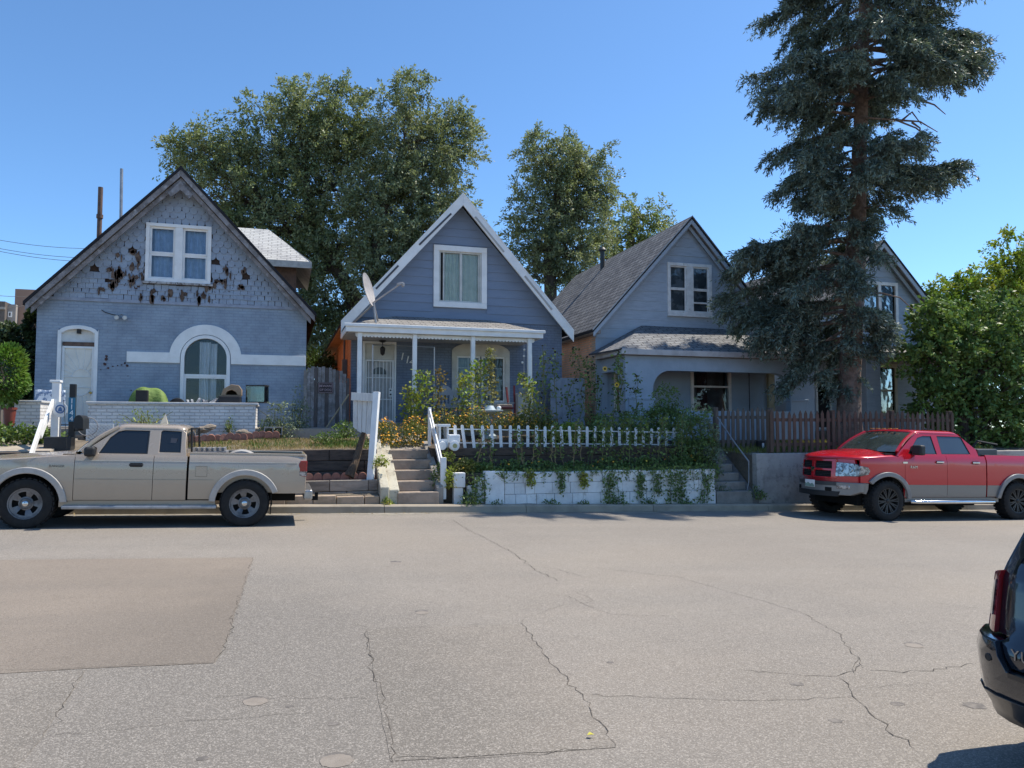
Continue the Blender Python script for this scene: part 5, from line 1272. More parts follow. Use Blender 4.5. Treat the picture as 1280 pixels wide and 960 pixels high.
# bird bath
p=P(611,513,18.6); BB=thing('bird_bath','pale blue pedestal bird bath behind the white picket fence','bird bath',(p.x,18.6,1.3)); bm_=M('bath_blue',(.42,.50,.56),.5,(.34,.42,.48),5)
MB().lathe([(.22,1.28),(.22,1.36),(.10,1.44),(.075,1.6),(.075,1.84),(.11,1.88)],(p.x,18.6,0),18).build('pedestal',bm_,BB,smooth=True)
MB().lathe([(.001,1.88),(.2,1.89),(.36,1.97),(.38,2.01),(.36,2.02),(.25,1.95),(.001,1.93)],(p.x,18.6,0),24).build('basin',bm_,BB,smooth=True)
MB().lathe([(.16,2.0),(.17,2.02),(.12,2.10),(.10,2.13),(.001,2.14)],(p.x+.02,18.62,0),18).build('bowl',bm_,BB,smooth=True)
MB().ball((p.x+.27,18.6,2.07),.06,7).build('finial',white,BB,smooth=True)
# --- far building and power lines on the left
y=75
fb=thing('apartment_block','tan and pale apartment block far beyond the left house','building',(P(30,400,y).x,y,1))
def fbx(nm,a,b,top,mat,dy=0,bot=440):
    A=P(a,top,y+dy);B=P(b,top,y+dy); return MB().box(A.x,B.x,y+dy,y+dy+9,1.0,A.z).build(nm,mat,fb)
fbx('tower',19,90,361,M('block_tan',(.30,.195,.15),.85,(.26,.17,.13),.3)); fbx('wing',6,20,380,M('block_pale',(.34,.31,.29),.85,(.3,.27,.25),.3),-.6); fbx('stair_bay',-12,6.5,376,M('block_dark',(.13,.11,.10),.85),-1.2)
for (px,py) in ((12.5,393),(12.5,411)):
    a=P(px-2.3,py-3.5,y-.63);b=P(px+2.3,py+3.5,y-.63)
    wf=MB().box(a.x,b.x,y-.66,y-.6,b.z,a.z).build('window',white,fb); MB().box(a.x+.1,b.x-.1,y-.68,y-.661,b.z+.1,a.z-.1).build('pane',dark_in,wf)
MB().box(P(-12,376,y-1.3).x,P(6.5,376,y-1.3).x,y-1.32,y-1.2,P(0,389,y).z,P(0,386,y).z).build('balcony',M('balcony_light',(.35,.33,.31),.8),fb)
wm=M('wire_black',(.03,.03,.035),.6)
for i,(a,b,lab) in enumerate([((-40,293),(140,311),'thin power line highest in the sky at the left'),((-40,303),(140,323),'thin power line second from the top in the left sky'),((-40,306),(140,328),'thin power line third from the top in the left sky'),((-60,359),(60,369),'thin power line passing low beside the far apartment block'),((-60,381),(60,377),'sagging wire crossing in front of the far apartment block')]):
    A=P(*a,48-i);B=P(*b,52-i); pts=[A.lerp(B,t/12)+Vector((0,0,-.25*math.sin(PI*t/12))) for t in range(13)]
    o=MB().tube(pts,.014,5).build('power_line',wm,loc=A); tag(o,lab,'power line')
# ================================================================ vehicles
rubber=M('tyre_rubber',(.013,.013,.0135),.85,(.022,.021,.02),6,bump=.3,bscale=60)
black_pl=M('black_plastic',(.02,.02,.021),.55)
under=M('underbody_black',(.008,.008,.008),.95)
chrome=M('chrome',(.62,.62,.63),.18,(.55,.55,.56),8,metal=1)
car_glass=M('car_glass_dark',(.012,.014,.016),.06,(.012,.014,.016),1,spec=.6,coat=.5)
car_glass2=M('car_glass_grey',(.045,.058,.066),.05,(.04,.05,.06),1,spec=.7,coat=.6)
lens_red=M('lens_red',(.32,.012,.015),.15,coat=.8); lens_clear=M('lens_clear',(.42,.43,.45),.12,(.10,.10,.11),16,metal=.5,coat=.9,amt=(.42,.58))
def bm_from2d(outer,holes,dx,dz):
    V2,Tt=fill2d(outer,holes); bm=bmesh.new()
    vs=[bm.verts.new((p[0],0,p[1])) for p in V2]
    for t in Tt: bm.faces.new([vs[k] for k in t])
    x0=min(p[0] for p in V2);x1=max(p[0] for p in V2);z0=min(p[1] for p in V2);z1=max(p[1] for p in V2)
    for st,lo,hi,no in ((dx,x0,x1,(1,0,0)),(dz,z0,z1,(0,0,1))):
        if not st: continue
        q=math.floor(lo/st)*st+st
        while q<hi-1e-3:
            co_=(q,0,0) if no[0] else (0,0,q)
            bmesh.ops.bisect_plane(bm,geom=bm.verts[:]+bm.edges[:]+bm.faces[:],plane_co=co_,plane_no=no,dist=1e-5); q+=st
    return bm
def finish(bm,name,mat,parent,smooth=True,angle=40,bevel=0):
    bmesh.ops.recalc_face_normals(bm,faces=bm.faces); me=bpy.data.meshes.new(name); bm.to_mesh(me); bm.free()
    return link(name,me,mat,parent,Vector((0,0,0)),smooth,bevel,angle)
def shell_map(bm,fn,th):
    """move every flat vertex to fn(x,z) -> (point, inward dir), then give the sheet a thickness"""
    r=bmesh.ops.extrude_face_region(bm,geom=bm.faces[:],use_keep_orig=True)
    new=[g for g in r['geom'] if isinstance(g,bmesh.types.BMVert)]; ns=set(new)
    for v in bm.verts:
        p,d=fn(v.co.x,v.co.z); v.co=p+(d*th if v in ns else Vector((0,0,0)))
    return bm
def side_panel(T,name,outer,mat,S,off=0.0,sides=(-1,1),holes=(),th=.03,dx=.3,dz=.07,bevel=0):
    os_=[]
    for s in sides:
        bm=bm_from2d(outer,holes,dx,dz)
        shell_map(bm,lambda x,z:(Vector((x,s*(S(x,z)+off),z)),Vector((0,-s,0))),th)
        os_.append(finish(bm,name,mat,T,bevel=bevel))
    return os_
def front_panel(T,name,outer,mat,F,off=0.0,holes=(),th=.04,dy=.12,dz=.1,bevel=0):
    """outer in (y,z); F(y,z) gives x; off pushes forward (towards -x)"""
    bm=bm_from2d(outer,holes,dy,dz)
    shell_map(bm,lambda y,z:(Vector((F(y,z)-off,y,z)),Vector((1,0,0))),th)
    return finish(bm,name,mat,T,bevel=bevel)
def grid(fn,nu,nv):
    mb=MB()
    for j in range(nv+1):
        for i in range(nu+1): mb.v.append(tuple(fn(i/nu,j/nv)))
    for j in range(nv):
        for i in range(nu): a=j*(nu+1)+i; mb.f.append((a,a+1,a+nu+2,a+nu+1))
    return mb
def make_wheel(T,r,w,rim_r,rim_mat,style,x,y,cap_mat):
    W=thing('wheel',None,None,(x,y,r),local=True); W.parent=T
    prof=[(rim_r,-w*.46),(rim_r+.02,-w*.5),(r*.86,-w*.52),(r*.955,-w*.46),(r*.985,-w*.38),(r,-w*.2),(r,w*.2),(r*.985,w*.38),(r*.955,w*.46),(r*.86,w*.52),(rim_r+.02,w*.5),(rim_r,w*.46)]
    mb=MB().lathe(prof,(0,0,0),48,'y')
    nlug=30
    for i in range(nlug):
        a=2*PI*i/nlug; m=Matrix.Rotation(-a,3,'Y')
        for k,(yy,ln) in enumerate(((-w*.38,.055),(-w*.13,.05),(w*.13,.05),(w*.38,.055))):
            mm=Matrix.Rotation(-a-(.5*k%2)*PI/nlug,3,'Y'); mb.obox(mm@Vector((r+.001,yy,0)),(.016,w*.2,2*PI*r/nlug*.62),mm)
    mb.build('tyre',rubber,W,smooth=True,angle=30)
    mb=MB()
    # barrel and lip
    mb.lathe([(rim_r,-w*.46),(rim_r*1.02,-w*.49),(rim_r*.95,-w*.47),(rim_r*.92,-w*.30),(rim_r*.90,w*.3)],(0,0,0),40,'y')
    if style=='spokes':
        for i in range(10):
            a=2*PI*i/10+.1; d=.055
            for s in (-1,1):
                p0=Vector((math.cos(a+s*.02)*.05,-w*.36,math.sin(a+s*.02)*.05)); a2=a+s*d*1.9
                p1=Vector((math.cos(a2)*rim_r*.95,-w*.43,math.sin(a2)*rim_r*.95)); mb.bar(p0,p1,.026,.03,(0,1,0))
        mb.lathe([(.001,-w*.42),(.06,-w*.41),(.075,-w*.36),(.075,-w*.2),(.001,-w*.2)],(0,0,0),20,'y')
    else:
        # dished steel style disc with five windows
        mb.lathe([(.001,-w*.34),(.07,-w*.34),(.085,-w*.28),(.105,-w*.26)],(0,0,0),30,'y')
        nw=5
        for i in range(nw):
            a0=2*PI*i/nw; 
            for (s0,s1) in ((-.30,.30),):
                n_=6; vs=[];fs=[]
                for j in range(n_+1):
                    a=a0+s0+(s1-s0)*j/n_
                    for (rr,yy) in ((.10,-w*.26),(rim_r*.6,-w*.36),(rim_r*.93,-w*.40)): vs.append((rr*math.cos(a),yy,rr*math.sin(a)))
                for j in range(n_):
                    for k in range(2): b=j*3+k; fs.append((b,b+1,b+4,b+3))
                mb.add(vs,fs)
        mb.lathe([(rim_r*.78,-w*.40),(rim_r*.93,-w*.43),(rim_r*.93,-w*.36)],(0,0,0),40,'y')
    mb.build('rim',rim_mat,W,smooth=True,angle=30)
    MB().lathe([(rim_r*.9,-w*.12),(.001,-w*.12)],(0,0,0),24,'y').build('brake_drum',under,W)
    MB().lathe([(.001,-w*.46),(.03,-w*.455),(.042,-w*.43),(.042,-w*.34)],(0,0,0),18,'y').build('hub_cap',cap_mat,W,smooth=True)
    return W
def arch(cx,rw,ra,zb,n=16,zb2=None):
    a=math.degrees(math.asin(max(-1,min(1,(zb-rw)/ra)))); b=a if zb2 is None else math.degrees(math.asin((zb2-rw)/ra))
    return arc(cx,rw,ra,180-a,b,n)
def pickup(T,s):
    W=s['W']; zs,zb,zr=s['sill'],s['belt'],s['roof']; wb=s['wb']; rw=s['rw']; ra=s['ra']; paint=s['paint']; low=s.get('low',paint)
    zk=[zs-.1,zs+.05,.62*zs+.38*zb,zb-.14,zb-.05,zb+.03,zb+.12]; wk=[W-.05,W-.02,W,W-.004,W-.025,W-.06,W-.12]
    xF=s['side_front']; tap=s['taper']
    def S(x,z):
        y=float(np.interp(z,zk,wk))
        if x<xF+.75: y-=tap*((xF+.75-x)/.75)**2
        if x>s['tail']-.35: y-=.03*((x-s['tail']+.35)/.35)**2
        return y
    def F(y,z): return s['front']+ (xF-s['front'])*(abs(y)/(W-tap))**2.3+ .10*max(0,(z-.95))
    hz=lambda x: float(np.interp(x,s['hood_x'],s['hood_z']))
    edge=s['hood_edge']
    d0,d1,d2=s['doors']     # front door start, split, cab end
    two=s.get('twotone')
    g=.004
    # fender
    topx=np.linspace(d0-g,xF,9); top=[(x,hz(x)-edge) for x in topx]
    ff=[(xF,s['bump_top'])]+arch(0,rw,ra,s['bump_top'],14,zs)+[(d0-g,zs),(d0-g,zb-.0)]+top[1:]
    fe=side_panel(T,'fender',ff,paint,S,0,dx=.14)
    for s_ in (-1,1): pass
    # doors
    def lower(a,b,name):
        ps=side_panel(T,name,[(a+g,zs+.01),(b-g,zs+.01),(b-g,zb),(a+g,zb)],paint,S,0)
        if two: side_panel(ps[0],'lower_trim',[(a+g,zs+.012),(b-g,zs+.012),(b-g,two),(a+g,two)],low,S,.004,(-1,)); side_panel(ps[1],'lower_trim',[(a+g,zs+.012),(b-g,zs+.012),(b-g,two),(a+g,two)],low,S,.004,(1,))
        return ps
    dF=lower(d0,d1,'door'); dR=lower(d1,d2,'door' if s['crew'] else 'cab_side')
    # handles
    for (ps,xx) in [(dF,s['handles'][0])]+([(dR,s['handles'][1])] if s['crew'] else []):
        for o,sg in zip(ps,(-1,1)):
            zh=s['handle_z']; y=sg*(S(xx,zh)+.012)
            MB().box(xx-.10,xx+.10,min(y,y+sg*.025),max(y,y+sg*.025),zh-.018,zh+.018).build('handle',s['handle_mat'],o,bevel=.008)
            MB().plate([(xx-.09,zh-.035),(xx+.09,zh-.035),(xx+.09,zh+.03),(xx-.09,zh+.03)],(),sg*(S(xx,zh)+.001),sg*(S(xx,zh)+.003)).build('recess',black_pl,o)
    # bed sides
    xt=s['tail']
    bed=[(d2+.03,zs+.02)]+arch(wb,rw,ra,zs+.02,14,s['rear_bot'])+[(xt,s['rear_bot']),(xt,s['rail']),(d2+.03,s['rail'])]
    bp=side_panel(T,'bed_side',bed,paint,S,0,dx=.2)
    if two:
        for o,sg in zip(bp,(-1,1)): side_panel(o,'lower_trim',[(d2+.034,zs+.022)]+[p for p in arch(wb,rw,ra,zs+.022,10,two-.001) if p[0]<wb-.3*ra]+[(wb-math.sqrt(max(0,ra*ra-(two-rw)**2)),two),(d2+.034,two)],low,S,.004,(sg,))
    # wheel flares
    for cx,z0,z1 in ((0,s['bump_top']-.02,zs-.03),(wb,zs-.02,s['rear_bot'])):
        a0=math.asin((z0-rw)/ra); a1=math.asin((z1-rw)/ra)
        o_=arc(cx,rw,ra+s['flare'],180-math.degrees(a0),math.degrees(a1),18); i_=arc(cx,rw,ra-.012,math.degrees(a1),180-math.degrees(a0),18)
        side_panel(T,'wheel_flare',o_+i_,s['flare_mat'],S,s['flare_out'],th=.07,dx=0,dz=0,bevel=.012)
    # rocker
    side_panel(T,'rocker',[(.0+ra*.93,zs-.10),(wb-ra*.97,zs-.10),(wb-ra*.97,zs+.0),(.0+ra*.93,zs+.0)],low,lambda x,z:S(x,zs)-.03)
    for sg in (-1,1):
        mb=MB()
        y=sg*(W-.01+s['step_out']); x0,x1=s['step']
        if s['step_kind']=='tube': mb.tube([(x0,y-sg*.08,zs-.09),(x0+.1,y,zs-.09),(x1-.1,y,zs-.09),(x1,y-sg*.08,zs-.09)],.042,12)
        else: mb.box(x0,x1,min(y,y-sg*.16),max(y,y-sg*.16),zs-.13,zs-.07)
        mb.build('running_board',s['step_mat'],T,smooth=s['step_kind']=='tube',bevel=.02 if s['step_kind']!='tube' else 0)
    # underbody and bed interior
    MB().box(xF+.10,d2,-(W-.32),W-.32,.30,zb-.2).box(d2,xt-.15,-(W-.34),W-.34,.40,s['rear_bot']+.15).build('underbody',under,T)
    MB().box(d0-.25,d0+.02,-(W-.09),W-.09,zs,zb-.03).box(d0,d2,-(W-.07),W-.07,zs-.08,zb-.25).box(ra*.95,d0,-(W-.07),W-.07,zs-.05,zb-.1).build('inner_body',under,T)
    rl=s['rail']
    mb=MB()
    for sg in (-1,1): mb.box(d2+.03,xt-.02,min(sg*(W-.06),sg*(W-.17)),max(sg*(W-.06),sg*(W-.17)),rl-.03,rl+.008); mb.box(d2+.05,xt-.04,min(sg*(W-.13),sg*(W-.15)),max(sg*(W-.13),sg*(W-.15)),zs+.12,rl-.03)
    mb.box(d2+.03,d2+.07,-(W-.15),W-.15,zs+.12,rl-.01); mb.build('bed_rail',paint if not s.get('rail_cap') else black_pl,T,bevel=.008)
    MB().box(d2+.07,xt-.05,-(W-.15),W-.15,zs+.12,zs+.15).build('bed_floor',M('bed_floor',(.12,.11,.10),.8),T)
    tg=MB().box(xt-.05,xt+.01,-(W-.07),W-.07,s['rear_bot']+.06,rl-.005).build('tailgate',paint,T,bevel=.02)
    MB().box(xt+.01,xt+.03,-.12,.12,rl-.16,rl-.09).build('handle',black_pl,tg,bevel=.01)
    rb=MB().box(xt-.02,xt+.13,-(W-.05),W-.05,s['rear_bot']-.12,s['rear_bot']+.06).build('rear_bumper',s['bumper_mat'],T,bevel=.035,seg=3)
    MB().box(xt+.05,xt+.26,-.04,.04,s['rear_bot']-.19,s['rear_bot']-.12).box(xt+.20,xt+.26,-.03,.03,s['rear_bot']-.12,s['rear_bot']-.05).build('tow_hitch',under,rb)
    for sg in (-1,1):
        a,b=s['tail_light']; y=sg*(S(xt-.05,(a+b)/2)+.006)
        tl=MB().plate([(xt-.13,a+.01),(xt+.02,a),(xt+.02,b),(xt-.09,b),(xt-.12,b-.06)],(),y-sg*.16,y).build('taillight',lens_red,T,bevel=.012)
        MB().plate([(xt-.10,a+.02),(xt+.021,a+.01),(xt+.021,a+.09),(xt-.11,a+.09)],(),y-sg*.05,y+sg*.003).build('reverse_lens',lens_clear,tl)
    # cab
    kt=s['tumble']; yb=W-.075
    S2=lambda x,z: yb-(z-zb)*kt
    wt=S2(0,zr-.085)
    A0,A1,R1,R0=s['cab']    # x at windshield base, windshield top, roof rear, rear base (side view)
    zt=zr-.085
    cabo=[(A0-.05,zb-.03),(R0,zb-.03),(R0-.03,zb+.15),(R1+.02,zt-.06),(R1-.06,zt),(A1+.02,zt),(A0,zb+.03)]
    holes=[s['win1'],s['win2']]
    cs=side_panel(T,'cab',cabo,paint,S2,0,holes=holes,th=.045,dx=0,dz=0,bevel=.008)
    for o,sg in zip(cs,(-1,1)):
        for hh in holes:
            side_panel(o,'window',hh,s['glass'],S2,-.014,(sg,),th=.01,dx=0,dz=0)
            cxm=sum(p[0] for p in hh)/len(hh);czm=sum(p[1] for p in hh)/len(hh)
            inn=[(cxm+(p[0]-cxm)*.955,czm+(p[1]-czm)*.94) for p in hh]
            side_panel(o,'window_seal',hh,black_pl,S2,-.006,(sg,),holes=[inn],th=.006,dx=0,dz=0)
    cr=.035
    def roof(u,v):
        q=2*v-1; x=(A1-.02)+(R1-A1+.04)*u-.10*(1-q*q)*(1-u)+.03*(1-q*q)*u; z=zr-.03*q*q-.055*max(0,(abs(q)-.8)/.2)**2-.045*max(0,(.18-u)/.18)**2-.05*max(0,(u-.85)/.15)**2
        return (x,q*(wt+.006),z)
    mb=grid(roof,14,22); o=mb.build('roof',paint,T,smooth=True,angle=180); md=o.modifiers.new('t','SOLIDIFY'); md.thickness=.02; md.offset=-1
    def wsh(u,v):
        q=2*v-1; yb0=(W-.10); yt0=wt-.02
        xb=A0-.02-.20*(1-q*q); xt_=A1+.0-.10*(1-q*q)
        b=Vector((xb,q*yb0,zb+s['ws_lift']-.0)); t=Vector((xt_,q*yt0,zr-.075+.03*(1-q*q)))
        p=b.lerp(t,u); p.x-=.03*math.sin(PI*u); p.z+=.025*math.sin(PI*u); return p
    grid(wsh,8,12).build('windshield',s['wglass'],T,smooth=True,angle=180)
    for sg in (0,1):
        pts=[wsh(i/6,sg) for i in range(7)]; MB().tube([p+Vector((.01,0,.0)) for p in pts],.038,8).build('pillar',paint,T,smooth=True)
    def rwn(u,v):
        q=2*v-1; b=Vector((R0-.02+.04*(1-q*q),q*(yb-.03),zb-.02)); t=Vector((R1+.0+.03*(1-q*q),q*(wt-.01),zr-.08)); return b.lerp(t,u)
    grid(rwn,4,8).build('rear_wall',paint,T,smooth=True,angle=180)
    def rwg(u,v):
        p=rwn(.32+.5*u,.12+.76*v); return p+Vector((.012,0,0))
    grid(rwg,3,6).build('rear_window',s['glass'],T,smooth=True,angle=180)
    MB().box(A0-.15,R0-.02,-(yb-.1),yb-.1,zb-.3,zb-.02).build('cabin',under,T)
    # hood and cowl
    xb_=A0-.02
    def hood(u,v):
        q=2*v-1; yy=q*(W-.035); x0=F(yy,1.0)+.015; x1=xb_-.20*(1-q*q)+.02; x=x0+(x1-x0)*u
        aq=abs(q); ys=math.copysign(min(abs(yy),S(x,hz(x)-edge)),yy)
        z=hz(x)-edge*aq**3.2+ s['bulge']*max(0,1-(aq/.55)**4)*min(1,u*3)
        z-= s['hood_nose']*max(0,(.16-u)/.16)**2
        if u>.9: z-=.012*((u-.9)/.1)
        return (x,ys,z)
    o=grid(hood,20,28).build('hood',paint,T,smooth=True,angle=180); md=o.modifiers.new('t','SOLIDIFY'); md.thickness=.02; md.offset=-1
    MB().box(xb_-.26,xb_+.12,-(W-.14),W-.14,zb-.1,zb+s['ws_lift']-.035).build('cowl',black_pl,T)
    # mirrors
    for sg in (-1,1):
        mx,mz,mw,mh=s['mirror']; y0=S2(mx,mz); 
        mm=MB().obox((mx,sg*(y0+.05+mw/2+.03),mz),(.16,mw,mh),Matrix.Rotation(sg*R(-8),3,'Z')).build('mirror',black_pl,T,bevel=.04,seg=3)
        MB().bar((mx+.02,sg*(y0-.02),mz-.06),(mx+.02,sg*(y0+.1),mz-.03),.08,.05).build('arm',black_pl,mm)
        MB().plate([(mx-.14,zb-.02),(mx+.06,zb-.02),(mx+.06,mz+.06),(mx+.02,mz+.08)],(),sg*(y0-.02),sg*(y0+.012)).build('sail',black_pl,mm)
    # wheels
    wy=s['track']
    w0=make_wheel(T,rw,s['tyre_w'],s['rim'],s['rim_mat'],s['style'],0,-wy,s['cap_mat'])
    for (x,sg) in ((wb,-1),(0,1),(wb,1)):
        c=copy_tree(w0,T); c.location=(x,sg*wy,rw); c.rotation_euler=(0,R(37*x),0) if sg<0 else (0,R(11),PI)
    # axles
    MB().tube([(0,-wy,rw),(0,wy,rw)],.05,8).tube([(wb,-wy,rw),(wb,wy,rw)],.05,8).build('axle',under,T)
    for sg in (-1,1): MB().box(wb+ra*.86,wb+ra*.86+.015,min(sg*(W-.02),sg*(W-.28)),max(sg*(W-.02),sg*(W-.28)),.20,s['rear_bot']).build('mud_flap',under,T)
    return S,S2,F,hz
def place(T,xf,yc):
    T.location=(xf,yc,road_z(xf,yc)); T.rotation_euler=(0,math.atan(.028),0)
# ---------------- tan extended cab pickup
T1=thing('pickup_truck','tan extended cab pickup with dark windows parked before the brick house','pickup truck',(0,0,0),local=True)
tan=M_paint('paint_tan',(.43,.35,.27),.24,.8,.2,.2,(.31,.24,.17))  # darker brown low on the sides also paints in their shading
flare_t=M('flare_silver',(.46,.43,.40),.45,(.39,.365,.335),5)
spec1=dict(W=.885,sill=.43,belt=1.15,roof=1.665,wb=3.18,rw=.385,ra=.475,paint=tan,low=tan,front=-.92,side_front=-.72,taper=.14,tail=4.14,
 hood_x=[-.95,-.7,0,.45,.8],hood_z=[1.03,1.075,1.135,1.175,1.19],hood_edge=.055,doors=(.64,1.77,2.27),bump_top=.62,rear_bot=.55,rail=1.205,
 flare=.085,flare_mat=flare_t,flare_out=.035,step=(.50,2.75),step_out=.06,step_kind='board',step_mat=M('step_silver',(.40,.40,.41),.4,(.3,.3,.31),5,metal=.4),
 bumper_mat=M('bumper_steel',(.42,.41,.40),.3,(.3,.29,.28),6,metal=.8),tail_light=(.83,1.10),tumble=.34,cab=(.72,1.19,2.20,2.25),
 win1=[(.95,1.17),(1.66,1.17),(1.66,1.545),(1.30,1.545),(1.20,1.52),(1.09,1.42)],win2=[(1.83,1.20),(2.15,1.20),(2.14,1.545),(1.86,1.555),(1.83,1.53)],
 glass=car_glass,wglass=car_glass2,ws_lift=.035,bulge=.012,hood_nose=.03,mirror=(.86,1.20,.16,.15),track=.77,tyre_w=.24,rim=.235,rim_mat=M('rim_dark_grey',(.19,.19,.195),.42,(.10,.10,.105),7,metal=.5),style='steel',cap_mat=chrome,
 crew=False,handles=(1.52,),handle_z=1.0,handle_mat=black_pl)
S,S2,F,hz=pickup(T1,spec1)
# waist line, pinstripe, fuel door, badge
for (z,h,m) in ((.765,.008,M('crease_line',(.30,.265,.21),.5)),(1.055,.010,M('crease_light',(.50,.47,.40),.4))):
    for (a,b) in ((.65,1.76),(1.78,2.26),(2.31,2.69 if z<.8 else 4.0)):
        side_panel(T1,'trim_strip',[(a,z),(b,z),(b,z+h),(a,z+h)],m,S,.004,(-1,),th=.01,dz=0)
fd=side_panel(T1,'fuel_door',[(2.40,.82),(2.58,.82),(2.58,.99),(2.40,.99)],M('seam_tan',(.17,.15,.115),.6),S,.0015,(-1,),th=.01)
side_panel(fd[0],'flap',[(2.406,.826),(2.574,.826),(2.574,.984),(2.406,.984)],tan,S,.004,(-1,),th=.01)
t=text('badge','RANGER',.055,(.40,-S(.4,.95)-.004,.965),M('badge_grey',(.16,.15,.13),.4),T1,(R(90),0,0),.003)
# front end (outside the picture but part of the truck)
front_panel(T1,'grille',[(-.48,.74),(.48,.74),(.48,1.0),(-.48,1.0)],black_pl,F,.0)
front_panel(T1,'front_bumper',[(-.80,.45),(.80,.45),(.80,.70),(-.80,.70)],spec1['bumper_mat'],F,.10,th=.12,bevel=.03)
for sg in (-1,1): front_panel(T1,'headlight',[(sg*.50,.75),(sg*.72,.77),(sg*.72,.98),(sg*.50,1.0)],lens_clear,F,.005,bevel=.01)
front_panel(T1,'grille_surround',[(-.74,.70),(.74,.70),(.74,1.04),(-.74,1.04)],tan,F,-.02)
MB().tube([(.50,-.80,1.24),(.42,-.83,2.0)],.004,6).build('antenna',black_pl,T1)
# sticker on the small window
o=MB().plate([(1.98,1.34),(2.06,1.34),(2.09,1.43),(1.99,1.44)],(),-S2(2,1.38)+.008,-S2(2,1.38)+.006).build('window_sticker',M('sticker',(.10,.10,.12),.6),T1)
place(T1,-3.76,13.3+.885)
# load in the bed
bz=road_z(-1.0,14)
def crate(name,lab,x,y,z,mat,cat,shape):
    o=shape.build(name,mat,loc=(x,y,z),bevel=.01); return tag(o,lab,cat)
x=P(262,567,14.3).x; mb=MB(); z0=bz+.62; zt=P(262,559,14.3).z
mb.box(x-.30,x+.30,14.0,14.6,z0,zt-.06)
for i in range(7):
    for j in range(6): mb.box(x-.29+i*.084,x-.29+i*.084+.05,14.01+j*.098,14.01+j*.098+.06,zt-.06,zt-.0)
crate('milk_crate','grey crate with a studded lid standing in the tan pickup bed',x,14.3,z0,M('crate_grey',(.16,.16,.17),.6,(.4,.4,.4),30,amt=(.55,.6)),'crate',mb)
x=P(302,567,14.4).x; zt=P(302,561.5,14.4).z; o=MB().lathe([(.33,-.14),(.36,0),(.33,.14)],(x,14.4,zt-.36),28,'y').lathe([(.001,-.14),(.33,-.14)],(x,14.4,zt-.36),28,'y').lathe([(.001,.14),(.33,.14)],(x,14.4,zt-.36),28,'y').build('spool',M('spool_grey',(.35,.34,.33),.7),loc=(x,14.4,zt-.36),smooth=True); tag(o,'rounded pale grey drum lying in the tan pickup bed','drum')
p=P(205,528,14.35); o=MB().add([(p.x-.07,14.3,p.z-.12),(p.x+.07,14.3,p.z-.12),(p.x+.07,14.42,p.z-.12),(p.x-.07,14.42,p.z-.12),(p.x+.02,14.36,p.z+.09)],[(0,1,2,3),(0,4,1),(1,4,2),(2,4,3),(3,4,0)]).build('roof_antenna',M('fin_cream',(.55,.5,.4),.5),loc=(p.x,14.36,p.z-.1)) 
o.location.z=road_z(p.x,14.3)+1.655; tag(o,'small cream shark fin shaped marker standing on the tan pickup roof','antenna')
rk_=MB()
for y in (-.60,.60): rk_.tube([(2.30,y,1.21),(2.28,y,1.60),(2.28,-y if y<0 else y,1.60)],.016,6)
rk_.tube([(2.28,-.6,1.60),(2.28,.6,1.60)],.016,6); 

rk_.build('headache_rack',black_pl,T1)
# ---------------- red crew cab pickup
T2=thing('pickup_truck','red crew cab pickup with grey lower trim and black wheels by the concrete wall','pickup truck',(0,0,0),local=True)
red=M_paint('paint_red',(.50,.009,.020),.2,.8,.1,.03,(.35,.12,.1))
red_grey=M_paint('paint_grey_lower',(.19,.185,.178),.35,.6,.3,.12)
flg=M('flare_grey',(.24,.24,.24),.4,(.19,.19,.19),5,coat=.4)
spec2=dict(W=.995,sill=.50,belt=1.42,roof=1.99,wb=3.66,rw=.425,ra=.535,paint=red,low=red_grey,front=-1.10,side_front=-.63,taper=.10,tail=4.78,
 hood_x=[-1.1,-.85,-.6,0,.4],hood_z=[1.35,1.40,1.435,1.485,1.50],hood_edge=.12,doors=(.46,1.62,2.73),bump_top=.80,rear_bot=.62,rail=1.45,twotone=.775,
 flare=.085,flare_mat=flg,flare_out=.05,step=(.62,2.95),step_out=.08,step_kind='tube',step_mat=chrome,bumper_mat=chrome,tail_light=(1.0,1.36),tumble=.36,cab=(.34,.95,2.22,2.60),
 win1=[(.62,1.445),(1.42,1.445),(1.40,1.845),(1.17,1.845),(1.00,1.80)],win2=[(1.55,1.45),(2.38,1.46),(2.26,1.83),(2.20,1.85),(1.56,1.85)],
 glass=car_glass2,wglass=M('windshield_glass',(.05,.065,.06),.05,(.03,.04,.038),1.5,spec=.7,coat=.7),ws_lift=.06,bulge=.035,hood_nose=.05,mirror=(.74,1.53,.24,.22),track=.86,tyre_w=.30,rim=.27,rim_mat=M('rim_black',(.012,.012,.013),.3,coat=.3),style='spokes',cap_mat=black_pl,
 crew=True,handles=(1.40,2.42),handle_z=1.275,handle_mat=chrome,rail_cap=True)
S,S2,F,hz=pickup(T2,spec2)
W=.995
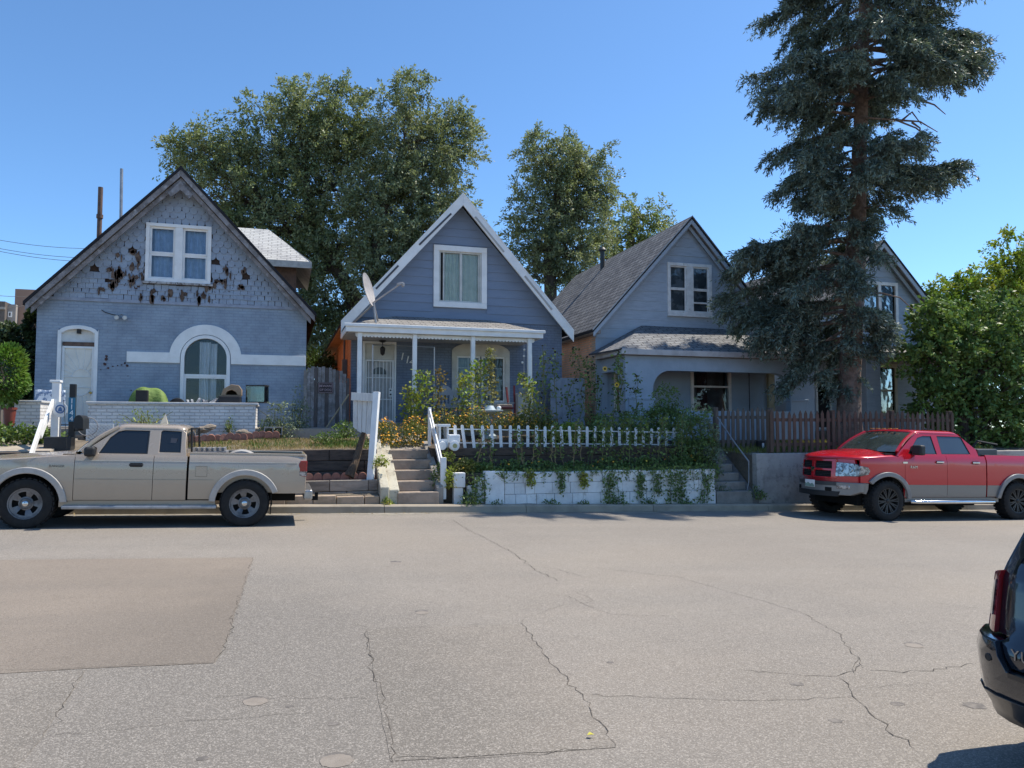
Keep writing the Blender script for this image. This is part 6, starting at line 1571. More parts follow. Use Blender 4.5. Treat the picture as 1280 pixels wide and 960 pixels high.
# crossed grille
Fy=F
front_panel(T2,'front_fascia',[(-.86,.78),(.86,.78),(.86,.93),(.50,.93),(.50,1.27),(-.50,1.27),(-.50,.93),(-.86,.93)],red,F,-.01,th=.05)
gr=front_panel(T2,'grille_frame',[(-.54,.87),(.54,.87),(.53,1.285),(-.53,1.285)],red,F,.03,[[(-.46,.90),(-.045,.90),(-.045,1.035),(-.46,1.035)],[(.045,.90),(.46,.90),(.46,1.035),(.045,1.035)],[(-.47,1.08),(-.045,1.08),(-.045,1.24),(-.46,1.24)],[(.045,1.08),(.47,1.08),(.46,1.24),(.045,1.24)]],th=.06,bevel=.012)
front_panel(gr,'grille_mesh',[(-.48,.89),(.48,.89),(.48,1.255),(-.48,1.255)],under,F,-.005,th=.01)
mb=MB()
for z in (.93,.965,1.0,1.10,1.135,1.17): 
    for sg in (-1,1): mb.bar((F(.06,z)-.012,sg*.06,z),(F(.45,z)-.012,sg*.45,z),.012,.012)
mb.build('grille_bars',black_pl,gr)
# ram head style emblem reduced to its plain silhouette
em=[(-.045,.035),(-.06,.0),(-.04,-.03),(-.02,-.015),(-.015,-.05),(0,-.06),(.015,-.05),(.02,-.015),(.04,-.03),(.06,0),(.045,.035),(.015,.045),(0,.03),(-.015,.045)]
front_panel(gr,'emblem',[(a,1.06+b) for a,b in em],chrome,F,.045,th=.015,dy=0,dz=0)
for sg in (-1,1):
    hl=[(sg*.53,.92),(sg*.885,.94),(sg*.89,1.16),(sg*.80,1.205),(sg*.54,1.225)]
    h=front_panel(T2,'headlight',hl,lens_clear,F,.018,th=.06,bevel=.012)
    for (yy,zz,r) in ((.62,1.08,.055),(.76,1.08,.06)):
        MB().lathe([(r,-.012),(r*.8,.02),(.001,.03)],(F(yy,zz)-.012,sg*yy,zz),16,'x').lathe([(r,-.012),(r+.012,-.01),(r+.012,.0)],(F(yy,zz)-.012,sg*yy,zz),16,'x').build('reflector',chrome,h,smooth=True)
    sd_=[(-.64,.935),(-.46,.98),(-.42,1.06),(-.47,1.135),(-.64,1.165)]
    side_panel(h,'side_lens',sd_,lens_clear,S,.012,(sg,),th=.04,bevel=.01)
bp=front_panel(T2,'front_bumper',[(-.93,.60),(-.80,.52),(.80,.52),(.93,.60),(.93,.795),(-.93,.795)],red_grey,F,.09,th=.12,bevel=.03)
front_panel(bp,'air_dam',[(-.62,.49),(.62,.49),(.66,.60),(-.66,.60)],black_pl,F,.105,th=.05,bevel=.01)
front_panel(bp,'upper_strip',[(-.60,.72),(.60,.72),(.60,.80),(-.60,.80)],M('bumper_dark',(.05,.05,.052),.4),F,.098,th=.05)
for sg in (-1,1):
    side_panel(bp,'bumper_end',[(-.70,.60),(-.50,.56),(-.46,.66),(-.455,.795),(-.70,.795)],red_grey,S,.012,(sg,),th=.05,bevel=.01)
    front_panel(bp,'fog_lamp',[(sg*.60,.66),(sg*.80,.66),(sg*.80,.735),(sg*.60,.735)],lens_clear,F,.102,th=.03,bevel=.01)
    front_panel(bp,'tow_hook',[(sg*.40,.60),(sg*.52,.60),(sg*.52,.68),(sg*.40,.68)],under,F,.115,th=.03,bevel=.01)
pl_=front_panel(bp,'licence_plate',[(-.155,.66),(.155,.66),(.155,.815),(-.155,.815)],white,F,.115,th=.012)
front_panel(pl_,'plate_band',[(-.15,.70),(-.09,.745),(-.03,.72),(.04,.76),(.10,.725),(.15,.75),(.15,.665),(-.15,.665)],M('plate_green',(.25,.36,.30),.6),F,.118,th=.003)
for o in T2.children:
    pass
text('badge','RAM',.088,(.69,-S(.7,1.13)-.006,1.155),chrome,T2,(R(90),0,0),.006,space=1.15)
side_panel(T2,'badge',[(.40,1.235),(.52,1.235),(.52,1.27),(.40,1.27)],chrome,S,.01,(-1,),th=.012,dx=0,dz=0)
front_panel(T2,'hood_lip',[(-.80,1.20),(.80,1.20),(.78,1.30),(-.78,1.30)],red,F,-.035,th=.05)
for i in range(5):
    y=[-.35,-.18,0,.18,.35][i]; MB().box(.80,.86,y-.05,y+.05,1.985,2.005).build('marker_lamp',M('amber',(.55,.22,.05),.3),T2,bevel=.01)
# wipers
for sg in (0,1): MB().tube([(.12-.02*sg,-.55+.62*sg,1.49),(.20,-.1+.62*sg,1.53)],.010,6).build('wiper',black_pl,T2)
MB().box(2.80,3.25,-.82,.82,1.18,1.58).build('tool_box',M('toolbox_dark',(.06,.062,.066),.35,metal=.3),T2,bevel=.02) if False else None
place(T2,12.43,13.15+.995)
rz2=road_z(15.5,14)
o=MB().box(15.26,15.86,13.42,14.9,rz2+1.20,rz2+1.585).build('tool_box',M('toolbox_dark',(.085,.088,.095),.35,metal=.3),loc=(15.5,14.1,rz2+1.2),bevel=.025); tag(o,'dark steel tool box across the red pickup bed','tool box')
o=MB().tube([(16.0,14.3,rz2+1.5),(16.15,14.2,rz2+1.75),(16.7,14.15,rz2+1.66)],.03,8).build('pry_bar',black_pl,loc=(16,14.3,rz2+1.5),smooth=True); tag(o,'black bent bar lying across the red pickup bed behind the tool box','bar')
# ---------------- black sport utility vehicle, rear corner
SY=1.16; WV=1.0
T3=thing('suv','black sport utility vehicle whose rear corner enters the picture at the right edge','suv',(0,0,0),local=True)
blk=M_paint('paint_black',(.008,.010,.016),.12,1.0,.0,.03,(.12,.11,.10))
bump_m=M('bumper_black',(.012,.013,.016),.35,(.016,.017,.02),6,coat=.5)
# local frame: x forward from the rear bumper, y to the left, z up
def SS(x,z): 
    y=float(np.interp(z,[.3,.5,.75,.95,1.1,1.80],[.93,.98,1.0,.985,.955,.72]))
    if x<.5: y-=.10*((.5-x)/.5)**2.0
    return y
def RF(y,z):
    b=float(np.interp(z,[.40,.52,.72,.78,.80,1.08,1.35,1.82,1.92],[.12,.03,.0,.02,.08,.13,.30,.58,.70])); return b+.06*abs(y)**2+.26*max(0,(abs(y)-.62)/.38)**2.6
def rp(name,outer,mat,off=0,par=T3,th=.04,dy=.1,dz=.06,bevel=0,holes=()):
    bm=bm_from2d(outer,holes,dy,dz); shell_map(bm,lambda y,z:(Vector((RF(y,z)-off,y,z)),Vector((1,0,0))),th); return finish(bm,name,mat,par,bevel=bevel)
rp('tailgate',[(-.80,.80),(-.70,.80),(-.62,.67),(.62,.67),(.70,.80),(.80,.80),(.82,1.12),(.66,1.76),(-.66,1.76),(-.82,1.12)],blk,.0,holes=[[(-.72,1.16),(.72,1.16),(.58,1.68),(-.58,1.68)]])
rp('rear_window',[(-.72,1.16),(.72,1.16),(.58,1.68),(-.58,1.68)],car_glass,-.012,th=.01)
bu=rp('rear_bumper',[(-.94,.42),(.94,.42),(.985,.55),(.99,.785),(.70,.785),(.62,.655),(-.62,.655),(-.70,.785),(-.99,.785),(-.985,.55)],blk,.04,th=.16,bevel=.02)
rp('bumper_skirt',[(-.88,.38),(.88,.38),(.96,.52),(-.96,.52)],bump_m,.05,bu,.10,bevel=.02)
rp('step_pad',[(-.60,.635),(.60,.635),(.60,.66),(-.60,.66)],bump_m,.055,bu,.12)
for sg in (-1,1):
    tl=rp('taillight',[(sg*.79,.80),(sg*.925,.80),(sg*.935,.95),(sg*.90,1.09),(sg*.81,1.11),(sg*.80,1.0)],lens_red,.03,th=.14,dy=.03,dz=.04,bevel=.012)
    rp('inner_lens',[(sg*.82,.88),(sg*.862,.88),(sg*.858,1.05),(sg*.828,1.06)],lens_clear,.042,tl,.02,dy=.02,bevel=.006)
    rp('lens_edge',[(sg*.905,.80),(sg*.945,.81),(sg*.95,.95),(sg*.925,1.085),(sg*.895,1.09),(sg*.915,.95)],M('lens_rose',(.5,.30,.30),.15,coat=.8),.036,tl,.10,dy=.02,bevel=.006)
    bm_=MB().lathe([(.02,0),(.016,-.004),(.001,-.004)],(0,0,0),10,'x'); q=(RF(.72,.70)-.045,sg*.72,.70); bm_.v=[tuple(Vector(v)+Vector(q)) for v in bm_.v]; bm_.build('park_sensor',black_pl,bu)
LV=4.9
for sg in (-1,1):
    lo=[(.52,.45)]+arch(1.05,.39,.47,.45,14)+[(1.6,.45)]+arch(3.95,.39,.47,.45,14)+[(LV,.5),(LV,.95),(3.6,1.0),(.40,1.0),(.40,.79),(.52,.79)]
    side_panel(T3,'body_side',lo,blk,SS,0,(sg,),dx=.2)
    up=[(.36,1.0),(3.6,1.0),(3.5,1.08),(2.7,1.80),(.70,1.82),(.56,1.6),(.40,1.12)]
    ws_=[[(.52,1.14),(1.15,1.12),(1.15,1.68),(.68,1.70)],[(1.25,1.16),(2.1,1.14),(2.1,1.69),(1.25,1.70)],[(2.2,1.14),(3.1,1.14),(2.6,1.66),(2.2,1.69)]]
    c_=side_panel(T3,'pillar_side',up,blk,SS,0,(sg,),holes=ws_,dx=.25)[0]
    for h in ws_: side_panel(c_,'window',h,car_glass,SS,-.012,(sg,),th=.01)
def rf3(u,v):
    q=2*v-1; x=.46+2.35*u; return (x,q*.76,1.91-.05*q*q-.10*max(0,(u-.8)/.2)**2-.08*max(0,(abs(q)-.82)/.18)**2)
grid(rf3,10,14).build('roof',blk,T3,smooth=True,angle=180)
MB().add([(.46,-.70,1.83),(.46,.70,1.83),(.80,.72,1.85),(.80,-.72,1.85),(.44,-.70,1.865),(.44,.70,1.865),(.80,.72,1.915),(.80,-.72,1.915)],[(0,3,2,1),(4,5,6,7),(0,1,5,4),(1,2,6,5),(2,3,7,6),(3,0,4,7)]).build('spoiler',blk,T3,bevel=.012)
MB().add([(.40,-.90,.95),(.40,.90,.95),(3.5,.92,.95),(3.5,-.92,.95),(.40,-.88,1.08),(.40,.88,1.08),(3.5,.88,1.08),(3.5,-.88,1.08),(.80,-.70,1.83),(.80,.70,1.83),(2.68,.70,1.80),(2.68,-.70,1.80)],[(0,3,2,1),(0,1,5,4),(1,2,6,5),(2,3,7,6),(3,0,4,7),(4,5,9,8),(5,6,10,9),(6,7,11,10),(7,4,8,11),(8,9,10,11)]).build('body',blk,T3)
grid(lambda u,v:(2.75+.9*u,(2*v-1)*(.74+.14*u),1.80-.70*u),6,10).build('windshield',car_glass,T3,smooth=True,angle=180)
grid(lambda u,v:(3.6+1.3*u,(2*v-1)*.93,1.12-.13*u-.08*abs(2*v-1)**3),6,10).build('hood',blk,T3,smooth=True,angle=180)
MB().box(LV-.05,LV+.05,-.9,.9,.4,.95).build('front_end',blk,T3,bevel=.04)
MB().box(.35,LV-.1,-.72,.72,.3,.95).box(.6,3.4,-.8,.8,.5,1.04).build('underbody',under,T3)
w0=make_wheel(T3,.39,.26,.25,M('rim_black',(0,0,0)),'spokes',1.05,-.85,black_pl)
for (x,sg) in ((3.95,-1),(1.05,1),(3.95,1)):
    c=copy_tree(w0,T3); c.location=(x,sg*.85,.39); 
    if sg>0: c.rotation_euler=(0,0,PI)
tx=text('badge','YUKON',.075,(RF(.50,.74)-.016,.455,.745),M('badge_silver',(.30,.30,.31),.3,metal=1),T3,(R(90),0,R(-90)),.006,space=1.15)
sx=3.40; sy=3.22-.955
T3.location=(sx,sy,road_z(sx,sy)-.15); T3.rotation_euler=(0,math.atan(.028),R(0))
# ================================================================ vegetation
def leaf_mesh(name,C,size,aspect,mat,parent=None,loc=None,updir=.3,seed=0,dirs=None,fold=.25,spread=None):
    """one small folded leaf per centre; C (n,3) world positions"""
    r=np.random.default_rng(seed); C=np.asarray(C,dtype=np.float64); n=len(C)
    if dirs is None:
        d=r.normal(size=(n,3)); d[:,2]-=.25
    else: d=np.asarray(dirs)+r.normal(size=(n,3))*(.35 if spread is None else spread)
    d/=np.linalg.norm(d,axis=1)[:,None]+1e-9
    u=r.normal(size=(n,3)); u[:,2]+=updir*3; s=np.cross(d,u); s/=np.linalg.norm(s,axis=1)[:,None]+1e-9
    nn=np.cross(s,d)
    L=(size*r.uniform(.65,1.25,n))[:,None]; Wd=L*aspect*.5
    a=C; b=C+d*L*.5+s*Wd-nn*Wd*fold; c=C+d*L; e=C+d*L*.5-s*Wd-nn*Wd*fold
    org=ORG.get(parent,Vector((0,0,0))) if parent is not None else Vector(loc or (0,0,0))
    V=np.stack([a,b,c,e],1).reshape(-1,3)-np.array(org)
    me=bpy.data.meshes.new(name); me.vertices.add(4*n); me.vertices.foreach_set('co',V.ravel().astype(np.float32))
    F=np.arange(4*n).reshape(n,4); 
    me.loops.add(4*n); me.loops.foreach_set('vertex_index',F.ravel().astype(np.int32))
    me.polygons.add(n); me.polygons.foreach_set('loop_start',(np.arange(n)*4).astype(np.int32))
    me.update(calc_edges=True); me.validate()
    return link(name,me,mat,parent,Vector(org))
def ell(cx,cy,cz,rx,ry,rz,n,r,shell=.35):
    """points in an ellipsoid, denser towards its skin"""
    d=r.normal(size=(n,3)); d/=np.linalg.norm(d,axis=1)[:,None]; q=r.uniform(shell**3,1,n)**(1/3)
    return np.array([cx,cy,cz])+d*q[:,None]*np.array([rx,ry,rz])
def limb(a,b,r,sag=.0,wob=.12,n=6):
    L=(b-a).length; pts=[]
    for i in range(n+1):
        t=i/n; p=a.lerp(b,t); w=math.sin(PI*t)*wob*L
        pts.append(p+Vector((random.gauss(0,w*.35),random.gauss(0,w*.35),random.gauss(0,w*.25)+sag*math.sin(PI*t)*L)))
    pts[0]=a;pts[-1]=b; return pts
def tree(name,label,base,trunk,blobs,leaf,leaf_mat,bark_mat,clumps=1.0,per=60,spread=.55,group=None,seed=1,aspect=.42,droop=.2,cat='tree',twigs=True):
    """trunk: list of ((x,y,z),r); blobs: (cx,cy,cz,rx,ry,rz,attach index)"""
    r=np.random.default_rng(seed); random.seed(seed)
    T=thing(name,label,cat,base,group); mb=MB()
    mb.tube([p for p,_ in trunk],[q for _,q in trunk],12)
    allc=[];alld=[]
    for (cx,cy,cz,rx,ry,rz,att) in blobs:
        A=Vector(trunk[att][0]); ra=trunk[att][1]; Cc=Vector((cx,cy,cz-rz*.35))
        pts=limb(A,Cc,0); mb.tube(pts,[ra*.50*(1-.7*i/(len(pts)-1)) for i in range(len(pts))],8)
        k=max(4,int(clumps*rx*rz*5.5+4)); cs=ell(cx,cy,cz,rx,ry,rz,k,r,.12)
        for c in cs:
            if twigs and random.random()<.45:
                s=pts[random.choice([2,3,4,5,6])]; e=Vector(c); tw=limb(s,e,0,n=4,wob=.10); mb.tube(tw,[ra*.11*(1-.8*i/4)+.005 for i in range(5)],5,cap=False)
            # a clump is a handful of leafy twigs fanning outwards and nodding at the tip
            out=(c-np.array([cx,cy,cz]))/np.array([rx,ry,rz]); tone=r.uniform(.6,1.3)
            for q in range(int(r.integers(2,5))):
                d=out*.7+r.normal(size=3)*.75; d[2]+=.15; d/=np.linalg.norm(d)+1e-6; L=spread*r.uniform(.8,2.0)*1.15
                m=int(per*.36*tone*r.uniform(.6,1.4))+3; t=r.uniform(0,1,m)**.85
                pp=c+np.outer(t*L,d); pp[:,2]-=droop*1.6*(t**2)*L; pp+=r.normal(size=(m,3))*(.10+.10*(1-t))[:,None]*spread
                allc.append(pp); alld.append(np.tile(d+np.array([0,0,-.35]),(m,1)))
    mb.build('trunk',bark_mat,T,smooth=True)
    print(name,sum(len(a) for a in allc)); leaf_mesh('crown',np.concatenate(allc),leaf,aspect,leaf_mat,T,seed=seed,dirs=np.concatenate(alld),spread=.75)
    return T
bark_g=M('bark_grey',(.115,.092,.075),.95,(.065,.052,.043),5,bump=1,bscale=9,dist=.05,stretch=(2,2,.4))
elm_leaf=M_leaf('elm_leaf',(.18,.225,.105),(.29,.325,.185),.36,.45,.012)
elm_leaf2=M_leaf('elm_leaf_pale',(.195,.235,.125),(.31,.345,.205),.36,.45,.012)
BDY=13
def blob(px,py,rxp,ryp,Y,ry=None,att=-1,dy=0):
    py+=BDY
    c=P(px,py,Y+dy); d=(P(px+rxp,py,Y+dy)-c).length; e=(P(px,py-ryp,Y+dy)-c).length
    return (c.x,c.y,c.z,d,ry or d*.8,e,att)
# big elm pair behind the first two houses
Y=33
t1=[(P(452,430,Y),.42),(P(443,372,Y),.36),(P(420,335,Y),.30),(P(392,285,Y),.25),(P(384,245,Y),.19),(P(380,200,Y),.13)]
t1[0]=(Vector((t1[0][0].x,Y,.8)),.46)
tree('elm_tree','broad dark green elm rising behind the gap between the brick house and the slate house',t1[0][0],t1,
 [blob(265,185,52,32,Y,att=3),blob(300,222,60,45,Y,att=3),blob(350,160,60,48,Y,att=4),blob(405,135,55,42,Y,att=5),blob(372,118,22,26,Y,att=5),blob(415,205,65,55,Y,att=4),blob(345,260,62,52,Y,att=3),blob(300,290,35,35,Y,att=2),blob(420,285,52,45,Y,att=2),blob(440,100+55,38,40,Y,att=5),blob(240,172,28,18,Y,att=4),blob(362,325,50,40,Y,att=2),blob(405,375,38,45,Y,att=1),blob(395,415,28,35,Y,att=0,dy=-1)],
 .155,elm_leaf,bark_g,clumps=5.0,per=108,spread=.52,seed=3,group='elms behind the houses')
Y=31.5
t2=[(Vector((P(462,420,Y).x,Y,.8)),.34),(P(465,372,Y),.29),(P(468,330,Y),.25),(P(474,280,Y),.20),(P(492,225,Y),.15),(P(505,180,Y),.11)]
tree('elm_tree','tall upright elm just left of the slate house gable',t2[0][0],t2,
 [blob(505,122,45,34,Y,att=5),blob(520,175,55,45,Y,att=5),blob(565,170,32,40,Y,att=4),blob(540,225,52,42,Y,att=4),blob(478,215,48,52,Y,att=4),blob(495,265,52,42,Y,att=3),blob(535,275,40,32,Y,att=3),blob(470,305,42,32,Y,att=3),blob(515,310,32,26,Y,att=2),blob(480,345,30,26,Y,att=1),blob(575,135,18,16,Y,att=5)],
 .15,elm_leaf2,bark_g,clumps=5.0,per=108,spread=.48,seed=8,group='elms behind the houses')
Y=33
t3=[(Vector((P(690,400,Y).x,Y,.8)),.36),(P(688,355,Y),.30),(P(686,310,Y),.26),(P(694,260,Y),.2),(P(700,215,Y),.14)]
tree('elm_tree','tall elm with a ragged crown behind the ridge of the arched porch house',t3[0][0],t3,
 [blob(690,190,40,34,Y,att=4),blob(670,180,18,24,Y,att=4),blob(725,195,38,36,Y,att=4),blob(680,245,42,42,Y,att=3),blob(725,250,42,42,Y,att=3),blob(668,290,30,32,Y,att=2),blob(712,295,48,35,Y,att=2),blob(665,325,20,22,Y,att=1),blob(720,325,35,25,Y,att=1),blob(745,222,22,30,Y,att=3)],
 .15,elm_leaf2,bark_g,clumps=4.4,per=104,spread=.46,seed=13,group='elms behind the houses')
Y=36
t4=[(Vector((P(785,400,Y).x,Y,.8)),.3),(P(785,330,Y),.24),(P(790,290,Y),.17),(P(795,265,Y),.12)]
tree('elm_tree','lower pale elm showing above the arched porch house roof right of the vent pipe',t4[0][0],t4,
 [blob(795,255,28,22,Y,att=3),blob(818,268,22,24,Y,att=3),blob(770,280,30,25,Y,att=2),blob(800,300,35,25,Y,att=2),blob(752,300,26,22,Y,att=1)],
 .18,M_leaf('elm_leaf_light',(.20,.26,.085),(.30,.33,.13),.3,.45,.012),bark_g,clumps=2.8,per=70,spread=.52,seed=17,group='elms behind the houses')
BDY=0
# ---------------------------------------------------------------- the spruce
def spruce():
    r=np.random.default_rng(5); random.seed(5)
    Ys=17.6
    b=P(1062,556,Ys); base=Vector((b.x,Ys,1.0))
    tr=[(base,.40),(P(1061,520,Ys),.33),(P(1062,470,Ys),.30),(P(1066,400,Ys),.28),(P(1070,330,Ys),.26),(P(1072,250,Ys),.23),(P(1076,150,Ys),.19),(P(1079,50,Ys),.16),(P(1081,-60,Ys),.11),(P(1082,-180,Ys),.06),(P(1083,-260,Ys),.02)]
    T=thing('spruce_tree','very tall dark blue green spruce with a bare lower trunk and drooping boughs','tree',base); mb=MB()
    mb.tube([p for p,_ in tr],[q for _,q in tr],16)
    def trunk_at(z):
        for i in range(len(tr)-1):
            a,c=tr[i][0],tr[i+1][0]
            if a.z<=z<=c.z: t=(z-a.z)/(c.z-a.z); return a.lerp(c,t)
        return tr[-1][0]
    # silhouette widths read from the picture, metres from the trunk: (height, left reach, right reach)
    zz=[P(1070,y,Ys).z for y in (500,470,440,400,370,330,300,270,245,225,200,180,160,140,110,80,40,0,-80,-180,-260)]
    lf=[.4,.9,1.5,2.3,3.5,3.7,3.7,3.65,3.1,2.8,3.0,3.2,3.3,3.6,3.75,3.55,3.25,2.95,2.8,2.2,.6]
    rt=[.1,.2,.4,.7,.6,.3,.2,.2,.3,2.2,2.5,.9,.6,.6,1.3,3.1,3.4,3.4,3.1,2.2,.6]
    pts=[];dirs=[]
    def bough(z,az,L,el,drp,twn,den):
        s=trunk_at(z); h=Vector((math.cos(az),math.sin(az),0)); n=10; line=[]
        for i in range(n+1):
            t=i/n; line.append(s+h*(L*t)+Vector((0,0,L*(el*t-drp*t*t*1.0+.16*t**4)))+Vector((random.gauss(0,.03),random.gauss(0,.03),random.gauss(0,.03)))*L*.4*t)
        mb.tube(line,[(.022+.014*L)*(1-.85*i/n) for i in range(n+1)],6,cap=False)
        side=Vector((-h.y,h.x,0))
        for k in range(int(twn*L)):
            t=random.uniform(.22,1.0)**.8; i=min(n-1,int(t*n)); p=line[i].lerp(line[i+1],t*n-i)
            sd=random.choice((-1,1)); tl=random.uniform(.40,1.15)*(1.15-.55*t)*min(1.2,.5+L*.25)
            hang=random.uniform(.25,1.0)
            d=(h*random.uniform(.3,.9)+side*sd*random.uniform(.2,1.0)*(1-hang*.6)+Vector((0,0,-hang*1.15))).normalized()
            m=int(den*tl*random.uniform(.7,1.3)); q=np.sort(r.uniform(0,1,m))
            c=np.array(p)+np.outer(q*tl,np.array(d)); c[:,2]+=.10*np.sin(q*3)*tl
            c+=r.normal(size=(m,3))*.028
            pts.append(c); dirs.append(np.tile(np.array(d),(m,1))+r.normal(size=(m,3))*.55)
    z=zz[0]+.25; 
    while z<zz[-1]-.1:
        k=random.choice((4,5,6))
        a0=random.uniform(0,2*PI)
        for i in range(k):
            az=a0+2*PI*i/k+random.gauss(0,.25); zb=z+random.uniform(-.15,.15)
            reach_l=float(np.interp(zb,zz,lf)); reach_r=float(np.interp(zb,zz,rt))
            # picture left/right direction in plan is (cos yaw, -sin yaw)
            cr=math.cos(az)*math.cos(YAW)-math.sin(az)*math.sin(YAW)
            L=(reach_r*max(0,cr)**.7+reach_l*max(0,-cr)**.7 if abs(cr)>.3 else min(2.6,(reach_l+reach_r)*.45))
            if abs(cr)<=.75: L=max(L,min(2.4,.42*(reach_l+reach_r)))
            L*=random.uniform(.55,1.08)
            if cr>.1 and reach_r<1.0 and random.random()<.75: continue
            if L<.35: continue
            bough(zb,az,L,random.uniform(.0,.28),random.uniform(.28,.65),19,80)
        z+=random.uniform(.26,.40)
    # named boughs that make the outline
    Zp=lambda y: P(1070,y,Ys).z
    def toward(sgn,fwd): 
        v=Vector((math.cos(YAW),-math.sin(YAW),0))*sgn+Vector((math.sin(YAW),math.cos(YAW),0))*fwd; return math.atan2(v.y,v.x)
    bough(Zp(215),toward(1,-.1),2.75,.18,.25,36,75); bough(Zp(205),toward(1,.2),2.6,.05,.20,36,75)
    bough(Zp(60),toward(1,-.1),3.3,.05,.28,30,70); bough(Zp(20),toward(1,.15),3.4,-.02,.18,32,70); bough(Zp(75),toward(1,-.2),3.0,.0,.3,30,70)
    for yy,L in ((350,3.6),(330,3.7),(390,2.9),(400,2.5),(300,3.7),(285,3.6)): bough(Zp(yy),toward(-1,random.uniform(-.35,.3)),L,.02,.40,26,70)
    for yy,L in ((420,1.8),(410,2.0)): bough(Zp(yy),toward(-1,random.uniform(-.5,.1)),L,-.25,.75,34,75)
    for yy,L,f in ((395,.95,-.8),(408,.95,-.5),(420,.85,-.7),(385,.8,-1.2),(432,.7,-.9)): bough(Zp(yy),toward(.9,f),L,.05,.5,42,80)
    # bare dead limbs
    for pp in ([(1080,147),(1120,150),(1145,160),(1160,172),(1169,178)],[(1120,150),(1150,152),(1172,165)],[(1150,125),(1168,131),(1182,143)],[(1140,153),(1150,160),(1151,176)],[(1128,150),(1140,140),(1152,156)],[(1070,290),(1060,300),(1055,325)],[(1066,372),(1100,366),(1125,372),(1142,388)],[(1072,290),(1090,285),(1110,290)]):
        line=[P(x,y,Ys-.25) for x,y in pp]; k=len(line); mb.tube(line,[.030*(1-.75*i/(k-1))+.004 for i in range(k)],6)
    mb.build('trunk',M('spruce_bark',(.21,.15,.12),.95,(.12,.085,.068),7,bump=1.2,bscale=12,dist=.05,wear=(.19,.14,.12),wscale=10),T,smooth=True)
    # broken stub
    C=np.concatenate(pts); D=np.concatenate(dirs)
    leaf_mesh('crown',C,.135,.25,M_leaf('spruce_needles',(.110,.150,.128),(.18,.225,.18),.18,.55),T,seed=2,dirs=D,fold=.1,spread=.3)
    print('spruce blades',len(C))
spruce()
# ---------------------------------------------------------------- right hand shrubs
Y=17.6
g_leaf=M_leaf('glossy_leaf',(.10,.175,.055),(.19,.285,.08),.28,.4,.01)
g_leaf2=M_leaf('lime_leaf',(.19,.30,.045),(.30,.34,.05),.35,.35,.015)
bx=Vector((P(1205,560,Y).x,Y,1.0))
t5=[(bx,.16),(bx+Vector((.0,0,.8)),.14),(bx+Vector((.05,0,1.8)),.11),(bx+Vector((.1,0,3.0)),.07)]
tree('broadleaf_shrub','large rounded glossy green shrub tree behind the brown picket fence at the right',bx,t5,
 [blob(1185,410,36,30,Y,att=2),blob(1225,400,40,34,Y,att=3),blob(1262,430,38,40,Y,att=2),blob(1162,445,26,36,Y,att=2),blob(1205,450,46,44,Y,att=2),blob(1250,480,48,48,Y,att=1),blob(1180,500,34,34,Y,att=1),blob(1225,525,45,32,Y,att=0),blob(1270,540,35,34,Y,att=0),blob(1172,388,18,18,Y,att=3),blob(1285,400,30,34,Y,att=2)],
 .15,g_leaf,bark_g,clumps=9,per=48,spread=.26,seed=21,aspect=.55,cat='shrub')
Y=24
bx=Vector((P(1268,500,Y).x,Y,1.0)); t6=[(bx,.2),(bx+Vector((0,0,2)),.16),(bx+Vector((.1,0,4)),.1),(bx+Vector((.2,0,6)),.06)]
tree('lime_tree','lime and yellow leaved tree rising behind the glossy shrub at the right edge',bx,t6,
 [blob(1270,318,22,26,Y,att=3),blob(1240,352,30,22,Y,att=2),blob(1192,372,26,20,Y,att=2),blob(1172,392,22,22,Y,att=1),blob(1210,400,30,24,Y,att=1),blob(1285,350,30,34,Y,att=3),blob(1214,356,20,14,Y,att=2),blob(1265,385,42,30,Y,att=2),blob(1300,400,34,40,Y,att=1),blob(1222,390,34,30,Y,att=1)],
 .16,g_leaf2,bark_g,clumps=6.5,per=52,spread=.34,seed=23,aspect=.55)
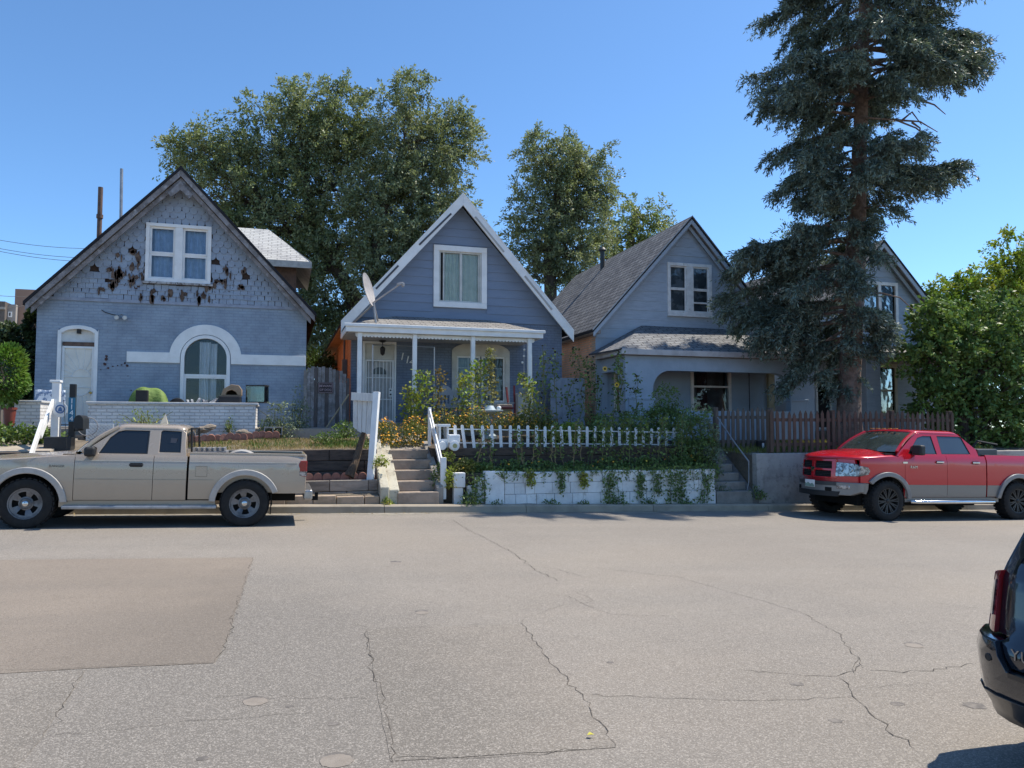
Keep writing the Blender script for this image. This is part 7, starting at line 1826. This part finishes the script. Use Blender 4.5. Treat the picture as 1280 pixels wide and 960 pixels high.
# ---------------------------------------------------------------- left: round shrub in a pot, ivy column, low cover
Y=18.4
def mound(name,label,cx,cy,cz,rx,ry,rz,n,leaf,mat,cat='shrub',seed=1,aspect=.5,group=None,stems=0,stem_mat=None,flowers=None,shell=.55,flat=True,fl_size=.05):
    r=np.random.default_rng(seed); T=thing(name,label,cat,(cx,cy,cz-rz if not flat else cz),group)
    c=ell(cx,cy,cz+(0 if not flat else 0),rx,ry,rz,n,r,shell); 
    lump=1+.18*np.sin(c[:,0]*7+seed)*np.cos(c[:,1]*6)+.12*np.sin(c[:,2]*11+seed*2)
    c=np.array([cx,cy,cz])+(c-np.array([cx,cy,cz]))*lump[:,None]
    if flat: c=c[c[:,2]>cz-.05]
    leaf_mesh('foliage',c,leaf,aspect,mat,T,seed=seed)
    mb=MB(); random.seed(seed)
    for i in range(stems or 5):
        a=Vector((cx+random.gauss(0,rx*.15),cy+random.gauss(0,ry*.15),cz-(rz if not flat else .05))); b=Vector((cx+random.gauss(0,rx*.4),cy+random.gauss(0,ry*.4),cz+rz*random.uniform(.3,.8)))
        mb.tube(limb(a,b,0,n=4),[.014,.012,.01,.008,.005],5)
    mb.build('stem',stem_mat or bark_g,T,smooth=True)
    if flowers:
        mat2,k=flowers; cc=ell(cx,cy-.02,cz,rx*1.08,ry*1.08,rz*1.08,k,r,.9); cc=cc[cc[:,2]>cz]
        fm=MB()
        for q in cc:
            nrm=Vector((q-np.array([cx,cy,cz-rz*.3]))).normalized()+Vector((random.gauss(0,.3),random.gauss(0,.3),random.gauss(0,.3))); nrm.normalize()
            x=nrm.orthogonal().normalized(); y=nrm.cross(x); s=fl_size*random.uniform(.6,1.15); ns=9; vs=[Vector(q)+nrm*s*.25]
            for j in range(ns): a=2*PI*j/ns; vs.append(Vector(q)+(x*math.cos(a)+y*math.sin(a))*s*(1 if j%2 else .78))
            fm.add(vs,[(0,1+j,1+(j+1)%ns) for j in range(ns)])
        fm.build('flowers',mat2,T)
    return T
p=P(8,470,Y); 
mound('round_shrub','round bright green clipped shrub in a red pot at the far left',p.x,Y,p.z,P(33,470,Y).x-p.x,.5,P(8,436,Y).z-p.z,3800,.10,M_leaf('bright_leaf',(.10,.20,.035),(.16,.25,.05),.3,.4,.01),seed=31,flat=False,shell=.7)
q=P(12,517,Y); pot=MB().lathe([(.001,-.26),(.09,-.26),(.12,.08),(.135,.08),(.135,.13),(.115,.13),(.105,.08),(.001,.06)],(q.x,Y,q.z),24).build('flower_pot',M('pot_red',(.20,.05,.035),.5,(.18,.03,.02),4),loc=(q.x,Y,q.z-.33),smooth=True); tag(pot,'dark red flower pot under the round clipped shrub','flower pot')
Y=21.2; p=P(36,440,Y); iv=M_leaf('ivy_leaf',(.028,.050,.020),(.05,.075,.028),.2,.45)
r=np.random.default_rng(41); T=thing('ivy_column','dark climbing ivy at the left corner of the brick house','climbing plant',(p.x,Y,1.4)); cc=[]
for (px,py,rx,ry) in ((44,410,10,22),(42,450,12,30),(38,495,16,30),(24,480,16,40),(33,522,18,22),(22,445,12,26),(10,425,14,22)):
    b=blob(px,py,rx,ry,Y+.4); cc.append(ell(b[0],b[1],b[2],b[3],.5,b[5],1500,r,.3))
leaf_mesh('foliage',np.concatenate(cc),.12,.6,iv,T,seed=41); mb=MB()
for i in range(5): mb.tube(limb(Vector((p.x+random.uniform(-.3,.3),Y+.3,1.3)),Vector((P(42,400,Y).x+random.uniform(-.2,.2),Y+.3,P(42,405,Y).z)),0),.02,6)
mb.build('stem',bark_g,T,smooth=True)
for i,(px,py,rr,lab) in enumerate([(12,428,26,'dark green bush tops beyond the ivy at the far left'),(398,455,20,'green bush seen through the gap behind the board gate')]):
    Yb=27 if i else 30; b=blob(px,py,rr,rr,Yb); mound('bush',lab,b[0],Yb,b[2]-.3,b[3]*1.2,.9,b[5]*1.3,2200,.13,M_leaf('bush_leaf',(.05,.09,.03),(.09,.14,.04),.3,.45),seed=43+i,flat=False,shell=.4)
# background greenery seen low between houses
for i,(px,py,rx,ry,lab) in enumerate([(400,430,26,40,'dense green bush behind the board gate, left of the orange brick wall'),(650,395,40,30,'bush hidden behind the slate house roof'),(1000,330,40,50,'bright green tree top glimpsed through the spruce left of its trunk')]):
    if i==1: continue
    b=blob(px,py,rx,ry,34); T=mound('bush' if i<2 else 'back_tree',lab,b[0],34,b[2],b[3],.9,b[5],2600,.16,M_leaf('bush_leaf2',(.07,.12,.035),(.11,.16,.05),.3,.4),seed=47+i,flat=False,shell=.3,cat='shrub' if i<2 else 'tree')
# ---------------------------------------------------------------- flower garden of the second house
def grass_tufts(name,label,areas,h,mat,seed,kind='stuff'):
    r=np.random.default_rng(seed); C=[];D=[]
    for (x0,x1,y0,y1,zf,n) in areas:
        x=r.uniform(x0,x1,n);y=r.uniform(y0,y1,n); z=np.array([zf(a,b) for a,b in zip(x,y)])
        C.append(np.stack([x,y,z-.01],1)); d=r.normal(size=(n,3))*.45; d[:,2]=1; D.append(d)
    o=leaf_mesh(name,np.concatenate(C),h,.10,mat,None,(0,0,0),seed=seed,dirs=np.concatenate(D),spread=.15); tag(o,label,'grass',None,kind); return o
zf1=lambda x,y: 1.10+.40*(y-16.62)/4.38
dry=M_leaf('dry_grass',(.46,.34,.17),(.36,.29,.14),.25,.35); grn=M_leaf('green_grass',(.09,.16,.03),(.13,.19,.045),.3,.4)
grass_tufts('dry_grass','dry straw coloured grass on the yard terrace',[(-3.6,1.95,16.66,18.7,zf1,17000)],.075,dry,51)
cl=[]
rr=np.random.default_rng(52)
for i in range(42): cx=rr.uniform(-3.4,2.2);cy=rr.uniform(16.75,18.2); cl.append((cx-.22,cx+.2,cy-.16,cy+.16,zf1,24))
cl+= [(.9,1.95,16.8,17.9,zf1,900)]
grass_tufts('green_grass','green weeds growing through the dry grass on the yard terrace',cl,.13,grn,53)
grass_tufts('yard_grass','green and yellow grass behind the brown picket fence',[(10.8,19,16.1,18.9,lambda x,y:.90+.32*(y-15.9)/5.1,9000)],.16,M_leaf('yard_grass',(.16,.19,.04),(.26,.24,.08),.3,.4),54)
p=P(14,540,18); mound('ground_cover','low bright green ground cover beside the brick border at the far left',P(8,540,18).x,18,1.30,1.15,.6,.30,2600,.11,grn,seed=55,cat='plant')
mg=M_leaf('marigold_leaf',(.15,.19,.045),(.25,.22,.05),.3,.4); of=M('marigold_orange',(.62,.24,.02),.7,(.75,.42,.03),30,island=.25); yf=M('flower_yellow',(.70,.50,.04),.7,(.62,.36,.03),20,island=.2)
def fl(label,px,py,Y,rx,ry,rz,n,k,seed,mat=of):
    p=P(px,py,Y); mound('marigold_bush',label,p.x,Y,p.z,rx,ry,rz,n,.06,mg,'flower bush',seed,.4,None,6,None,(mat,k*3),.35,fl_size=.026)
fl('orange and yellow marigold bush left of the garden path at the top of the stairs',481,556,17.35,.34,.32,.60,3000,130,61)
fl('orange marigold bush around the vine covered porch post right of the garden path',517,556,17.5,.40,.34,.66,3200,110,62)
for i,(px,lab) in enumerate([(548,'behind the truck shaped planter'),(575,'below the patio chairs'),(598,'just left of the bird bath'),(632,'just right of the bird bath'),(655,'in front of the white storage box'),(678,'farthest right along the picket fence')]):
    fl('orange flowered bush '+lab,px,536,17.9+.15*(i%2),.42,.3,.42+.06*(i%3),1800,50,63+i)
# tall leafy stalks
st_m=M('stalk_green',(.12,.14,.05),.7,(.16,.14,.06),5); st_d=M('stalk_dry',(.30,.23,.12),.8,(.22,.17,.09),5)
vine_leaf=M_leaf('vine_leaf',(.22,.32,.055),(.42,.40,.09),.42,.35,.02); sun_leaf=M_leaf('sunflower_leaf',(.11,.175,.055),(.18,.245,.08),.3,.4,.01); grey_leaf=M_leaf('wormwood_leaf',(.16,.21,.13),(.23,.27,.18),.25,.35)
def stalk(label,px,py0,py1,Y,lean,n,leaf,lm,seed,group=None,sm=None,width=.16,head=None,name='tall_plant',dens_top=True,aspect=.6):
    random.seed(seed); r=np.random.default_rng(seed); a=P(px,py0,Y); b=P(px+lean,py1,Y+random.uniform(-.1,.1)); T=thing(name,label,'plant',a,group); mb=MB()
    line=limb(a,b,0,n=8,wob=.06); mb.tube(line,[.014*(1-.6*i/8) for i in range(9)],6)
    C=[];hd=[]
    n=int(n*1.25)
    for i in range(n):
        t=random.uniform(.12,1)**(.7 if dens_top else 1); k=min(7,int(t*8)); p=line[k].lerp(line[k+1],t*8-k); ang=random.uniform(0,2*PI); L=width*random.uniform(.3,1.2)*(1.15-.5*t)
        e=p+Vector((math.cos(ang)*L,math.sin(ang)*L,random.uniform(-.05,.10)))
        if i%4==0: mb.tube([p,e],.005,4,cap=False)
        C.append(tuple(e))
        if head and random.random()<.10: hd.append(e+Vector((0,-.02,.05)))
    mb.build('stem',sm or st_m,T,smooth=True); leaf_mesh('foliage',C,leaf,aspect,lm,T,seed=seed,fold=.3)
    if head:
        hm=MB()
        for e in hd+[b]: hm.ball(tuple(e),.028*random.uniform(.7,1.2),4,(1,1,.8))
        hm.build('dried_flower',head,T)
    return T
dk=M('seed_head',(.035,.028,.02),.9)
stalk('vine twined up the porch post left of the house number',513,548,492,18.9,2,200,.105,vine_leaf,71,width=.34)
stalk('yellowing vine on the wooden post beside the handrail',530,550,466,18.6,-2,220,.10,vine_leaf,72,width=.30)
stalk('thin vine reaching left from the porch post with yellow leaves',522,530,482,18.5,-14,80,.10,vine_leaf,73,width=.2)
stalk('reddish vine at the foot of the tube frame',547,540,462,18.7,2,130,.09,M_leaf('vine_rust',(.26,.17,.05),(.2,.2,.05),.35,.35),74,width=.20)
stalk('leafy green vine in front of the patio chairs',578,530,468,18.4,6,190,.105,vine_leaf,75,width=.34)
stalk('leafy vine climbing the third porch post',596,528,452,18.9,4,200,.105,vine_leaf,76,width=.32)
stalk('tall yellow tipped stalk in front of the porch window',617,522,436,18.7,-4,190,.09,M_leaf('yellow_stalk',(.24,.24,.07),(.32,.27,.09),.3,.3),77,width=.15)
stalk('bushy green sprout under the hanging planter',664,545,478,18.6,-2,170,.10,vine_leaf,78,width=.28)
stalk('leafy plant spilling from the hanging planter',655,484,468,19.4,0,60,.10,vine_leaf,79,width=.28)
stalk('pale leafed sprig climbing the right porch post',662,552,500,18.5,0,120,.09,grey_leaf,80,width=.24)
for i,(px,y0,y1,ln,n,lab) in enumerate([(680,560,432,-2,70,'dark headed sunflower stalk nearest the right porch post'),(676,555,455,4,60,'short sunflower stalk behind the dark headed one'),(697,560,440,-3,80,'slender sunflower stalk against the slate wall'),(712,565,436,4,95,'sunflower stalk in front of the blue grey board gate'),(722,565,446,12,95,'leaning sunflower stalk before the orange brick wall'),(734,565,452,6,90,'sunflower stalk at the corner of the orange brick wall'),(746,565,470,2,110,'leafy sunflower stalk right of the brick corner'),(765,570,452,8,120,'tall sunflower stalk beside the red brown porch door'),(780,570,440,-6,120,'tallest sunflower stalk in front of the arched porch pier'),(792,565,470,4,90,'sunflower stalk reaching the pier cap')]):
    stalk(lab,px,y0,y1,17.6+.12*(i%4),ln,n,.095,sun_leaf,90+i,width=.20,head=dk,name='sunflower')
# a few yellow flower discs on the tallest ones
for (px,py) in ((771,481),(756,461)):
    p=P(px,py,17.45); T=thing('sunflower','small yellow sunflower head %s'%('lower, near the arched pier' if px==771 else 'higher, beside the brick corner'),'flower',p); mb=MB(); n=12
    for j in range(n):
        a=2*PI*j/n; d=Vector((math.cos(a),-.15,math.sin(a))); s_=Vector((-math.sin(a),0,math.cos(a)))
        mb.add([p+d*.03+s_*.012,p+d*.03-s_*.012,p+d*.085],[(0,1,2)])
    mb.build('petals',yf,T); MB().ball(tuple(p),.034,6,(1,.5,1)).build('disc',dk,T)
# bushy dark shrubs in the right half of the bed
for i,(px,py,Y,rx,rz,n,lm,lab) in enumerate([(832,540,17.6,.72,1.15,2600,sun_leaf,'tall dark green shrub in front of the arched porch opening'),(868,580,16.4,.52,1.5,2600,sun_leaf,'dense shrub at the right end of the white picket fence'),(888,590,16.3,.30,1.6,1200,grey_leaf,'grey leaved wormwood beside the side stairs'),(790,550,17.4,.5,.75,1400,sun_leaf,'dark shrub behind the middle of the picket fence'),(748,552,17.5,.45,.6,1100,sun_leaf,'shrub behind the picket fence below the brick corner'),(712,552,17.6,.40,.55,900,vine_leaf,'light green shrub behind the fence right of the porch'),(690,548,17.9,.4,.5,800,vine_leaf,'yellow green bush by the right porch post')]):
    p=P(px,py,Y); mound('garden_shrub',lab,p.x,Y,p.z,rx,.45,rz,int(n*2.2),.085,lm,'shrub',110+i,.45,None,9,st_m,None,.25)
# thin stalks standing in the lower bed in front of the fence
sp=[(596,.9),(612,.7),(648,.9),(655,.8),(664,1.0),(671,.9),(688,.9),(697,1.0),(706,.95),(717,1.0),(727,1.05),(738,1.0),(752,1.1),(764,1.15),(774,1.1),(786,1.15),(798,1.1),(808,1.1),(820,1.15),(832,1.2),(842,1.1),(853,1.2)]
base_=None
for i,(px,h) in enumerate(sp):
    dense=px>735
    stalk('thin dry stemmed weed in the lower bed in front of the picket fence' if not dense else 'leafy green weed crowding the right half of the picket fence',px,592,592-int(62*h),16.05+.1*(i%3),random.uniform(-6,9),40 if not dense else 75,.08,sun_leaf if i%2 else M_leaf('weed_leaf',(.15,.22,.055),(.22,.28,.075),.3,.4),130+i,'weeds before the picket fence' if not dense else 'leafy weeds over the picket fence',st_d if not dense else st_m,.13 if not dense else .18,None,'weed')
# ground hugging plants in the lower bed
for i,(px,rx,rz,lab) in enumerate([(582,.36,.40,'dark leafy plant at the left end of the white block wall'),(606,.35,.26,'low plant with small orange flowers above the tall white block'),(640,.45,.24,'low dark plants above the white wall left of its middle'),(680,.5,.24,'low dark plants above the middle of the white wall'),(722,.5,.26,'low dark plants above the white wall right of its middle'),(765,.5,.30,'low green plants above the white wall below the leafy weeds'),(808,.5,.34,'low green plants above the right part of the white wall'),(850,.5,.42,'green plants above the right end of the white wall')]):
    p=P(px,592,16.0); mound('bed_plant',lab,p.x,16.05,.58,rx,.22,rz,1500,.07,sun_leaf if i else mg,'plant',170+i,.5,None,5,st_m,(yf if i in (0,6) else of,14),.3,fl_size=.028)
# vines hanging over the white wall
def hang(label,px,y0,y1,n,w,seed,lm=None):
    random.seed(seed); a=P(px,y0,15.56); b=P(px+random.uniform(-4,4),y1,15.54); T=thing('hanging_vine',label,'plant',a); mb=MB(); C=[]
    n=int(n*2.6); w*=1.5
    for k in range(4):
        ox=random.uniform(-w,w)*.5; line=limb(a+Vector((ox,0,.03)),b+Vector((ox*1.3,0,random.uniform(0,.15))),0,n=7,wob=.06); line=[Vector((p.x,15.548-abs(random.gauss(0,.012)),p.z)) for p in line]; line[0].y=15.66
        mb.tube(line,.005,5)
        for i in range(n//4): t=random.uniform(0,1);j=min(6,int(t*7)); p=line[j].lerp(line[j+1],t*7-j); C.append((p.x+random.gauss(0,w*.3),p.y-abs(random.gauss(0,.03)),p.z+random.gauss(0,.03)))
    mb.build('stem',st_m,T,smooth=True); leaf_mesh('foliage',C,.075,.55,lm or sun_leaf,T,seed=seed)
for i,(px,y0,y1,n,w,lab) in enumerate([(592,594,634,110,.25,'leafy vine spilling over the left end of the white wall'),(660,590,610,50,.1,'small vine low over the white wall left of its middle'),(702,592,618,50,.08,'short vine over the white wall below the sunflowers'),(727,592,614,60,.1,'bright vine draped over the middle of the white wall'),(767,592,634,120,.2,'long vine reaching the kerb right of the middle of the white wall'),(800,592,624,70,.1,'thin vine on the white wall two blocks left of the widest vine'),(820,592,622,60,.1,'thin vine on the white wall beside the widest vine'),(845,590,632,160,.22,'widest vine hanging over the right part of the white wall'),(884,592,630,70,.15,'vine at the right corner of the white wall')]):
    hang(lab,px,y0,y1,n,w,190+i,vine_leaf if i in (1,3) else None)
# matted growth creeping over the top of the white wall
random.seed(77); r=np.random.default_rng(77); T=thing('trailing_vines','tangled green growth creeping along the whole top edge of the white wall','plant',(7,15.7,.6)); C=[]; mb=MB(); x=4.45
while x<9.85:
    L=abs(random.gauss(.06,.09))*(1.0+1.1*max(0,(x-7)/2.8))+.03; L=min(L,.5)
    line=[Vector((x,15.85,.60)),Vector((x+random.gauss(0,.04),15.66,.66)),Vector((x+random.gauss(0,.05),15.56,.60)),Vector((x+random.gauss(0,.07),15.545,.60-L))]
    mb.tube(line,.0045,5); m=int(10+70*L)
    for i in range(m):
        t=random.uniform(0,2.999); j=int(t); p=line[j].lerp(line[j+1],t-j); C.append((p.x+random.gauss(0,.05),p.y-abs(random.gauss(0,.025)),p.z+random.gauss(0,.035)))
    x+=random.uniform(.02,.11)
mb.build('stem',st_m,T,smooth=True); leaf_mesh('foliage',C,.065,.5,M_leaf('weed_leaf',(0,0,0),(0,0,0)),T,seed=77)
# weeds at the foot of walls
for i,(px,py,Y,rx,rz,n,lm,lab) in enumerate([(587,634,15.45,.24,.30,420,sun_leaf,'dark weed sprawling over the kerb at the left end of the white wall'),(620,632,15.5,.16,.10,120,sun_leaf,'small weed at the foot of the white wall, leftmost'),(688,632,15.5,.22,.16,160,sun_leaf,'weed at the foot of the white wall below the sunflowers'),(728,632,15.5,.2,.14,150,sun_leaf,'weed at the foot of the white wall near its middle'),(775,632,15.5,.3,.2,240,sun_leaf,'wide weed at the foot of the white wall below the long vine'),(812,632,15.5,.26,.2,220,sun_leaf,'weed at the foot of the white wall beside the widest vine'),(860,633,15.5,.3,.18,240,sun_leaf,'weed at the foot of the white wall near its right end'),(903,622,15.8,.3,.35,300,grey_leaf,'pale weed at the bottom of the side stairs'),(948,622,15.56,.26,.35,260,sun_leaf,'weed growing from the base of the grey concrete wall'),(499,562+10,16.2,.05,.05,10,sun_leaf,''),(476,580,15.9,.20,.22,260,vine_leaf,'green weed growing over the yellowed stair wall'),(484,630,15.5,.14,.12,160,vine_leaf,'yellow green tuft at the foot of the yellowed stair wall'),(546,605,15.9,.14,.45,380,sun_leaf,'weeds along the right wall of the concrete stairs'),(563,606,15.7,.16,.42,420,vine_leaf,'pale green climber on the white block post'),(562,573,16.2,.16,.2,180,vine_leaf,'leafy weed under the truck shaped planter')]):
    if not lab: continue
    p=P(px,py,Y); mound('weed_clump',lab,p.x,Y,p.z,rx,.16,rz,n,.07,lm,'weed',220+i,.45,None,4,st_m,None,.3)
# weeds and shrubs around the first house porch
for i,(px,py,Y,rx,rz,n,leaf,lm,lab) in enumerate([(350,545,18.8,.40,.95,1500,.085,grey_leaf,'feathery grey green weeds at the right end of the whitewashed porch wall'),(372,545,19.2,.32,1.25,1500,.08,grey_leaf,'tall feathery weed beside the pale end board of the gate'),(333,545,18.9,.22,.5,500,.08,sun_leaf,'dark weed below the fish tank'),(430,545,17.9,.30,.42,700,.085,grn,'green weed at the foot of the board gate'),(408,549,17.4,.34,.16,420,.08,grn,'low green weed in the dry grass left of the white plank panel'),(452,560,17.0,.2,.3,300,.08,sun_leaf,'dark weed behind the white plank panel'),(180,530,18.5,.55,.40,420,.07,vine_leaf,'pale wispy weed in front of the whitewashed porch wall above the pickup'),(287,538,18.6,.14,.35,130,.08,grn,'small green weed against the porch wall near its right end')]):
    p=P(px,py,Y); mound('yard_weed',lab,p.x,Y,p.z,rx,.28,rz,n,leaf,lm,'weed',250+i,.32,None,7,st_m,None,.15)
random.seed(1)
# a leaf lying on the road
p=G(738,923); o=MB().add([(p.x-.02,p.y,p.z+.02),(p.x,p.y-.012,p.z+.026),(p.x+.024,p.y,p.z+.018),(p.x,p.y+.014,p.z+.03)],[(0,1,2,3)]).build('fallen_leaf',M('leaf_yellow',(.55,.50,.06),.7),loc=(p.x,p.y,p.z+.02)); tag(o,'small yellow leaf lying on the grey road patch','leaf')

# trees on the far side of the street: what the window panes and car paint reflect
_el=[o for o in bpy.data.objects if o.name.split('.')[0]=='elm_tree']
for i,(x,y,lab) in enumerate([(-14,-17,'elm across the street opposite the tan pickup'),(3,-20,'elm across the street opposite the slate house'),(18,-18,'elm across the street opposite the red pickup')]):
    c=copy_tree(_el[i]); c.location=(x,y,-.4); c['label']=lab; c['group']='elms across the street'

r=np.random.default_rng(301); n=700; x=r.uniform(-6,16,n); y=15.28-np.abs(r.normal(size=n))*.10
C=np.stack([x,y,-.028*x-.0053*y+.006],1); d=r.normal(size=(n,3)); d[:,2]*=.15
o=leaf_mesh('leaf_litter',C,.045,.5,M_leaf('litter_leaf',(.22,.16,.08),(.32,.24,.12),.1,.45),None,(0,0,0),seed=301,dirs=d,spread=.1,updir=2.5); tag(o,'dry leaf litter gathered in the gutter along the kerb','leaves',None,'stuff')
